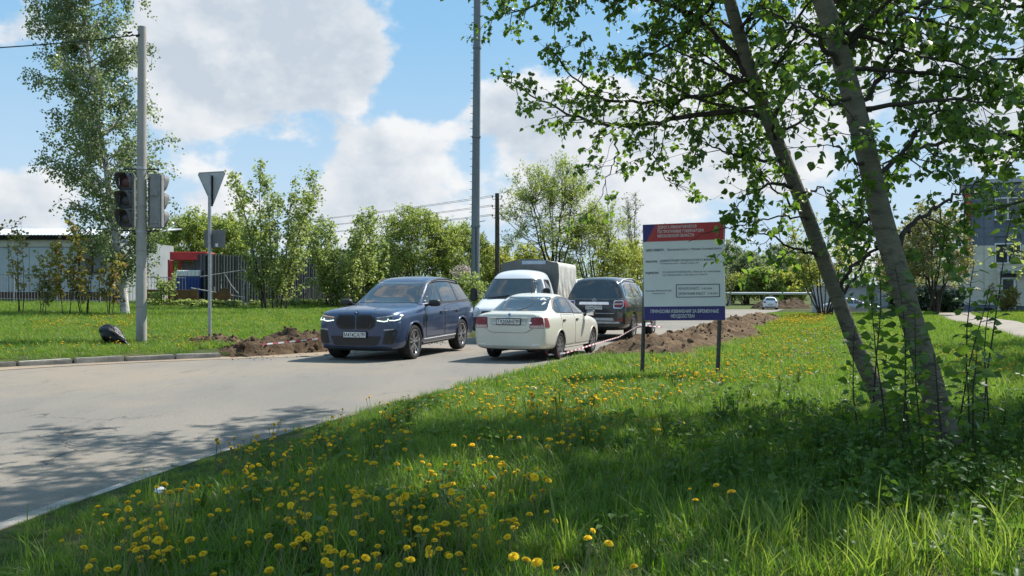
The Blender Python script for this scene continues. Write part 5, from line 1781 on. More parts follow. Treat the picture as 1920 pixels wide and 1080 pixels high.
# ------------------------------------------------------------------ trees and shrubs
LEAF = {
    'poplar': leaf_mat('poplar_leaf', (.066, .128, .022), (.100, .172, .034), trans=.52, rough=.36, spec=.5, gain=2.2, c3=(.055, .10, .030)),
    'birch': leaf_mat('birch_leaf', (.115, .170, .058), (.165, .225, .085), trans=.50, rough=.38, spec=.55, gain=1.7, c3=(.15, .17, .08)),
    'young': leaf_mat('young_leaf', (.185, .245, .070), (.240, .300, .105), trans=.52, rough=.45, gain=1.6),
    'willow': leaf_mat('willow_leaf', (.180, .245, .058), (.235, .290, .085), trans=.52, rough=.5, gain=1.6),
    'yellow': leaf_mat('yellowish_leaf', (.215, .260, .052), (.27, .30, .08), trans=.52, rough=.5, gain=1.6),
    'olive': leaf_mat('olive_leaf', (.185, .200, .055), (.235, .245, .09), trans=.5, rough=.5, gain=1.5, c3=(.45, .42, .33)),
    'dark': leaf_mat('shaded_leaf', (.035, .065, .020), (.055, .085, .028), trans=.35, rough=.45, gain=1.2),  # shadow among the low bushes put into the leaf colour
    'spruce': leaf_mat('spruce_needles', (.028, .050, .024), (.042, .068, .032), trans=.15, rough=.6),
    'far': leaf_mat('far_leaf', (.155, .205, .090), (.20, .245, .12), trans=.45, rough=.6, gain=1.4, c3=(.12, .16, .09)),  # distance haze put into a paler, greyer leaf colour
    'maple': leaf_mat('reddish_young_leaf', (.20, .22, .045), (.25, .215, .065), trans=.5, rough=.45, gain=1.5, c3=(.24, .16, .08)),
}
M['birch_bark'] = pm('birch_bark', (.62, .60, .56), (.40, .38, .35), scale=2.5, rough=.8, bump=.01, bscale=20, c3=(.03, .028, .026), s3=4.0, stretch=(1, 1, 2.2))
M['poplar_bark'] = pm('poplar_bark', (.185, .165, .118), (.13, .118, .086), scale=4.5, rough=.88, spec=.15, bump=.014, bscale=24, c3=(.085, .075, .056), s3=7.0, stretch=(1, 1, 2.4), thr=(.3, .7))


def rvec(r, n=None):
    v = r.normal(size=(n or 1, 3))
    v /= np.linalg.norm(v, axis=1)[:, None]
    return v if n else v[0]


def limb(r, p, d, L, n, wander=.18, up=0.0):
    pts = [np.array(p, float)]
    d = np.array(d, float); d /= np.linalg.norm(d)
    for k in range(n):
        d = d + r.normal(size=3) * wander + np.array([0, 0, up])
        d /= np.linalg.norm(d)
        pts.append(pts[-1] + d * L / n)
    return np.array(pts)


def at(P, t):
    n = len(P) - 1
    f = min(max(t, 0), .9999) * n
    i = int(f)
    return P[i] + (P[i + 1] - P[i]) * (f - i), (P[i + 1] - P[i]) / (np.linalg.norm(P[i + 1] - P[i]) + 1e-9)


class Wood:
    """collects branch tubes in numpy"""
    def __init__(self): self.V, self.F, self.n = [], [], 0

    def tube(self, P, r0, r1, k=5):
        P = np.asarray(P, float)
        m_ = len(P)
        rad = np.linspace(r0, r1, m_) if np.isscalar(r0) else np.asarray(r0)
        T = np.gradient(P, axis=0); T /= np.linalg.norm(T, axis=1)[:, None] + 1e-9
        ref = np.array([0, 0, 1.0]) if abs(T[0][2]) < .9 else np.array([1.0, 0, 0])
        A = np.cross(T, ref); A /= np.linalg.norm(A, axis=1)[:, None] + 1e-9
        B = np.cross(T, A)
        th = np.arange(k) * 2 * np.pi / k
        V = P[:, None] + (A[:, None] * np.cos(th)[None, :, None] + B[:, None] * np.sin(th)[None, :, None]) * rad[:, None, None]
        i = np.arange(m_ * k).reshape(m_, k)
        j = np.roll(i, -1, 1)
        F = np.stack([i[:-1], j[:-1], j[1:], i[1:]], -1).reshape(-1, 4) + self.n
        self.V.append(V.reshape(-1, 3)); self.F.append(F); self.n += m_ * k

    def mesh(self, name, mat): return mesh_np(name, np.concatenate(self.V), np.concatenate(self.F), mat, True)


def leaf_frame(r, n, droop=.3, along=None, spread=1.0):
    """random leaf axis / side / normal"""
    a = rvec(r, n) * spread
    if along is not None: a = a + along
    a[:, 2] -= droop
    a /= np.linalg.norm(a, axis=1)[:, None]
    nn = rvec(r, n); nn[:, 2] = np.abs(nn[:, 2]) + .35
    s_ = np.cross(a, nn); s_ /= np.linalg.norm(s_, axis=1)[:, None] + 1e-9
    nn = np.cross(s_, a)
    return a, s_, nn


T_SMALL = (np.array([(0, 0, 0), (.42, .5, .06), (1, 0, -.05), (.42, -.5, .06)]), [np.array([(0, 1, 2, 3)])])
# ovate pointed leaf folded along its midrib (length, side, normal)
T_BIG = (np.array([(0, 0, 0), (.10, .26, .05), (.36, .42, .09), (.68, .24, .04), (1.0, 0, -.10), (.68, -.24, .04), (.36, -.42, .09), (.10, -.26, .05), (.36, 0, -.01), (.68, 0, -.03)]),
         [np.array([(0, 1, 2, 8), (0, 8, 6, 7), (8, 2, 3, 9), (8, 9, 5, 6)]), np.array([(9, 3, 4), (9, 4, 5)])])


def leaves_np(P, frame, size, asp, tmpl):
    a, s_, nn = frame
    tv, tf = tmpl
    n, k = len(P), len(tv)
    size = np.broadcast_to(size, (n,))
    V = P[:, None] + (a[:, None] * tv[None, :, 0:1] + s_[:, None] * tv[None, :, 1:2] * asp + nn[:, None] * tv[None, :, 2:3]) * size[:, None, None]
    F = [(f[None] + (np.arange(n) * k)[:, None, None]).reshape(-1, f.shape[1]) for f in tf]
    return V.reshape(-1, 3), F


DENS = 1.35


def tree(name, label, x, y, H, lmat, seed, stems=1, fan=.0, base_r=.1, r0=.08, limbs=30, limb_len=lambda t: 1.0, t0=.2, el=35, limb_up=.03, twigs=6, twig_len=.5, droop=.0, dens=None,
         leaves=8, lsize=.1, asp=.8, bark=None, lean=(0, 0), group=None, cat='tree', leaf_droop=.35, twig_keep=1.0, z=None, wander=.10, stem_up=.05, jit=.05, crown='crown'):
    r = np.random.default_rng(seed)
    z0 = gz(x, y) if z is None else z
    root = thing(name, label, cat, (x, y, z0), 0, group)
    wood = Wood(); P_all, A_all = [], []
    per = max(1, limbs // stems)
    for s_ in range(stems):
        az = 2 * math.pi * s_ / stems + r.uniform(-.5, .5)
        fa_ = fan * (0.25 + .85 * r.random()) if stems > 1 else 0
        d = np.array([math.cos(az) * math.sin(fa_) + lean[0], math.sin(az) * math.sin(fa_) + lean[1], math.cos(fa_)])
        hs = H * (r.uniform(.78, 1.0) if s_ else 1.0)
        b = np.array([math.cos(az), math.sin(az), 0]) * (base_r * r.random() if stems > 1 else 0)
        b[2] = -.12
        st = limb(r, b, d, hs * 1.02, 10, wander * .35, stem_up)
        rs = r0 * (r.uniform(.6, 1) if stems > 1 else 1)
        wood.tube(st, rs * 1.15, rs * .12, 9 if stems == 1 else 6)
        for k in range(per):
            t = t0 + (1 - t0) * ((k + r.random()) / per)
            p, td = at(st, t)
            aa = r.uniform(0, 2 * math.pi)
            e = R(el) + (R(85) - R(el)) * max(0, t - .55) ** 1.5
            ld = np.array([math.cos(aa) * math.cos(e), math.sin(aa) * math.cos(e), math.sin(e)]) + td * .35
            L = max(.15, limb_len(t)) * r.uniform(.65, 1.2)
            lb = limb(r, p, ld, L, 5, wander, limb_up)
            wood.tube(lb, rs * (.34 - .2 * t), rs * .05 + .003, 4)
            for q in range(twigs):
                if r.random() > twig_keep: continue
                u = .22 + .78 * (q + r.random()) / twigs
                p2, d2 = at(lb, u)
                td2 = d2 * .6 + rvec(r) * .8 + np.array([0, 0, -droop * .9 + .05])
                tw = limb(r, p2, td2, twig_len * r.uniform(.5, 1.2), 4, .15, -droop * .45)
                if twig_len > .25: wood.tube(tw, .006 + rs * .03, .003, 3)
                m_ = max(1, int(leaves * (dens or DENS) * r.uniform(.6, 1.3)))
                uu = r.random(m_) * 4 * .999
                i_ = uu.astype(int); f_ = (uu - i_)[:, None]
                P_all.append(tw[i_] * (1 - f_) + tw[i_ + 1] * f_ + r.normal(size=(m_, 3)) * jit)
                A_all.append(np.repeat((tw[-1] - tw[0])[None] / (np.linalg.norm(tw[-1] - tw[0]) + 1e-9), m_, 0))
    link('trunk', wood.mesh('trunk', bark or M['bark']), root)
    P, A = np.concatenate(P_all), np.concatenate(A_all)
    P[:, 2] = np.maximum(P[:, 2], .05)
    V, F = leaves_np(P, leaf_frame(r, len(P), leaf_droop, A * .6), lsize * 1.12 * r.uniform(.65, 1.25, len(P)), asp * 1.1, T_SMALL)
    link(crown, mesh_np(crown, V, F, lmat), root)
    return root


def px(u, d): return (u - 960) / 1600 * d


def dome(name, label, x, y, W_, H, lmat, seed, n_cl=120, clear=.12, twigs=6, twig_len=.6, leaves=11, lsize=.2, asp=.5, stems=9, r0=.06, bark=None, group=None, cat='tree', z=None, up=.45, lumpy=.5, droop=.1, flat_=1.0):
    """a rounded crown: leafy sprays through an uneven ellipsoid, carried by stems that fan out from the ground"""
    r = np.random.default_rng(seed)
    z0 = gz(x, y) if z is None else z
    root = thing(name, label, cat, (x, y, z0), 0, group)
    wood = Wood()
    a, b, c = W_ / 2, W_ / 2 * .9, H * (1 - clear) / 2
    cz = H * clear + c
    base = [np.array([r.normal() * .10 * W_ * .5, r.normal() * .10 * W_ * .5, -.15]) for _ in range(stems)]
    dirs = rvec(r, n_cl)
    dirs[:, 2] = np.where(dirs[:, 2] < -.55, -dirs[:, 2], dirs[:, 2])
    rad = (.28 + .72 * r.random(n_cl) ** .45)
    lump = 1 - lumpy / 2 + lumpy * vnoise(np.arctan2(dirs[:, 1], dirs[:, 0]) * 1.6 + 9, dirs[:, 2] * 2.4 + seed, seed)
    C = dirs * (rad * lump)[:, None] * np.array([a, b, c]) + np.array([0, 0, cz])
    C[:, 2] = np.maximum(C[:, 2], .15)
    P_all, A_all = [], []
    heads = []
    for k in range(stems):
        th = 2 * math.pi * (k + r.random() * .6) / stems
        hd = np.array([math.cos(th) * a * .5, math.sin(th) * b * .5, cz + c * r.uniform(-.1, .5)])
        m1 = base[k] * .4 + hd * .6; m1[:2] *= .75; m1[2] = base[k][2] + (hd[2] - base[k][2]) * .55
        st = curve_np([base[k], m1, hd], 9)
        st[1:] += r.normal(size=(8, 3)) * .04 * W_ * .3
        wood.tube(st, r0 * r.uniform(.7, 1.1), r0 * .25, 6)
        heads.append(st)
    for q in range(n_cl):
        ds = [np.linalg.norm(h[:, :] - C[q], axis=1) + (h[:, 2] > C[q][2] - .05) * 2 for h in heads]
        kk = int(np.argmin([d_.min() for d_ in ds]))
        j = int(np.argmin(ds[kk]))
        p0 = heads[kk][j]
        mid = (p0 + C[q]) / 2 + np.array([0, 0, -.08 * np.linalg.norm(C[q] - p0)])
        lb = curve_np([p0, mid, C[q]], 5)
        wood.tube(lb, r0 * .22, r0 * .08, 4)
        out = (C[q] - np.array([0, 0, cz])) / np.array([a, b, c])
        for t in range(twigs):
            d = out * .7 + rvec(r) * .75 + np.array([0, 0, up])
            tw = limb(r, C[q] + r.normal(size=3) * .10, d, twig_len * r.uniform(.5, 1.25), 4, .14, -droop)
            if t % 2 == 0: wood.tube(tw, r0 * .07, .003, 3)
            m_ = max(1, int(leaves * r.uniform(.6, 1.35)))
            uu = r.random(m_) * 3.999; i_ = uu.astype(int); f_ = (uu - i_)[:, None]
            P_all.append(tw[i_] * (1 - f_) + tw[i_ + 1] * f_ + r.normal(size=(m_, 3)) * lsize * .35)
            A_all.append(np.repeat((tw[-1] - tw[0])[None] / (np.linalg.norm(tw[-1] - tw[0]) + 1e-9), m_, 0))
    link('trunk', wood.mesh('trunk', bark or M['bark']), root)
    P, A = np.concatenate(P_all), np.concatenate(A_all)
    P[:, 2] = np.maximum(P[:, 2], .05)
    V, F = leaves_np(P, leaf_frame(r, len(P), .2, A * .8), lsize * r.uniform(.65, 1.25, len(P)), asp, T_SMALL)
    link('crown', mesh_np('crown', V, F, lmat), root)
    return root


def curve_np(pts, n):
    pts = np.array(pts, float)
    t = np.linspace(0, 1, n)[:, None]
    return (1 - t) ** 2 * pts[0] + 2 * t * (1 - t) * pts[1] + t * t * pts[2]


# ---- the tall birch left
tree('birch_tree', 'tall slender birch with white trunk behind the concrete signal pole', px(236, 35), 35, 15.2, LEAF['birch'], 3, r0=.155, limbs=112, t0=.115, el=28, limb_up=-.05,
     limb_len=lambda t: (3.35 - 1.6 * t) * (0.6 + .4 * min(1, (t - .12) * 5)), twigs=14, twig_len=.85, droop=.55, leaves=34, lsize=.088, asp=.95, bark=M['birch_bark'], lean=(-.015, 0), leaf_droop=.8, wander=.12, jit=.10, dens=.86)
# ---- poplar bushes in front of the dark fence
tree('poplar_bush', 'tall bright green young poplar clump in front of the dark fence', px(516, 44.5), 44.5, 7.3, LEAF['young'], 5, stems=9, fan=.24, base_r=.9, r0=.05, limbs=170, t0=.05, el=36, limb_len=lambda t: 1.55 - 1.15 * t,
     twigs=6, twig_len=.48, leaves=11, lsize=.125, asp=.85, limb_up=.07, jit=.09, stem_up=.01, dens=1.0)
tree('poplar_bush', 'broad light green poplar thicket at the right end of the dark fence', px(638, 49), 49, 5.3, LEAF['young'], 6, stems=10, fan=.36, base_r=1.6, r0=.045, limbs=170, t0=.04, el=36, limb_len=lambda t: 1.5 - 1.0 * t,
     twigs=6, twig_len=.48, leaves=11, lsize=.13, asp=.85, limb_up=.07, jit=.09, stem_up=.0, dens=1.05)
tree('poplar_bush', 'small light green shrub by the rear of the blue car', px(690, 52), 52, 3.6, LEAF['young'], 8, stems=6, fan=.3, base_r=.8, r0=.04, limbs=60, t0=.05, el=45, limb_len=lambda t: 1.0 - .6 * t, twigs=5, twig_len=.4, leaves=11, lsize=.15, asp=.85)
# ---- willows beyond the cars
dome('willow_bush', 'large dome shaped green willow bush behind the blue car', px(786, 58), 58, 5.6, 6.3, LEAF['willow'], 9, n_cl=250, twigs=6, twig_len=.55, leaves=11, lsize=.20, asp=.42, stems=12)
dome('willow_bush', 'rounded green willow bush against the left side of the tall mast', px(856, 60), 60, 4.6, 5.3, LEAF['willow'], 10, n_cl=190, twigs=6, twig_len=.5, leaves=11, lsize=.20, asp=.42, stems=9)
dome('willow_bush', 'low green shrub at the foot of the tall mast', px(878, 42), 42, 1.7, 2.0, LEAF['young'], 11, n_cl=60, twigs=5, twig_len=.3, leaves=9, lsize=.12, asp=.7, stems=6, r0=.025, clear=.02)
dome('willow_bush', 'yellowish green bush between the mast and the wooden pole', px(918, 63), 63, 3.8, 4.3, LEAF['yellow'], 12, n_cl=120, twigs=6, twig_len=.5, leaves=10, lsize=.20, asp=.5, clear=.04)
dome('willow_bush', 'yellowish green bush behind the white truck', px(985, 66), 66, 4.6, 4.7, LEAF['yellow'], 13, n_cl=120, twigs=6, twig_len=.5, leaves=10, lsize=.2, asp=.5, clear=.04)
dome('willow_tree', 'tall airy willow with many dark stems fanning out behind the truck', px(1036, 60), 60, 6.6, 9.8, LEAF['willow'], 14, n_cl=190, clear=.22, twigs=7, twig_len=.95, leaves=8, lsize=.25, asp=.30, stems=9, r0=.10, bark=M['twig'], lumpy=.65, droop=.02, up=.7)
dome('willow_tree', 'leaning willow with long low limbs right of the truck canvas', px(1112, 61), 61, 5.4, 7.0, LEAF['willow'], 15, n_cl=140, clear=.15, twigs=7, twig_len=.8, leaves=8, lsize=.24, asp=.34, stems=7, r0=.09, bark=M['twig'], lumpy=.6, droop=.05)
dome('willow_bush', 'bright yellow green bush beyond the black off-road car', px(1168, 64), 64, 5.0, 5.2, LEAF['yellow'], 16, n_cl=150, twigs=6, twig_len=.55, leaves=10, lsize=.21, asp=.5, clear=.04)
tree('bare_tree', 'thin almost leafless tree rising behind the black car', px(1192, 72), 72, 9.2, LEAF['far'], 17, stems=3, fan=.14, base_r=.3, r0=.09, limbs=60, t0=.3, el=58, limb_len=lambda t: 1.7 - .9 * t, twigs=6, twig_len=.7, leaves=2.5, lsize=.16, asp=.5, limb_up=.08, bark=M['twig'])
dome('willow_bush', 'green bush left of the notice board top', px(1262, 75), 75, 5.6, 7.0, LEAF['willow'], 18, n_cl=150, twigs=6, twig_len=.7, leaves=9, lsize=.25, asp=.45, r0=.07)
# ---- behind stall and fence
for k, (u, d, h, lab) in enumerate(((352, 74, 6.8, 'light green tree top above the red stall'), (402, 78, 7.2, 'pale green tree crown behind the give way sign'), (447, 72, 6.2, 'light green crown left of the tall poplar clump'),
                                    (300, 82, 7.2, 'green crown half hidden behind the birch'))):
    dome('willow_tree', lab, px(u, d), d, 5.2, h, LEAF['willow'], 30 + k, n_cl=120, twigs=6, twig_len=.7, leaves=10, lsize=.28, asp=.5, r0=.08)
for k, (u, d, h) in enumerate(((612, 88, 5.6), (662, 95, 6.8), (716, 92, 6.6), (745, 85, 5.2))):
    dome('willow_tree', ('rounded hazy green tree over the right part of the dark fence', 'hazy green tree left of the small spruce', 'hazy green tree right of the small spruce', 'low hazy green tree beside the willow dome')[k], px(u, d), d, 5.2, h, LEAF['far'], 40 + k,
         n_cl=110, twigs=6, twig_len=.7, leaves=10, lsize=.30, asp=.6, r0=.08)


def spruce(label, x, y, H, w_, seed):
    r = np.random.default_rng(seed)
    z0 = gz(x, y)
    root = thing('spruce_tree', label, 'tree', (x, y, z0))
    wd = Wood()
    wd.tube(np.array([(0, 0, -.1), (0, 0, H * .5), (0, 0, H)]), .12, .02, 7)
    P, A = [], []
    n = int(H * 9)
    for k in range(n):
        t = .08 + .92 * k / n
        L = w_ * (1 - t) ** .8 * r.uniform(.7, 1.15) + .1
        a = r.uniform(0, 6.28)
        d = np.array([math.cos(a), math.sin(a), -.22])
        lb = limb(r, (0, 0, H * t), d, L, 4, .08, .05)
        wd.tube(lb, .02, .005, 3)
        m_ = int(26 * L) + 8
        u = r.random(m_) * 3.999; i_ = u.astype(int); f = (u - i_)[:, None]
        P.append(lb[i_] * (1 - f) + lb[i_ + 1] * f + r.normal(size=(m_, 3)) * .07)
        A.append(np.repeat(d[None], m_, 0))
    link('trunk', wd.mesh('trunk', M['bark']), root)
    P, A = np.concatenate(P), np.concatenate(A)
    V, F = leaves_np(P, leaf_frame(r, len(P), .3, A, .7), .30 * r.uniform(.6, 1.2, len(P)), .45, T_SMALL)
    link('crown', mesh_np('crown', V, F, LEAF['spruce']), root)


spruce('small dark spruce standing among the hazy trees beyond the blue car', px(697, 97), 97, 7.6, 1.5, 70)
spruce('dark spruce far behind the pipeline right of the notice board', px(1446, 150), 150, 10.5, 2.4, 71)
spruce('slim dark spruce far behind the pipeline next to the left trunk', px(1420, 165), 165, 9.5, 2.0, 72)
# ---- beyond the pipeline, right of the board
for k, (u, d, h, mt, lab) in enumerate(((1372, 138, 8.5, 'far', 'hazy green tree just right of the notice board'), (1400, 132, 7.0, 'far', 'wide hazy tree far beyond the white hatchback'), (1475, 136, 8.4, 'far', 'hazy green tree far beyond the pipeline near the left trunk'),
                                        (1395, 128, 3.6, 'yellow', 'low yellow green bush behind the pipeline'), (1432, 127, 4.6, 'young', 'bright green bush behind the pipeline'), (1468, 127, 3.8, 'yellow', 'yellow green bush behind the pipeline beside the leaning trunk'),
                                        (1330, 130, 6.5, 'far', 'hazy tree behind the notice board'), (1500, 128, 5.0, 'yellow', 'tall yellow bush behind the multi stemmed shrub'))):
    dome('far_tree', lab, px(u, d), d, 6.5 if h > 5 else 5.0, h + .6, LEAF[mt], 80 + k, n_cl=120, twigs=6, twig_len=.9, leaves=10, lsize=.36, asp=.6, r0=.09, clear=.05)
tree('bare_tree', 'brown bare small tree by the far rubble heap', px(1362, 118), 118, 4.3, LEAF['far'], 95, stems=6, fan=.3, base_r=.3, r0=.06, limbs=50, t0=.2, el=55, limb_len=lambda t: 1.2, twigs=5, twig_len=.6, leaves=1.2, lsize=.15, bark=M['twig'])
dome('blossom_bush', 'small bush of pale pink blossom behind the rear of the blue car', px(864, 47), 47, 1.3, 2.4, leaf_mat('pale_blossom', (.55, .45, .42), (.62, .55, .50), trans=.3, rough=.7, gain=1.0, c3=(.15, .2, .06)), 98, n_cl=60, twigs=5, twig_len=.25, leaves=7, lsize=.09, asp=.9, stems=5, r0=.025, clear=.1, cat='bush')
# ---- right middle ground
tree('alder_shrub', 'many stemmed shrub with sparse yellow leaves behind the left trunk', px(1545, 51.5), 51.5, 6.0, LEAF['yellow'], 100, stems=13, fan=.50, base_r=.7, r0=.055, limbs=120, t0=.3, el=45, limb_len=lambda t: 1.25 - .5 * t, twigs=5, twig_len=.5, leaves=6, lsize=.135, asp=.7,
     limb_up=.06, bark=M['twig'])
dome('lilac_tree', 'dense olive green tree with pale blossom beside the clad building', px(1752, 50), 50, 3.9, 6.2, LEAF['olive'], 101, n_cl=260, clear=.10, twigs=6, twig_len=.42, leaves=10, lsize=.14, asp=.7, stems=8, r0=.08, bark=M['twig'], lumpy=.45)
dome('lilac_tree', 'shorter olive green tree between trunk and lilac', px(1698, 53), 53, 3.0, 5.0, LEAF['olive'], 102, n_cl=150, clear=.12, twigs=6, twig_len=.42, leaves=10, lsize=.14, asp=.7, stems=6, r0=.06, bark=M['twig'])
for k, u in enumerate((1690, 1722, 1762, 1790)):
    tree('dark_bush', ('dark low bush left of the lilac trunk', 'dark low bush under the lilac tree', 'dark low bush right of the lilac trunk', 'dark low bush touching the corner of the clad building')[k], px(u, 56), 56 + k % 2, 1.5, LEAF['dark'], 110 + k, stems=6, fan=.6, base_r=.6, r0=.03, limbs=45, t0=.05, el=40, limb_len=lambda t: .7, twigs=4, twig_len=.3,
         leaves=11, lsize=.13, asp=.8, cat='bush')
tree('dark_bush', 'small reddish bush by the door of the clad building', px(1880, 56), 55.5, 1.5, LEAF['maple'], 118, stems=6, fan=.6, base_r=.5, r0=.03, limbs=36, t0=.05, el=40, limb_len=lambda t: .6, twigs=4, twig_len=.3, leaves=9, lsize=.12, cat='bush')
# bright tree at the right edge, trunk outside the picture
tree('ash_tree', 'bright green leafy tree crowding in at the right edge', 11.9, 17.6, 8.0, LEAF['young'], 120, r0=.13, limbs=85, t0=.13, el=18, limb_len=lambda t: 2.5 - 1.1 * t, twigs=9, twig_len=.55, leaves=16, lsize=.105, asp=.75, droop=.12, limb_up=.0, jit=.06, dens=.8)
tree('ash_tree', 'bright green leafy tree behind the one at the right edge', 16.6, 23.5, 8.6, LEAF['young'], 121, r0=.14, limbs=70, t0=.15, el=20, limb_len=lambda t: 2.6 - 1.1 * t, twigs=8, twig_len=.55, leaves=15, lsize=.12, asp=.75, droop=.12, limb_up=.0, jit=.06, dens=.7)
# ---- saplings in front of the warehouse
for k, (u, d, h, st_, mt, lv, lab) in enumerate(((40, 33.5, 3.7, 3, 'maple', 5, 'tall thin sapling with few leaves at the far left'), (78, 33, 2.3, 3, 'olive', 7, 'short thin sapling second from the left'),
                                                 (124, 32.5, 3.5, 2, 'maple', 13, 'leafy yellow brown sapling before the dark warehouse window'), (160, 34, 2.4, 4, 'maple', 8, 'low spreading sapling left of the birch trunk'),
                                                 (205, 33.5, 2.2, 3, 'maple', 8, 'small reddish sapling beside the birch trunk'), (310, 44, 1.5, 5, 'young', 8, 'small bush right of the concrete pole by the yard fence'))):
    tree('sapling', lab, px(u, d), d, h, LEAF[mt], 130 + k, stems=st_, fan=.12 + .05 * (st_ > 3), base_r=.2, r0=.022, limbs=26, t0=.22, el=40, limb_len=lambda t: .75 - .4 * t, twigs=4, twig_len=.28, leaves=lv, lsize=.12, asp=.85, bark=M['twig'], cat='sapling', dens=.75)

# ---- the far wood: one mass
r = np.random.default_rng(200)
P, S_ = [], []
for k in range(420):
    u = r.uniform(-250, 2150); d = r.uniform(165, 300)
    x, y = px(u, d), d
    h = r.uniform(8, 11.5) * d / 190 * (1.0 if u < 1000 or u > 1300 else .9)
    wv = r.uniform(2.0, 3.6)
    m_ = 130
    q = rvec(r, m_) * r.random((m_, 1)) ** .33
    P.append(np.array([x, y, -.9 + h * .56]) + q * np.array([wv, wv, h * .46]))
P = np.concatenate(P)
V, F = leaves_np(P, leaf_frame(r, len(P), .1), r.uniform(.5, 1.1, len(P)), .8, T_SMALL)
far = link('far_forest', mesh_np('far_forest', V, F, LEAF['far']))
tag(far, kind='stuff')

# ------------------------------------------------------------------ the two leaning poplars in the foreground
def W(u, v, d): return np.array([(u - 960) / 1600 * d, d, EYE + (540 - v) / 1600 * d])


def curve(pts, n):
    pts = np.array(pts, float)
    L = np.concatenate([[0], np.cumsum(np.linalg.norm(np.diff(pts, axis=0), axis=1))])
    s_ = np.linspace(0, L[-1], n)
    # smooth through the points
    out = np.stack([np.interp(s_, L, pts[:, i]) for i in range(3)], 1)
    k = max(1, n // (len(pts) * 3))
    for _ in range(k):
        out[1:-1] = (out[:-2] + 2 * out[1:-1] + out[2:]) / 4
    return out


near_leaf_meshes = []
for k in range(3):
    tv = T_BIG[0].copy()
    tv[:, 2] += .05 * np.sin(tv[:, 0] * 3 + k) * (1 if k else -1)
    tv[:, 1] *= (.92, 1.0, 1.1)[k]
    near_leaf_meshes.append(mesh_np('leaf', tv, T_BIG[1], LEAF['poplar'], True))


def leaf_objects(root, P, fr, size, pick):
    a, s_, nn = fr
    for i in pick:
        o = bpy.data.objects.new('leaf', near_leaf_meshes[i % 3])
        COL.objects.link(o)
        o.parent = root
        sz = float(size[i])
        o.matrix_local = Matrix(((a[i][0] * sz, s_[i][0] * sz, nn[i][0] * sz, P[i][0]), (a[i][1] * sz, s_[i][1] * sz, nn[i][1] * sz, P[i][1]), (a[i][2] * sz, s_[i][2] * sz, nn[i][2] * sz, P[i][2]), (0, 0, 0, 1)))


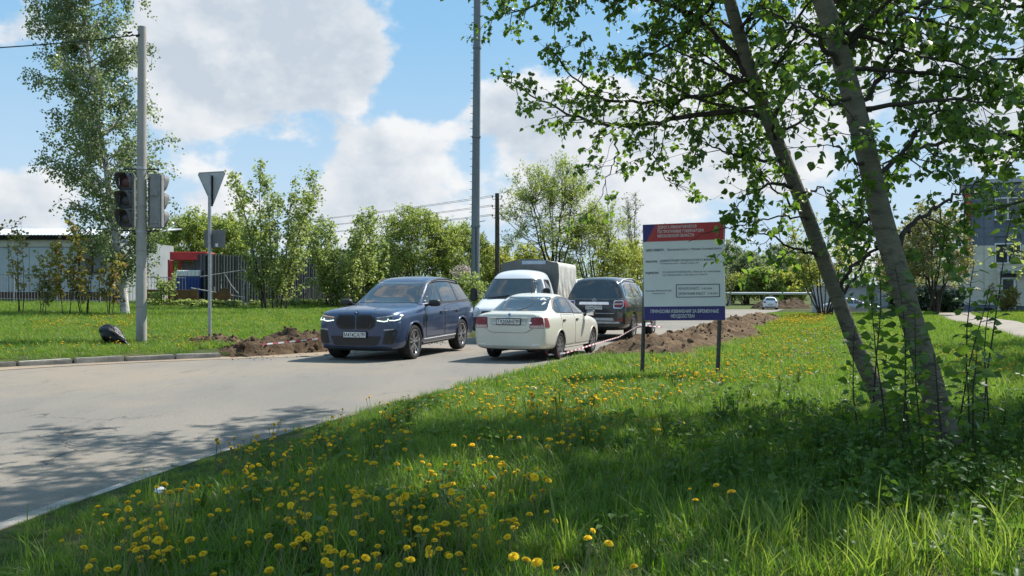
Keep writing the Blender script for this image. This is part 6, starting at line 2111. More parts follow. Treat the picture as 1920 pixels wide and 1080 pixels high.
def poplar(label, trunk, rad, limbs, seed, rnd_limbs, top_limbs, lsize=.068, n_obj=300):
    r = np.random.default_rng(seed)
    base = np.array(trunk[0])
    base_o = np.array([base[0], base[1], gz(base[0], base[1])])
    root = thing('poplar_tree', label, 'tree', tuple(base_o))
    tp = curve(trunk, 46) - base_o
    wood = Wood()
    nt_ = len(tp)
    rr = np.interp(np.linspace(0, 1, nt_), np.linspace(0, 1, len(rad)), rad)
    rr = rr * (1 + .05 * (np.array([float(vnoise(i * .8, seed, 2)) for i in range(nt_)]) - .5))
    rr[:3] *= np.array([1.30, 1.12, 1.04])
    wood.tube(tp, rr, 0, 18)
    # swollen scars where limbs have gone
    br = Wood()
    P_all, A_all = [], []

    def foliage(lb, dens, tl, sub_l, r_l, t_from=.2):
        L = np.linalg.norm(np.diff(lb, axis=0), axis=1).sum()
        n = max(2, int(L * dens)) if dens > 0 else 0
        for q in range(n):
            u = t_from + (1 - t_from) * (q + r.random()) / n
            p, d = at(lb, u)
            d2 = d * .75 + rvec(r) * .85 + np.array([0, 0, -.08])
            sb = limb(r, p, d2, sub_l * r.uniform(.45, 1.25) * (1.15 - .45 * u), 5, .20, -.02)
            br.tube(sb, max(.004, r_l * .35 * (1 - .5 * u)), .002, 4)
            for w_ in range(4):
                p3, d3 = at(sb, .25 + .75 * (w_ + r.random()) / 4)
                tw = limb(r, p3, d3 * .6 + rvec(r) * .8 + np.array([0, 0, -.15]), tl * r.uniform(.5, 1.3), 3, .22, -.06)
                br.tube(tw, .0028, .0015, 3)
                m_ = int(r.integers(5, 9))
                uu = r.random(m_) * 2.999; i_ = uu.astype(int); f_ = (uu - i_)[:, None]
                P_all.append(tw[i_] * (1 - f_) + tw[i_ + 1] * f_ + r.normal(size=(m_, 3)) * .022)
                A_all.append(np.repeat((tw[-1] - tw[0])[None] / (np.linalg.norm(tw[-1] - tw[0]) + 1e-9), m_, 0))

    for (pts, r0_, r1_, dens, tfrom) in limbs:
        lb = curve([np.array(p) - base_o for p in pts], max(6, len(pts) * 5))
        lb[1:] += r.normal(size=(len(lb) - 1, 3)) * .012
        br.tube(lb, r0_, r1_, 7)
        foliage(lb, dens, .20, .52, r0_, tfrom)
    H = tp[:, 2]
    for k in range(rnd_limbs + top_limbs):
        top = k >= rnd_limbs
        zt_ = r.uniform(4.3, H[-1]) if top else r.uniform(2.5, 4.6)
        i = int(np.argmin(np.abs(H - zt_)))
        a = r.uniform(0, 2 * math.pi)
        e = r.uniform(.1, .8)
        L = (r.uniform(1.1, 2.3) if top else r.uniform(.8, 1.7)) * (1 - .35 * max(0, (zt_ - 5) / 5))
        lb = limb(r, tp[i], (math.cos(a) * math.cos(e), math.sin(a) * math.cos(e), math.sin(e)), L, 8, .14, .0)
        br.tube(lb, .022, .005, 5)
        foliage(lb, 7.0, .22, .55, .02, .15)
    link('trunk', wood.mesh('trunk', M['poplar_bark']), root)
    link('limbs', br.mesh('limbs', M['twig']), root)
    P, A = np.concatenate(P_all), np.concatenate(A_all)
    fr = leaf_frame(r, len(P), .55, A * .5)
    size = lsize * r.uniform(.6, 1.25, len(P))
    # leaves that show largest in the picture become parts of their own
    wp_ = P + base_o
    uu = 960 + wp_[:, 0] / wp_[:, 1] * 1600; vv = 540 - (wp_[:, 2] - EYE) / wp_[:, 1] * 1600
    inside = (uu > 10) & (uu < 1910) & (vv > 8) & (vv < 900) & (wp_[:, 1] > 2)
    score = np.where(inside, size / wp_[:, 1], 0)
    pick = np.argsort(-score)[:n_obj]
    leaf_objects(root, P, fr, size, pick)
    keep = np.ones(len(P), bool); keep[pick] = False
    V, F = leaves_np(P[keep], tuple(q[keep] for q in fr), size[keep], 1.0, T_BIG)
    tag(link('foliage', mesh_np('foliage', V, F, LEAF['poplar'], True), root), kind='stuff')
    return root


d1, d2 = 8.9, 6.3
t1 = [W(1668, 790, d1), W(1652, 752, d1), W(1628, 700, d1), W(1600, 640, d1), W(1562, 535, d1), W(1530, 450, d1), W(1497, 360, d1), W(1446, 240, d1 + .05), W(1412, 150, d1 + .1), W(1378, 40, d1 + .2), W(1352, -60, d1 + .3), W(1320, -260, d1 + .5), W(1300, -480, d1 + .6), W(1310, -760, d1 + .6)]
r1 = [.095, .080, .076, .074, .072, .070, .068, .066, .063, .060, .055, .046, .032, .012]
l1 = [
    ([W(1436, 215, 8.95), W(1400, 205, 9.1), W(1269, 222, 9.5), W(1191, 237, 9.9), W(1113, 232, 10.3), W(1030, 195, 10.8), W(950, 152, 11.2)], .036, .006, 7.5, .22),
    ([W(1420, 165, 8.95), W(1347, 70, 9.2), W(1304, 27, 9.5), W(1218, 0, 9.9), W(1120, -25, 10.4), W(1010, 5, 10.9), W(915, 40, 11.3)], .034, .006, 8.0, .18),
    ([W(1405, 150, 8.95), W(1330, 178, 9.2), W(1250, 190, 9.6), W(1130, 190, 10.0), W(1050, 120, 10.5), W(1040, 70, 10.7)], .028, .005, 8.5, .18),
    ([W(1345, -50, 9.2), W(1260, -60, 9.6), W(1150, -50, 10.4), W(1020, -40, 11.2), W(930, -20, 12.0)], .032, .006, 8.0, .15),
    ([W(1360, -20, 9.2), W(1290, 60, 9.5), W(1210, 110, 9.8), W(1120, 110, 10.1)], .024, .005, 9.0, .2),
    ([W(1150, 238, 10.1), W(1160, 290, 10.1), W(1135, 340, 10.1), W(1118, 392, 10.1)], .010, .003, 5.0, .1),
    ([W(1230, 232, 9.7), W(1222, 290, 9.7), W(1250, 340, 9.7), W(1295, 355, 9.7)], .010, .003, 5.0, .15),
    ([W(1250, 228, 9.6), W(1240, 270, 9.6), W(1215, 300, 9.6)], .008, .003, 5.0, .3),
    ([W(1470, 300, 8.9), W(1420, 300, 8.7), W(1360, 285, 8.6), W(1300, 260, 8.5)], .022, .004, 9, .15),
    ([W(1490, 350, 8.9), W(1440, 345, 8.7), W(1405, 365, 8.5), W(1375, 390, 8.4)], .022, .004, 9, .15),
    ([W(1540, 485, 8.9), W(1490, 465, 8.75), W(1440, 440, 8.6), W(1390, 425, 8.5)], .018, .004, 8, .2),
    ([W(1572, 560, 8.9), W(1590, 505, 8.8), W(1640, 470, 8.7), W(1672, 440, 8.6)], .028, .010, 4, .4),
    ([W(1572, 565, 8.9), W(1596, 530, 8.9), W(1625, 480, 9.0), W(1632, 420, 9.2), W(1610, 360, 9.4)], .018, .005, 6, .4),
    ([W(1520, 420, 8.9), W(1480, 380, 9.1), W(1430, 330, 9.3), W(1417, 253, 9.4)], .016, .004, 8, .2),
    ([W(1500, 368, 8.9), W(1540, 350, 8.6), W(1588, 393, 8.4)], .012, .004, 7, .2),
    ([W(1520, 410, 8.9), W(1475, 405, 8.6), W(1410, 415, 8.3), W(1340, 430, 8.1), W(1290, 450, 8.0)], .011, .003, 0, .75),
    ([W(1455, 262, 8.9), W(1520, 210, 8.8), W(1560, 150, 8.6)], .018, .005, 9, .15),
    ([W(1420, 170, 8.9), W(1470, 110, 8.7), W(1500, 40, 8.5)], .018, .005, 9, .15),
    ([W(1380, 60, 9.1), W(1430, 20, 9.0), W(1470, -40, 8.9)], .018, .005, 8, .15),
    ([np.array([2.1, 9.3, 5.2]), np.array([.9, 10.8, 5.9]), np.array([-.6, 12.2, 6.3])], .03, .006, 9, .15),
    ([np.array([2.1, 9.3, 5.6]), np.array([1.6, 11.2, 6.2]), np.array([.9, 13.2, 6.4])], .03, .006, 9, .15),
    ([np.array([2.0, 9.4, 6.3]), np.array([.4, 10.2, 7.0]), np.array([-1.4, 11.0, 7.3])], .03, .006, 9, .15),
    ([np.array([2.0, 9.4, 6.6]), np.array([1.0, 11.6, 7.6]), np.array([.2, 13.6, 8.0])], .03, .006, 9, .15),
    ([np.array([2.0, 9.4, 6.8]), np.array([2.6, 11.4, 7.6]), np.array([2.8, 13.4, 7.9])], .03, .006, 9, .15),
    ([np.array([2.0, 9.4, 6.2]), np.array([2.2, 12.0, 6.9]), np.array([1.9, 14.6, 7.1])], .03, .006, 9, .3),
    ([np.array([2.0, 9.4, 6.0]), np.array([3.0, 12.0, 6.6]), np.array([3.3, 14.4, 6.9])], .03, .006, 9, .3),
    ([np.array([2.0, 9.4, 7.2]), np.array([2.6, 12.2, 8.0]), np.array([2.8, 15.0, 8.2])], .03, .006, 9, .3),
    ([np.array([2.0, 9.4, 5.0]), np.array([-.2, 9.8, 5.4]), np.array([-2.0, 10.6, 5.9])], .03, .006, 8, .15),
]
poplar('left of the two leaning poplars, slimmer trunk, its boughs reaching far left', t1, r1, l1, 301, 18, 66)
t2 = [W(1800, 905, d2 - .05), W(1783, 850, d2), W(1765, 790, d2), W(1738, 690, d2), W(1703, 580, d2), W(1677, 490, d2), W(1650, 400, d2), W(1628, 300, d2), W(1603, 200, d2), W(1572, 90, d2 + .05), W(1535, -20, d2 + .1), W(1500, -160, d2 + .2), W(1480, -420, d2 + .3), W(1500, -800, d2 + .3)]
r2 = [.105, .088, .082, .079, .076, .074, .071, .069, .067, .064, .061, .052, .04, .012]
l2 = [
    ([W(1682, 470, 6.3), W(1700, 425, 6.4), W(1738, 400, 6.6), W(1790, 365, 6.8), W(1840, 340, 7.0)], .022, .005, 7, .3),
    ([W(1640, 330, 6.3), W(1690, 290, 6.5), W(1750, 210, 6.7), W(1800, 150, 6.9)], .022, .005, 8, .2),
    ([W(1610, 220, 6.3), W(1650, 140, 6.5), W(1700, 60, 6.7), W(1740, 0, 6.9)], .022, .005, 8, .2),
    ([W(1580, 120, 6.3), W(1530, 70, 6.2), W(1480, 40, 6.1), W(1420, 10, 6.0)], .020, .005, 8, .2),
    ([W(1600, 190, 6.3), W(1550, 190, 6.1), W(1500, 160, 6.0)], .016, .004, 8, .2),
    ([W(1630, 310, 6.3), W(1590, 300, 6.2), W(1550, 250, 6.1)], .016, .004, 8, .2),
    ([W(1540, 0, 6.4), W(1600, -40, 6.7), W(1680, -50, 7.0), W(1760, -40, 7.2), W(1840, -10, 7.3)], .024, .005, 8, .2),
    ([W(1650, 400, 6.3), W(1610, 420, 6.5), W(1570, 400, 6.8)], .014, .004, 7, .2),
    ([W(1575, 100, 6.3), W(1640, 40, 6.5), W(1720, 30, 6.7), W(1830, 60, 6.9)], .022, .005, 8, .2),
    ([W(1660, 430, 6.3), W(1640, 470, 6.6), W(1600, 500, 6.9)], .014, .004, 7, .2),
]
poplar('right of the two leaning poplars, thicker pale trunk rising from the nettles', t2, r2, l2, 302, 24, 84, lsize=.062)
# a third poplar stands just outside the picture and pushes its boughs in from the right
d3 = 9.6
t3 = [np.array([7.25, d3, gz(7.25, d3) - .1]), np.array([7.2, d3, 1.6]), np.array([7.05, d3, 3.0]), np.array([6.95, d3 + .1, 5.0]), np.array([6.9, d3 + .2, 9.2])]
l3 = [
    ([np.array([7.06, d3, 3.0]), W(1960, 248, 9.5), W(1870, 252, 9.4), W(1790, 258, 9.3), W(1720, 280, 9.2), W(1660, 305, 9.1), W(1610, 330, 9.0)], .055, .006, 7, .25),
    ([np.array([7.08, d3, 2.9]), W(1940, 288, 9.6), W(1860, 292, 9.6), W(1815, 270, 9.6), W(1770, 240, 9.7)], .042, .006, 7, .3),
    ([np.array([7.06, d3, 3.2]), W(1950, 110, 9.5), W(1860, 110, 9.4), W(1800, 150, 9.3)], .035, .005, 8, .2),
    ([np.array([7.08, d3, 2.7]), W(1950, 370, 9.4), W(1880, 390, 9.3), W(1820, 395, 9.2)], .025, .005, 7, .2),
    ([np.array([7.0, d3, 4.0]), W(1960, 20, 9.3), W(1880, 10, 9.2), W(1800, -20, 9.1)], .035, .005, 8, .2),
]
poplar('third poplar outside the right edge pushing two thick boughs into view', t3, [.19, .16, .14, .11, .02], l3, 303, 18, 74, lsize=.075, n_obj=200)

# ---- leafy shoots round the foot of the right poplar
def shoot(label, u, v, d, h, n, seed, lean=(0, 0), size=.10, start=.15):
    r = np.random.default_rng(seed)
    b = W(u, v, d); z0 = gz(b[0], b[1])
    root = thing('sapling', label, 'sapling', (b[0], b[1], z0), 0, 'shoots round the right poplar')
    st = limb(r, (0, 0, -.05), (lean[0], lean[1], 1), h, 9, .05, .02)
    wd = Wood(); wd.tube(st, .008, .003, 5)
    P, A = [], []
    for k in range(n):
        t = start + (1 - start) * (k + .5 * r.random()) / n
        p, dd = at(st, t)
        a = k * 2.4 + r.uniform(-.4, .4)
        o = np.array([math.cos(a), math.sin(a), r.uniform(.0, .5)])
        pe = np.array([p, p + o * .03, p + o * .05])
        wd.tube(pe, .0025, .0018, 3)
        P.append(pe[-1]); A.append(o)
    link('stem', wd.mesh('stem', M['twig']), root)
    P, A = np.array(P), np.array(A)
    fr = leaf_frame(r, n, .45, A * 1.6, .6)
    leaf_objects(root, P, fr, size * r.uniform(.6, 1.15, n), range(n))


for k, (u, v, d, h, n, ln, lab) in enumerate((
        (1640, 850, 6.6, 1.55, 52, (-.06, 0), 'leafy shoot left of the right poplar, tallest of those between the trunks'), (1668, 850, 6.1, 1.25, 46, (-.03, 0), 'leafy shoot hugging the left side of the right poplar trunk'),
        (1690, 850, 5.9, .95, 40, (-.02, 0), 'short leafy shoot in front of the right poplar trunk'), (1815, 850, 6.3, 1.55, 50, (.02, 0), 'leafy shoot close to the right side of the right poplar'),
        (1840, 850, 6.5, 1.95, 34, (.01, 0), 'tall leafy shoot standing clear against the footpath'), (1856, 840, 6.9, 1.30, 9, (.0, 0), 'thin nearly bare shoot right of the right poplar'),
        (1790, 850, 6.6, 1.35, 40, (.05, 0), 'leafy shoot just behind the right poplar trunk'), (1610, 850, 7.2, 1.0, 30, (-.1, 0), 'small shoot halfway between the two poplar trunks'),
        (1735, 870, 5.8, 1.15, 44, (-.08, 0), 'bushy shoot crossing the front of the right poplar trunk'), (1770, 880, 5.75, .85, 40, (-.03, 0), 'low bushy shoot at the very foot of the right poplar'),
        (1712, 860, 6.0, 1.45, 52, (-.05, 0), 'tall bushy shoot climbing along the left edge of the right poplar trunk'), (1822, 870, 5.9, .9, 40, (.04, 0), 'low bushy shoot on the right of the right poplar foot'))):
    shoot(lab, u, v, d, h, n, 400 + k, ln, start=.06 if n > 10 else .5, size=.085)
# ------------------------------------------------------------------ grass, weeds, dandelions
def scatter(name, pts, rot, scl, idx, sources, kind='stuff'):
    """one object whose points carry instances of the source meshes"""
    pts = np.asarray(pts, np.float32)
    n = len(pts)
    me = bpy.data.meshes.new(name)
    me.vertices.add(n)
    me.vertices.foreach_set('co', pts.ravel())
    for nm, ty, fld, arr in (('rot', 'FLOAT_VECTOR', 'vector', rot), ('scl', 'FLOAT', 'value', scl), ('idx', 'INT', 'value', idx)):
        a = me.attributes.new(nm, ty, 'POINT')
        a.data.foreach_set(fld, np.ascontiguousarray(arr, dtype=np.int32 if ty == 'INT' else np.float32).ravel())
    o = link(name, me)
    o['kind'] = kind
    coll = bpy.data.collections.new(name + '_pieces')
    for i, m_ in enumerate(sources):
        so = bpy.data.objects.new('%s_piece_%02d' % (name, i), m_)
        coll.objects.link(so)
    ng = bpy.data.node_groups.new(name, 'GeometryNodeTree')
    ng.interface.new_socket('Geometry', in_out='INPUT', socket_type='NodeSocketGeometry')
    ng.interface.new_socket('Geometry', in_out='OUTPUT', socket_type='NodeSocketGeometry')
    N = ng.nodes
    gi, go = N.new('NodeGroupInput'), N.new('NodeGroupOutput')
    ci = N.new('GeometryNodeCollectionInfo')
    ci.inputs['Collection'].default_value = coll
    ci.inputs['Separate Children'].default_value = True
    ci.inputs['Reset Children'].default_value = True
    ip = N.new('GeometryNodeInstanceOnPoints')
    ip.inputs['Pick Instance'].default_value = True

    def na(nm, ty):
        q = N.new('GeometryNodeInputNamedAttribute'); q.data_type = ty; q.inputs[0].default_value = nm
        return q.outputs[0]
    L = ng.links
    L.new(gi.outputs[0], ip.inputs['Points'])
    L.new(ci.outputs[0], ip.inputs['Instance'])
    L.new(na('idx', 'INT'), ip.inputs['Instance Index'])
    e2r = N.new('FunctionNodeEulerToRotation')
    L.new(na('rot', 'FLOAT_VECTOR'), e2r.inputs[0])
    L.new(e2r.outputs[0], ip.inputs['Rotation'])
    L.new(na('scl', 'FLOAT'), ip.inputs['Scale'])
    L.new(ip.outputs[0], go.inputs[0])
    md = o.modifiers.new('scatter', 'NODES')
    md.node_group = ng
    return o


LEAF['grass'] = leaf_mat('grass_blade', (.074, .152, .016), (.126, .216, .032), trans=.47, rough=.42, spec=.4, gain=1.8, hue=.5, c3=(.15, .17, .05))
LEAF['grass_dry'] = leaf_mat('grass_blade_pale', (.130, .215, .032), (.205, .275, .060), trans=.47, rough=.5, spec=.3, gain=1.7, hue=.488)
LEAF['weed'] = leaf_mat('weed_leaf', (.060, .125, .020), (.095, .170, .035), trans=.45, rough=.48, spec=.3, gain=1.7)
LEAF['straw'] = leaf_mat('dry_straw', (.30, .25, .13), (.38, .33, .19), trans=.3, rough=.7, spec=.2, gain=1.1)


def clump(seed, n, rad, h0, h1, w_, mat, bend=.5, segs=3):
    r = np.random.default_rng(seed)
    V, Q, T3 = [], [], []
    for k in range(n):
        a = r.uniform(0, 6.283); q = rad * math.sqrt(r.random())
        b = np.array([math.cos(a) * q, math.sin(a) * q, -.02])
        h = r.uniform(h0, h1) * (1.15 - .4 * q / rad)
        la = r.uniform(0, 6.283)
        ld = np.array([math.cos(la), math.sin(la), 0])
        sd = np.array([-ld[1], ld[0], 0]) + np.array([0, 0, .0])
        ww = w_ * r.uniform(.6, 1.3)
        bd = bend * r.uniform(.15, 1.35)
        o = len(V)
        for s_ in range(segs):
            t = s_ / segs
            c = b + ld * h * bd * t ** 1.8 + np.array([0, 0, h * t * (1 - .28 * bd * t)])
            wv = ww * (1 - .55 * t ** 1.5) / 2
            V += [c - sd * wv, c + sd * wv]
        V.append(b + ld * h * bd + np.array([0, 0, h * (1 - .28 * bd)]))
        for s_ in range(segs - 1):
            Q.append((o + 2 * s_, o + 2 * s_ + 1, o + 2 * s_ + 3, o + 2 * s_ + 2))
        e = o + 2 * (segs - 1)
        T3.append((e, e + 1, e + 2))
    return mesh_np('grass_clump', np.array(V), [np.array(Q), np.array(T3)], mat, True)


def weed(seed, n, rad, h0, h1, ls, mat, asp=.85, flat=.0):
    """broad leaves on short stalks"""
    r = np.random.default_rng(seed)
    P, A, St = [], [], Wood()
    for k in range(n):
        a = r.uniform(0, 6.283)
        h = r.uniform(h0, h1)
        q = rad * r.uniform(.2, 1)
        d = np.array([math.cos(a), math.sin(a), 0])
        p1 = d * q + np.array([0, 0, h])
        St.tube(np.array([d * q * .2 + [0, 0, -.02], d * q * .6 + [0, 0, h * .6], p1]), .0025, .0018, 3)
        P.append(p1); A.append(d + [0, 0, -.15 - flat])
    P, A = np.array(P), np.array(A)
    fr = leaf_frame(r, n, .1, A * 2.2, .6)
    s0, n0 = fr[1], fr[2]
    V, F = leaves_np(P, fr, ls * r.uniform(.55, 1.25, n), asp, T_BIG)
    V2, F2 = np.concatenate(St.V), np.concatenate(St.F)
    return mesh_np('weed_clump', np.concatenate([V, V2]), [F[0], F[1], F2 + len(V)], mat, True)


def rosette(seed, n, L_, mat):
    """dandelion leaves lying outwards"""
    r = np.random.default_rng(seed)
    V, Q = [], []
    for k in range(n):
        a = 6.283 * k / n + r.uniform(-.3, .3)
        d = np.array([math.cos(a), math.sin(a), 0]); s_ = np.array([-d[1], d[0], 0])
        L = L_ * r.uniform(.6, 1.1); el = r.uniform(.3, 1.0)
        o = len(V)
        m_ = 7
        for i in range(m_ + 1):
            t = i / m_
            c = d * L * t + np.array([0, 0, L * el * (t - .75 * t * t) + .01])
            wv = L * (.035 + .11 * math.sin(math.pi * min(1, t * 1.02)) ** .8) * (1.25 if i % 2 else .62) * (0.15 if i == m_ else 1)
            V += [c - s_ * wv + [0, 0, .012], c, c + s_ * wv + [0, 0, .012]]
        for i in range(m_):
            q = o + 3 * i
            Q += [(q, q + 1, q + 4, q + 3), (q + 1, q + 2, q + 5, q + 4)]
    return mesh_np('rosette', np.array(V), np.array(Q), mat, True)


def pip(x, y, poly):
    x, y = np.asarray(x), np.asarray(y)
    c = np.zeros(x.shape, bool)
    n = len(poly)
    for i in range(n):
        x0, y0 = poly[i - 1]; x1, y1 = poly[i]
        cond = ((y0 > y) != (y1 > y)) & (x < (x1 - x0) * (y - y0) / ((y1 - y0) or 1e-9) + x0)
        c ^= cond
    return c


path_poly = [a for a, b in path_rows] + [b for a, b in path_rows[::-1]]
heap_left = [(-6.75, 19.35), (-6.2, 19.75), (-5.4, 20.2), (-4.8, 21.3), (-4.2, 22.6), (-3.6, 24.5), (-3.0, 26.4)]
heap_mid = [(-6.6, 22.2), (-5.6, 22.4), (-4.5, 23.4), (-3.6, 25.5)]
heap_sign = [(-8.1, 21.6), (-7.3, 21.3), (-6.4, 20.9)]


def dist_poly(x, y, pl):
    d = np.full(x.shape, 1e9)
    for (x0, y0), (x1, y1) in zip(pl[:-1], pl[1:]):
        t = np.clip(((x - x0) * (x1 - x0) + (y - y0) * (y1 - y0)) / ((x1 - x0) ** 2 + (y1 - y0) ** 2), 0, 1)
        d = np.minimum(d, np.hypot(x - x0 - t * (x1 - x0), y - y0 - t * (y1 - y0)))
    return d


def allowed(x, y, r):
    """where grass can stand"""
    dr, dl = x - KR(y), KL(y) - x
    ok = (dr > .03) | (dl > .05)
    ok &= ~pip(x, y, path_poly)
    # right soil heap
    c_ = 1.25 + .25 * np.sin(y * .3)
    ok &= ~((y > 17.8) & (y < 51) & (dr > 0) & (dr < c_ + 1.15 + .35 * r.normal(size=x.shape)))
    ok &= ~((dist_poly(x, y, heap_left) < .50) | (dist_poly(x, y, heap_mid) < .58) | (dist_poly(x, y, heap_sign) < .42))
    ok &= ~((dl > 0) & (dl < 3.5) & (y > 26) & (y < 60) & (r.random(x.shape) < .5))
    ok &= ~((y > 55) & (dl > 0) & (dl < 9) & (y > 58))
    ok &= ~((y > 60) & (dr > 0) & (x < 31) & (y < 70))
    ok &= ~((y > 59.5) & (x > 31))
    return ok


def field(xr, yr, dens, seed):
    r = np.random.default_rng(seed)
    (x0, x1), (y0, y1) = xr, yr
    n = int((x1 - x0) * (y1 - y0) * dens)
    x, y = r.uniform(x0, x1, n), r.uniform(y0, y1, n)
    view = np.abs(x) < .64 * y + 1.6
    x, y = x[view], y[view]
    ok = allowed(x, y, r)
    return x[ok], y[ok], r


GS = [clump(500 + k, 44, .12, .07, .18, .0052, LEAF['grass'], .55) for k in range(6)] + [clump(510 + k, 34, .11, .08, .20, .0052, LEAF['grass_dry'], .6) for k in range(2)]
GM = [clump(520 + k, 44, .19, .08, .22, .009, LEAF['grass'], .55) for k in range(5)] + [clump(530 + k, 36, .18, .08, .24, .009, LEAF['grass_dry'], .6) for k in range(3)]
GF = [clump(540 + k, 60, .34, .09, .22, .016, LEAF['grass'], .55, 2) for k in range(4)] + [clump(550 + k, 50, .32, .08, .24, .016, LEAF['grass_dry'], .6, 2) for k in range(3)]


STRAW = clump(598, 9, .12, .05, .17, .004, LEAF['straw'], 1.3)


def grass(name, xr, yr, dens, src, pale, seed, s0=1.0, straw=0.0):
    x, y, r = field(xr, yr, dens, seed)
    z = GZ(x, y)
    n = len(x)
    big_ = fbm(x * .35, y * .35, 77, 3)
    # lower beside kerbs, path and bare patches
    edge = np.minimum(np.where(x > KR(y), (x - KR(y) - .04) * .8, 9), np.where(x < KL(y), KL(y) - x, 9))
    sc = s0 * (.52 + .72 * big_) * (np.where((y < 8.6) | (x < KL(y) + .5), .34, .8) + np.where((y < 8.6) | (x < KL(y) + .5), .66, .2) * ss(0, .9, edge)) * r.uniform(.8, 1.25, n)
    npale = sum(1 for q in src if q.materials[0] == LEAF['grass_dry'])
    nmain = len(src) - npale
    isp = r.random(n) < pale * (.3 + 1.4 * fbm(x * .5 + 9, y * .5, 81, 3))
    idx = np.where(isp, nmain + r.integers(0, npale, n), r.integers(0, nmain, n))
    rot = np.stack([r.normal(0, .10, n), r.normal(0, .10, n), r.uniform(0, 6.283, n)], 1)
    if straw:
        st = r.random(n) < straw
        idx = np.where(st, len(src), idx)
        src = src + [STRAW]
    return scatter(name, np.stack([x, y, z], 1), rot, sc, idx, src)


grass('near_grass', (-4.5, 9.5), (1.6, 12), 105, GS, .22, 600, straw=.10)
grass('middle_grass', (-2, 17.5), (12, 25), 46, GM, .35, 601, straw=.07)
grass('distant_grass', (2, 43), (25, 76), 13, GF, .5, 602)
grass('left_near_grass', (-22, -2.5), (10.5, 31), 40, GM, .35, 603)
grass('left_far_grass', (-45, 6), (31, 58), 13, GF, .5, 604)
grass('beyond_path_grass', (13, 45), (22, 60), 4, GF, .6, 605)

# broad-leaved weeds under the poplars and scattered through the verge
WS = [weed(560 + k, 17, .13, .06, .22, .062, LEAF['weed']) for k in range(5)] + [weed(566 + k, 22, .10, .10, .34, .045, LEAF['weed']) for k in range(3)]
r = np.random.default_rng(610)
n = 8200
x, y = r.uniform(-3, 9, n), r.uniform(2.2, 12, n)
cen = np.exp(-((x - 3.3) / 1.7) ** 2 - ((y - 6.0) / 2.0) ** 2) + .8 * np.exp(-((x - 4.2) / 1.3) ** 2 - ((y - 4.3) / 1.3) ** 2)
keep = (r.random(n) < np.clip(cen * .85, .03, .75)) & allowed(x, y, r) & (x > KR(y) + .7)
x, y = x[keep], y[keep]
n = len(x)
scatter('nettles_and_weeds', np.stack([x, y, GZ(x, y)], 1), np.stack([r.normal(0, .08, n), r.normal(0, .08, n), r.uniform(0, 6.28, n)], 1), r.uniform(.45, .95, n), r.integers(0, len(WS), n), WS)
RS = [rosette(580 + k, 8, .14, LEAF['weed']) for k in range(4)]
x, y, r = field((-3.5, 9), (2.2, 20), 5.0, 611)
keep = x > KR(y) + .4
x, y = x[keep], y[keep]
n = len(x)
scatter('dandelion_leaves', np.stack([x, y, GZ(x, y) + .01], 1), np.stack([r.normal(0, .1, n), r.normal(0, .1, n), r.uniform(0, 6.28, n)], 1), r.uniform(.6, 1.3, n), r.integers(0, 4, n), RS)
# burdock-like weeds along the foot of the dark fence
x = r.uniform(-19, -7.5, 420); y = 46.2 + (x + 19) * .85 + r.normal(0, .5, 420)
y = np.where(x < -14.5, 45.0 + r.normal(0, .4, 420), y - 2.2)
BS = [weed(570 + k, 14, .25, .08, .36, .19, LEAF['young']) for k in range(3)]
n = len(x)
scatter('fence_foot_weeds', np.stack([x, y, GZ(x, y)], 1), np.stack([x * 0, x * 0, r.uniform(0, 6.28, n)], 1), r.uniform(.6, 1.2, n), r.integers(0, 3, n), BS)
# long bright grass in front of the nettles
TG = [clump(590 + k, 14, .08, .22, .40, .008, LEAF['grass_dry'], .55, 4) for k in range(4)]
r = np.random.default_rng(612)
P = []
for k in range(48):
    u, v = r.uniform(1380, 1900), r.uniform(985, 1090)
    P.append(unproject(u, v + 25))
for k in range(22):
    u, v = r.uniform(0, 1300), r.uniform(900, 1085)
    P.append(unproject(u, v + 15))
for k in range(26):
    P.append(unproject(r.uniform(1800, 1910), r.uniform(690, 800)))
P = np.array(P)
P = P[P[:, 0] > KR(P[:, 1]) + .15]
n = len(P)
scatter('long_grass_tufts', np.stack([P[:, 0], P[:, 1], GZ(P[:, 0], P[:, 1])], 1), np.stack([r.normal(0, .1, n), r.normal(0, .1, n), r.uniform(0, 6.28, n)], 1), r.uniform(.6, 1.1, n), r.integers(0, 4, n), TG)

# ---- dandelions
m_, nt, out = new_mat('dandelion_yellow')
geo = nt.n('ShaderNodeNewGeometry')
oi = nt.n('ShaderNodeObjectInfo')
rr_ = nt.m('FRACT', nt.m('ADD', geo.outputs['Random Per Island'], oi.outputs['Random']))
colr = nt.mix(rr_, (.78, .50, .012), (.88, .64, .03))
b_ = nt.n('ShaderNodeBsdfPrincipled'); nt.put(b_.inputs['Base Color'], colr); b_.inputs['Roughness'].default_value = .7
b_.inputs['Specular IOR Level'].default_value = .2
t_ = nt.n('ShaderNodeBsdfTranslucent'); nt.link(colr, t_.inputs[0])
ms = nt.n('ShaderNodeMixShader'); ms.inputs[0].default_value = .25
nt.link(b_.outputs[0], ms.inputs[1]); nt.link(t_.outputs[0], ms.inputs[2]); nt.link(ms.outputs[0], out.inputs[0])
M['dandelion'] = m_
M['stem'] = leaf_mat('flower_stem', (.15, .20, .07), (.22, .20, .10), trans=.2, rough=.5)


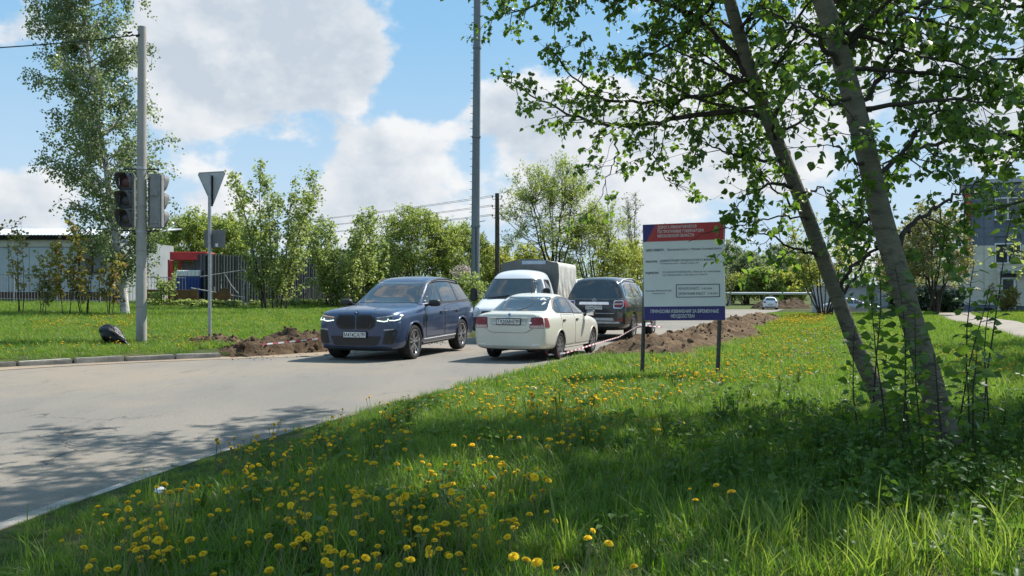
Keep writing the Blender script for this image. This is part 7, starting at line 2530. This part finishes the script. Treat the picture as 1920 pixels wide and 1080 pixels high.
def flower_head(seed, Rr=.021, open_=1.0):
    """domed head of many narrow rays over a small green cup"""
    r = np.random.default_rng(seed)
    V, F, mi = [], [], []
    for ring, (n, rad, up, z) in enumerate(((20, 1.0, .00, 0), (19, .90, .17, .002), (16, .72, .31, .003), (12, .50, .40, .004), (7, .26, .45, .004))):
        for k in range(n):
            a = 6.283 * (k + r.random() * .5) / n
            d = np.array([math.cos(a), math.sin(a), 0]); s_ = np.array([-d[1], d[0], 0])
            L = Rr * rad * r.uniform(.93, 1.06)
            zz = z + Rr * (up * open_ + (1 - open_) * .8)
            o = len(V)
            w_ = Rr * .22
            V += [d * L * .15 - s_ * w_ * .4 + [0, 0, .002 + z], d * L * .15 + s_ * w_ * .4 + [0, 0, .002 + z], d * L + s_ * w_ * .6 + [0, 0, zz], d * L * 1.06 + [0, 0, zz - .001], d * L - s_ * w_ * .6 + [0, 0, zz]]
            F.append((o, o + 1, o + 2, o + 4)); mi.append(0)
            F.append((o + 2, o + 3, o + 4)); mi.append(0)
    o = len(V)
    for k in range(8):
        a = 6.283 * k / 8
        V += [np.array([math.cos(a) * .004, math.sin(a) * .004, -.012]), np.array([math.cos(a) * .009, math.sin(a) * .009, -.001])]
    for k in range(8):
        k2 = (k + 1) % 8
        F.append((o + 2 * k, o + 2 * k2, o + 2 * k2 + 1, o + 2 * k + 1)); mi.append(1)
    q = [f for f in F if len(f) == 4]; t = [f for f in F if len(f) == 3]
    order = [i for i, f in enumerate(F) if len(f) == 4] + [i for i, f in enumerate(F) if len(f) == 3]
    return mesh_np('flower_head', np.array(V), [np.array(q), np.array(t)], [M['dandelion'], M['stem']], False, [mi[i] for i in order])


def flower_stem(h, bx, by):
    w_ = Wood()
    w_.tube(np.array([(0, 0, -.03), (bx * .3, by * .3, h * .45), (bx, by, h)]), .0026, .0022, 5)
    return w_.mesh('dandelion', M['stem'])


FH = [flower_head(700 + k, .0158 + .0014 * k, (1.0, .9, 1.0, .7)[k % 4]) for k in range(4)]
STM = []
for k in range(10):
    h = .15 + .0135 * k
    a = k * 2.1
    STM.append((h, math.cos(a) * h * .22, math.sin(a) * h * .22))
stem_mesh = [flower_stem(*q) for q in STM]
r = np.random.default_rng(720)
LONE = [(1293, 921, 'lone yellow dandelion, leftmost of four in the dark grass before the nettles'), (1343, 915, 'lone yellow dandelion, highest of four in the dark grass before the nettles'),
        (1372, 929, 'lone yellow dandelion, rightmost of four in the dark grass before the nettles'), (1304, 944, 'lone yellow dandelion, lowest of four in the dark grass before the nettles')]
items = [(u, v, l, None) for u, v, l in LONE]
ZONES = [([(370, 838), (520, 775), (700, 745), (800, 735), (760, 850), (560, 868), (420, 850)], 78, 'yellow dandelion in the drift beside the near kerb', 'dandelions in the drift beside the kerb'),
         ([(90, 1000), (260, 905), (420, 860), (640, 870), (640, 990), (150, 1010)], 58, 'yellow dandelion in the lawn by the kerb corner', 'dandelions near the kerb corner'),
         ([(560, 860), (760, 850), (930, 800), (1030, 830), (1030, 985), (640, 985)], 88, 'yellow dandelion in the middle of the lawn', 'dandelions in the middle of the near lawn'),
         ([(120, 1020), (640, 990), (1050, 985), (1200, 1010), (1190, 1076), (140, 1076)], 50, 'yellow dandelion in the bottom row', 'dandelions along the bottom edge'),
         ([(780, 730), (1010, 700), (1180, 720), (1130, 800), (930, 800)], 42, 'yellow dandelion below the white saloon', 'dandelions below the white saloon')]


def in_zone(poly, n, seed, clumpy=.55):
    rr = np.random.default_rng(seed)
    P = np.array(poly); lo, hi = P.min(0), P.max(0)
    q = rr.uniform(lo, hi, (n * 8, 2))
    q = q[pip(q[:, 0], q[:, 1], poly)]
    seeds = q[:max(3, int(n * (1 - clumpy)))]
    kids = seeds[rr.integers(0, len(seeds), n * 6)] + rr.normal(size=(n * 6, 2)) * (26, 11)
    kids = kids[pip(kids[:, 0], kids[:, 1], poly)]
    return [tuple(p) for p in np.concatenate([seeds, kids])[:n]]


for i, (poly, n, lab, grp) in enumerate(ZONES):
    n = min(n, 300 - len(items)) if i == len(ZONES) - 1 else n
    items += [(u, v, lab, grp) for u, v in in_zone(poly, n, 730 + i)]
items = items[:300]
def grade(lab, u, fs):
    z_ = next(q for q in ZONES if q[2] == lab)
    us = [p[0] for p in z_[0]]
    f = (u - min(us)) / (max(us) - min(us))
    side = 'left end' if f < .25 else ('left half' if f < .5 else ('right half' if f < .75 else 'right end'))
    return ('small ' if fs < .84 else ('wide ' if fs > 1.0 else 'mid-sized ')) + lab + ', towards its ' + side


for (u, v, lab, grp) in items:
    k = int(r.integers(0, 10))
    h, bx, by = STM[k]
    s_ = r.uniform(.85, 1.15)
    x, y = unproject(u, v, h * s_)
    a = r.uniform(0, 6.283)
    hx = (bx * math.cos(a) - by * math.sin(a)) * s_; hy = (bx * math.sin(a) + by * math.cos(a)) * s_
    x, y = x - hx, y - hy
    if x < float(KR(y)) + .22: x = float(KR(y)) + .22 + abs(r.normal()) * .35
    o = link('dandelion', stem_mesh[k], None, (x, y, gz(x, y)), (0, 0, a))
    o.scale = (s_, s_, s_)
    fs = r.uniform(.68, 1.15)
    tag(o, lab if grp is None else grade(lab, u, fs), 'dandelion', grp)
    f = link('flower_head', FH[int(r.integers(0, 4))], o, (bx, by, h + .010), (r.normal(0, .34), r.normal(0, .34), r.uniform(0, 6.28)))
    f.scale = (fs, fs, fs)

# the rest of the flowers, farther off, as one mass of stems with heads
DS = []
for k in range(4):
    h = (.12, .16, .20, .14)[k]
    fm = flower_head(740 + k, .0195, (1.0, .9, 1.0, .35)[k])
    V = np.array([v.co[:] for v in fm.vertices]) + np.array([0, 0, h])
    q = np.array([p.vertices[:] for p in fm.polygons if len(p.vertices) == 4]); t = np.array([p.vertices[:] for p in fm.polygons if len(p.vertices) == 3])
    w_ = Wood(); w_.tube(np.array([(0, 0, -.02), (.01, 0, h * .5), (0, 0, h)]), .003, .0025, 4)
    sv, sf = np.concatenate(w_.V), np.concatenate(w_.F)
    mi = [0] * len(q) + [1] * len(sf) + [0] * len(t)
    DS.append(mesh_np('flower', np.concatenate([V, sv]), [np.concatenate([q, sf + len(V)]), t], [M['dandelion'], M['stem']], False, mi))
P = []
for i, (poly, n) in enumerate((([(760, 735), (980, 690), (1200, 680), (1360, 690), (1340, 735), (1150, 760), (900, 790)], 230), ([(1160, 672), (1350, 655), (1560, 640), (1600, 690), (1380, 715), (1210, 700)], 520),
                               ([(1375, 655), (1450, 600), (1530, 592), (1590, 620), (1560, 640)], 620), ([(1440, 612), (1470, 592), (1560, 590), (1540, 605)], 420), ([(1745, 640), (1915, 650), (1915, 705), (1770, 690)], 160),
                               ([(55, 597), (260, 590), (250, 612), (60, 612)], 260), ([(325, 625), (400, 615), (400, 655), (330, 660)], 70), ([(0, 600), (380, 590), (380, 650), (0, 660)], 160), ([(400, 600), (580, 590), (580, 620), (420, 620)], 70),
                               ([(1825, 592), (1915, 594), (1915, 606), (1840, 603)], 160), ([(1600, 600), (1740, 596), (1720, 660), (1640, 690)], 130), ([(370, 835), (800, 735), (760, 850), (420, 850)], 70), ([(90, 1000), (420, 860), (760, 850), (1030, 830), (1040, 1000), (600, 1076), (150, 1050)], 230), ([(960, 730), (1200, 690), (1400, 700), (1280, 790), (1050, 860), (960, 800)], 110), ([(780, 735), (1010, 705), (1180, 720), (1130, 800), (930, 800)], 60))):
    P += in_zone(poly, n, 750 + i, .6)
P = np.array(P)
P = np.stack(unproject_many(P[:, 0], P[:, 1], .14), 1)
ok = allowed(P[:, 0], P[:, 1], r) & ((P[:, 0] > KR(P[:, 1]) + .2) | (P[:, 0] < KL(P[:, 1])))
P = P[ok]
n = len(P)
far_s = np.clip(P[:, 1] / 28, .9, 1.5)
scatter('dandelion_flowers', np.stack([P[:, 0], P[:, 1], GZ(P[:, 0], P[:, 1])], 1), np.stack([r.normal(0, .2, n), r.normal(0, .2, n), r.uniform(0, 6.28, n)], 1), r.uniform(.65, 1.2, n) * far_s, r.integers(0, 4, n), DS)
# pale seed clocks here and there
sc_, st_ = M['upvc'], None
bm = bmesh.new(); bmesh.ops.create_icosphere(bm, subdivisions=2, radius=.019, matrix=Matrix.Translation((0, 0, .19)))
bmesh.ops.create_cone(bm, segments=4, radius1=.0026, radius2=.0022, depth=.20, matrix=Matrix.Translation((0, 0, .09)))
me = bpy.data.meshes.new('seed_clock'); bm.to_mesh(me); bm.free(); me.materials.append(pm('seed_fluff', (.50, .48, .42), (.36, .35, .29), scale=160, rough=.95, spec=.05))
Q = in_zone([(1480, 610), (1640, 610), (1640, 680), (1480, 670)], 60, 791, .6)
Q = np.array(Q); Q = np.stack(unproject_many(Q[:, 0], Q[:, 1], .16), 1)
Q = Q[allowed(Q[:, 0], Q[:, 1], r) & (Q[:, 0] > KR(Q[:, 1]) + .3)]
n = len(Q)
scatter('dandelion_clocks', np.stack([Q[:, 0], Q[:, 1], GZ(Q[:, 0], Q[:, 1])], 1), np.stack([r.normal(0, .1, n), r.normal(0, .1, n), r.uniform(0, 6.28, n)], 1), r.uniform(.7, 1.15, n), np.zeros(n), [me])
# a few scraps
for (u, v, lab) in ((301, 948, 'crumpled scrap of white paper in the grass near the kerb'), (1001, 742, 'pale scrap of film in the grass beside the dandelions'), (1510, 646, 'small pale scrap on the sunny lawn')):
    x, y = unproject(u, v)
    bm = bmesh.new(); bmesh.ops.create_icosphere(bm, subdivisions=2, radius=.035)
    rr = random.Random(u)
    for v_ in bm.verts: v_.co = Vector((v_.co.x * rr.uniform(.6, 1.4), v_.co.y * rr.uniform(.5, 1.2), v_.co.z * rr.uniform(.3, 1.1)))
    me = bpy.data.meshes.new('paper_scrap'); bm.to_mesh(me); bm.free(); me.materials.append(M['upvc'])
    tag(link('paper_scrap', me, None, (x, y, gz(x, y) + .10)), lab, 'litter')
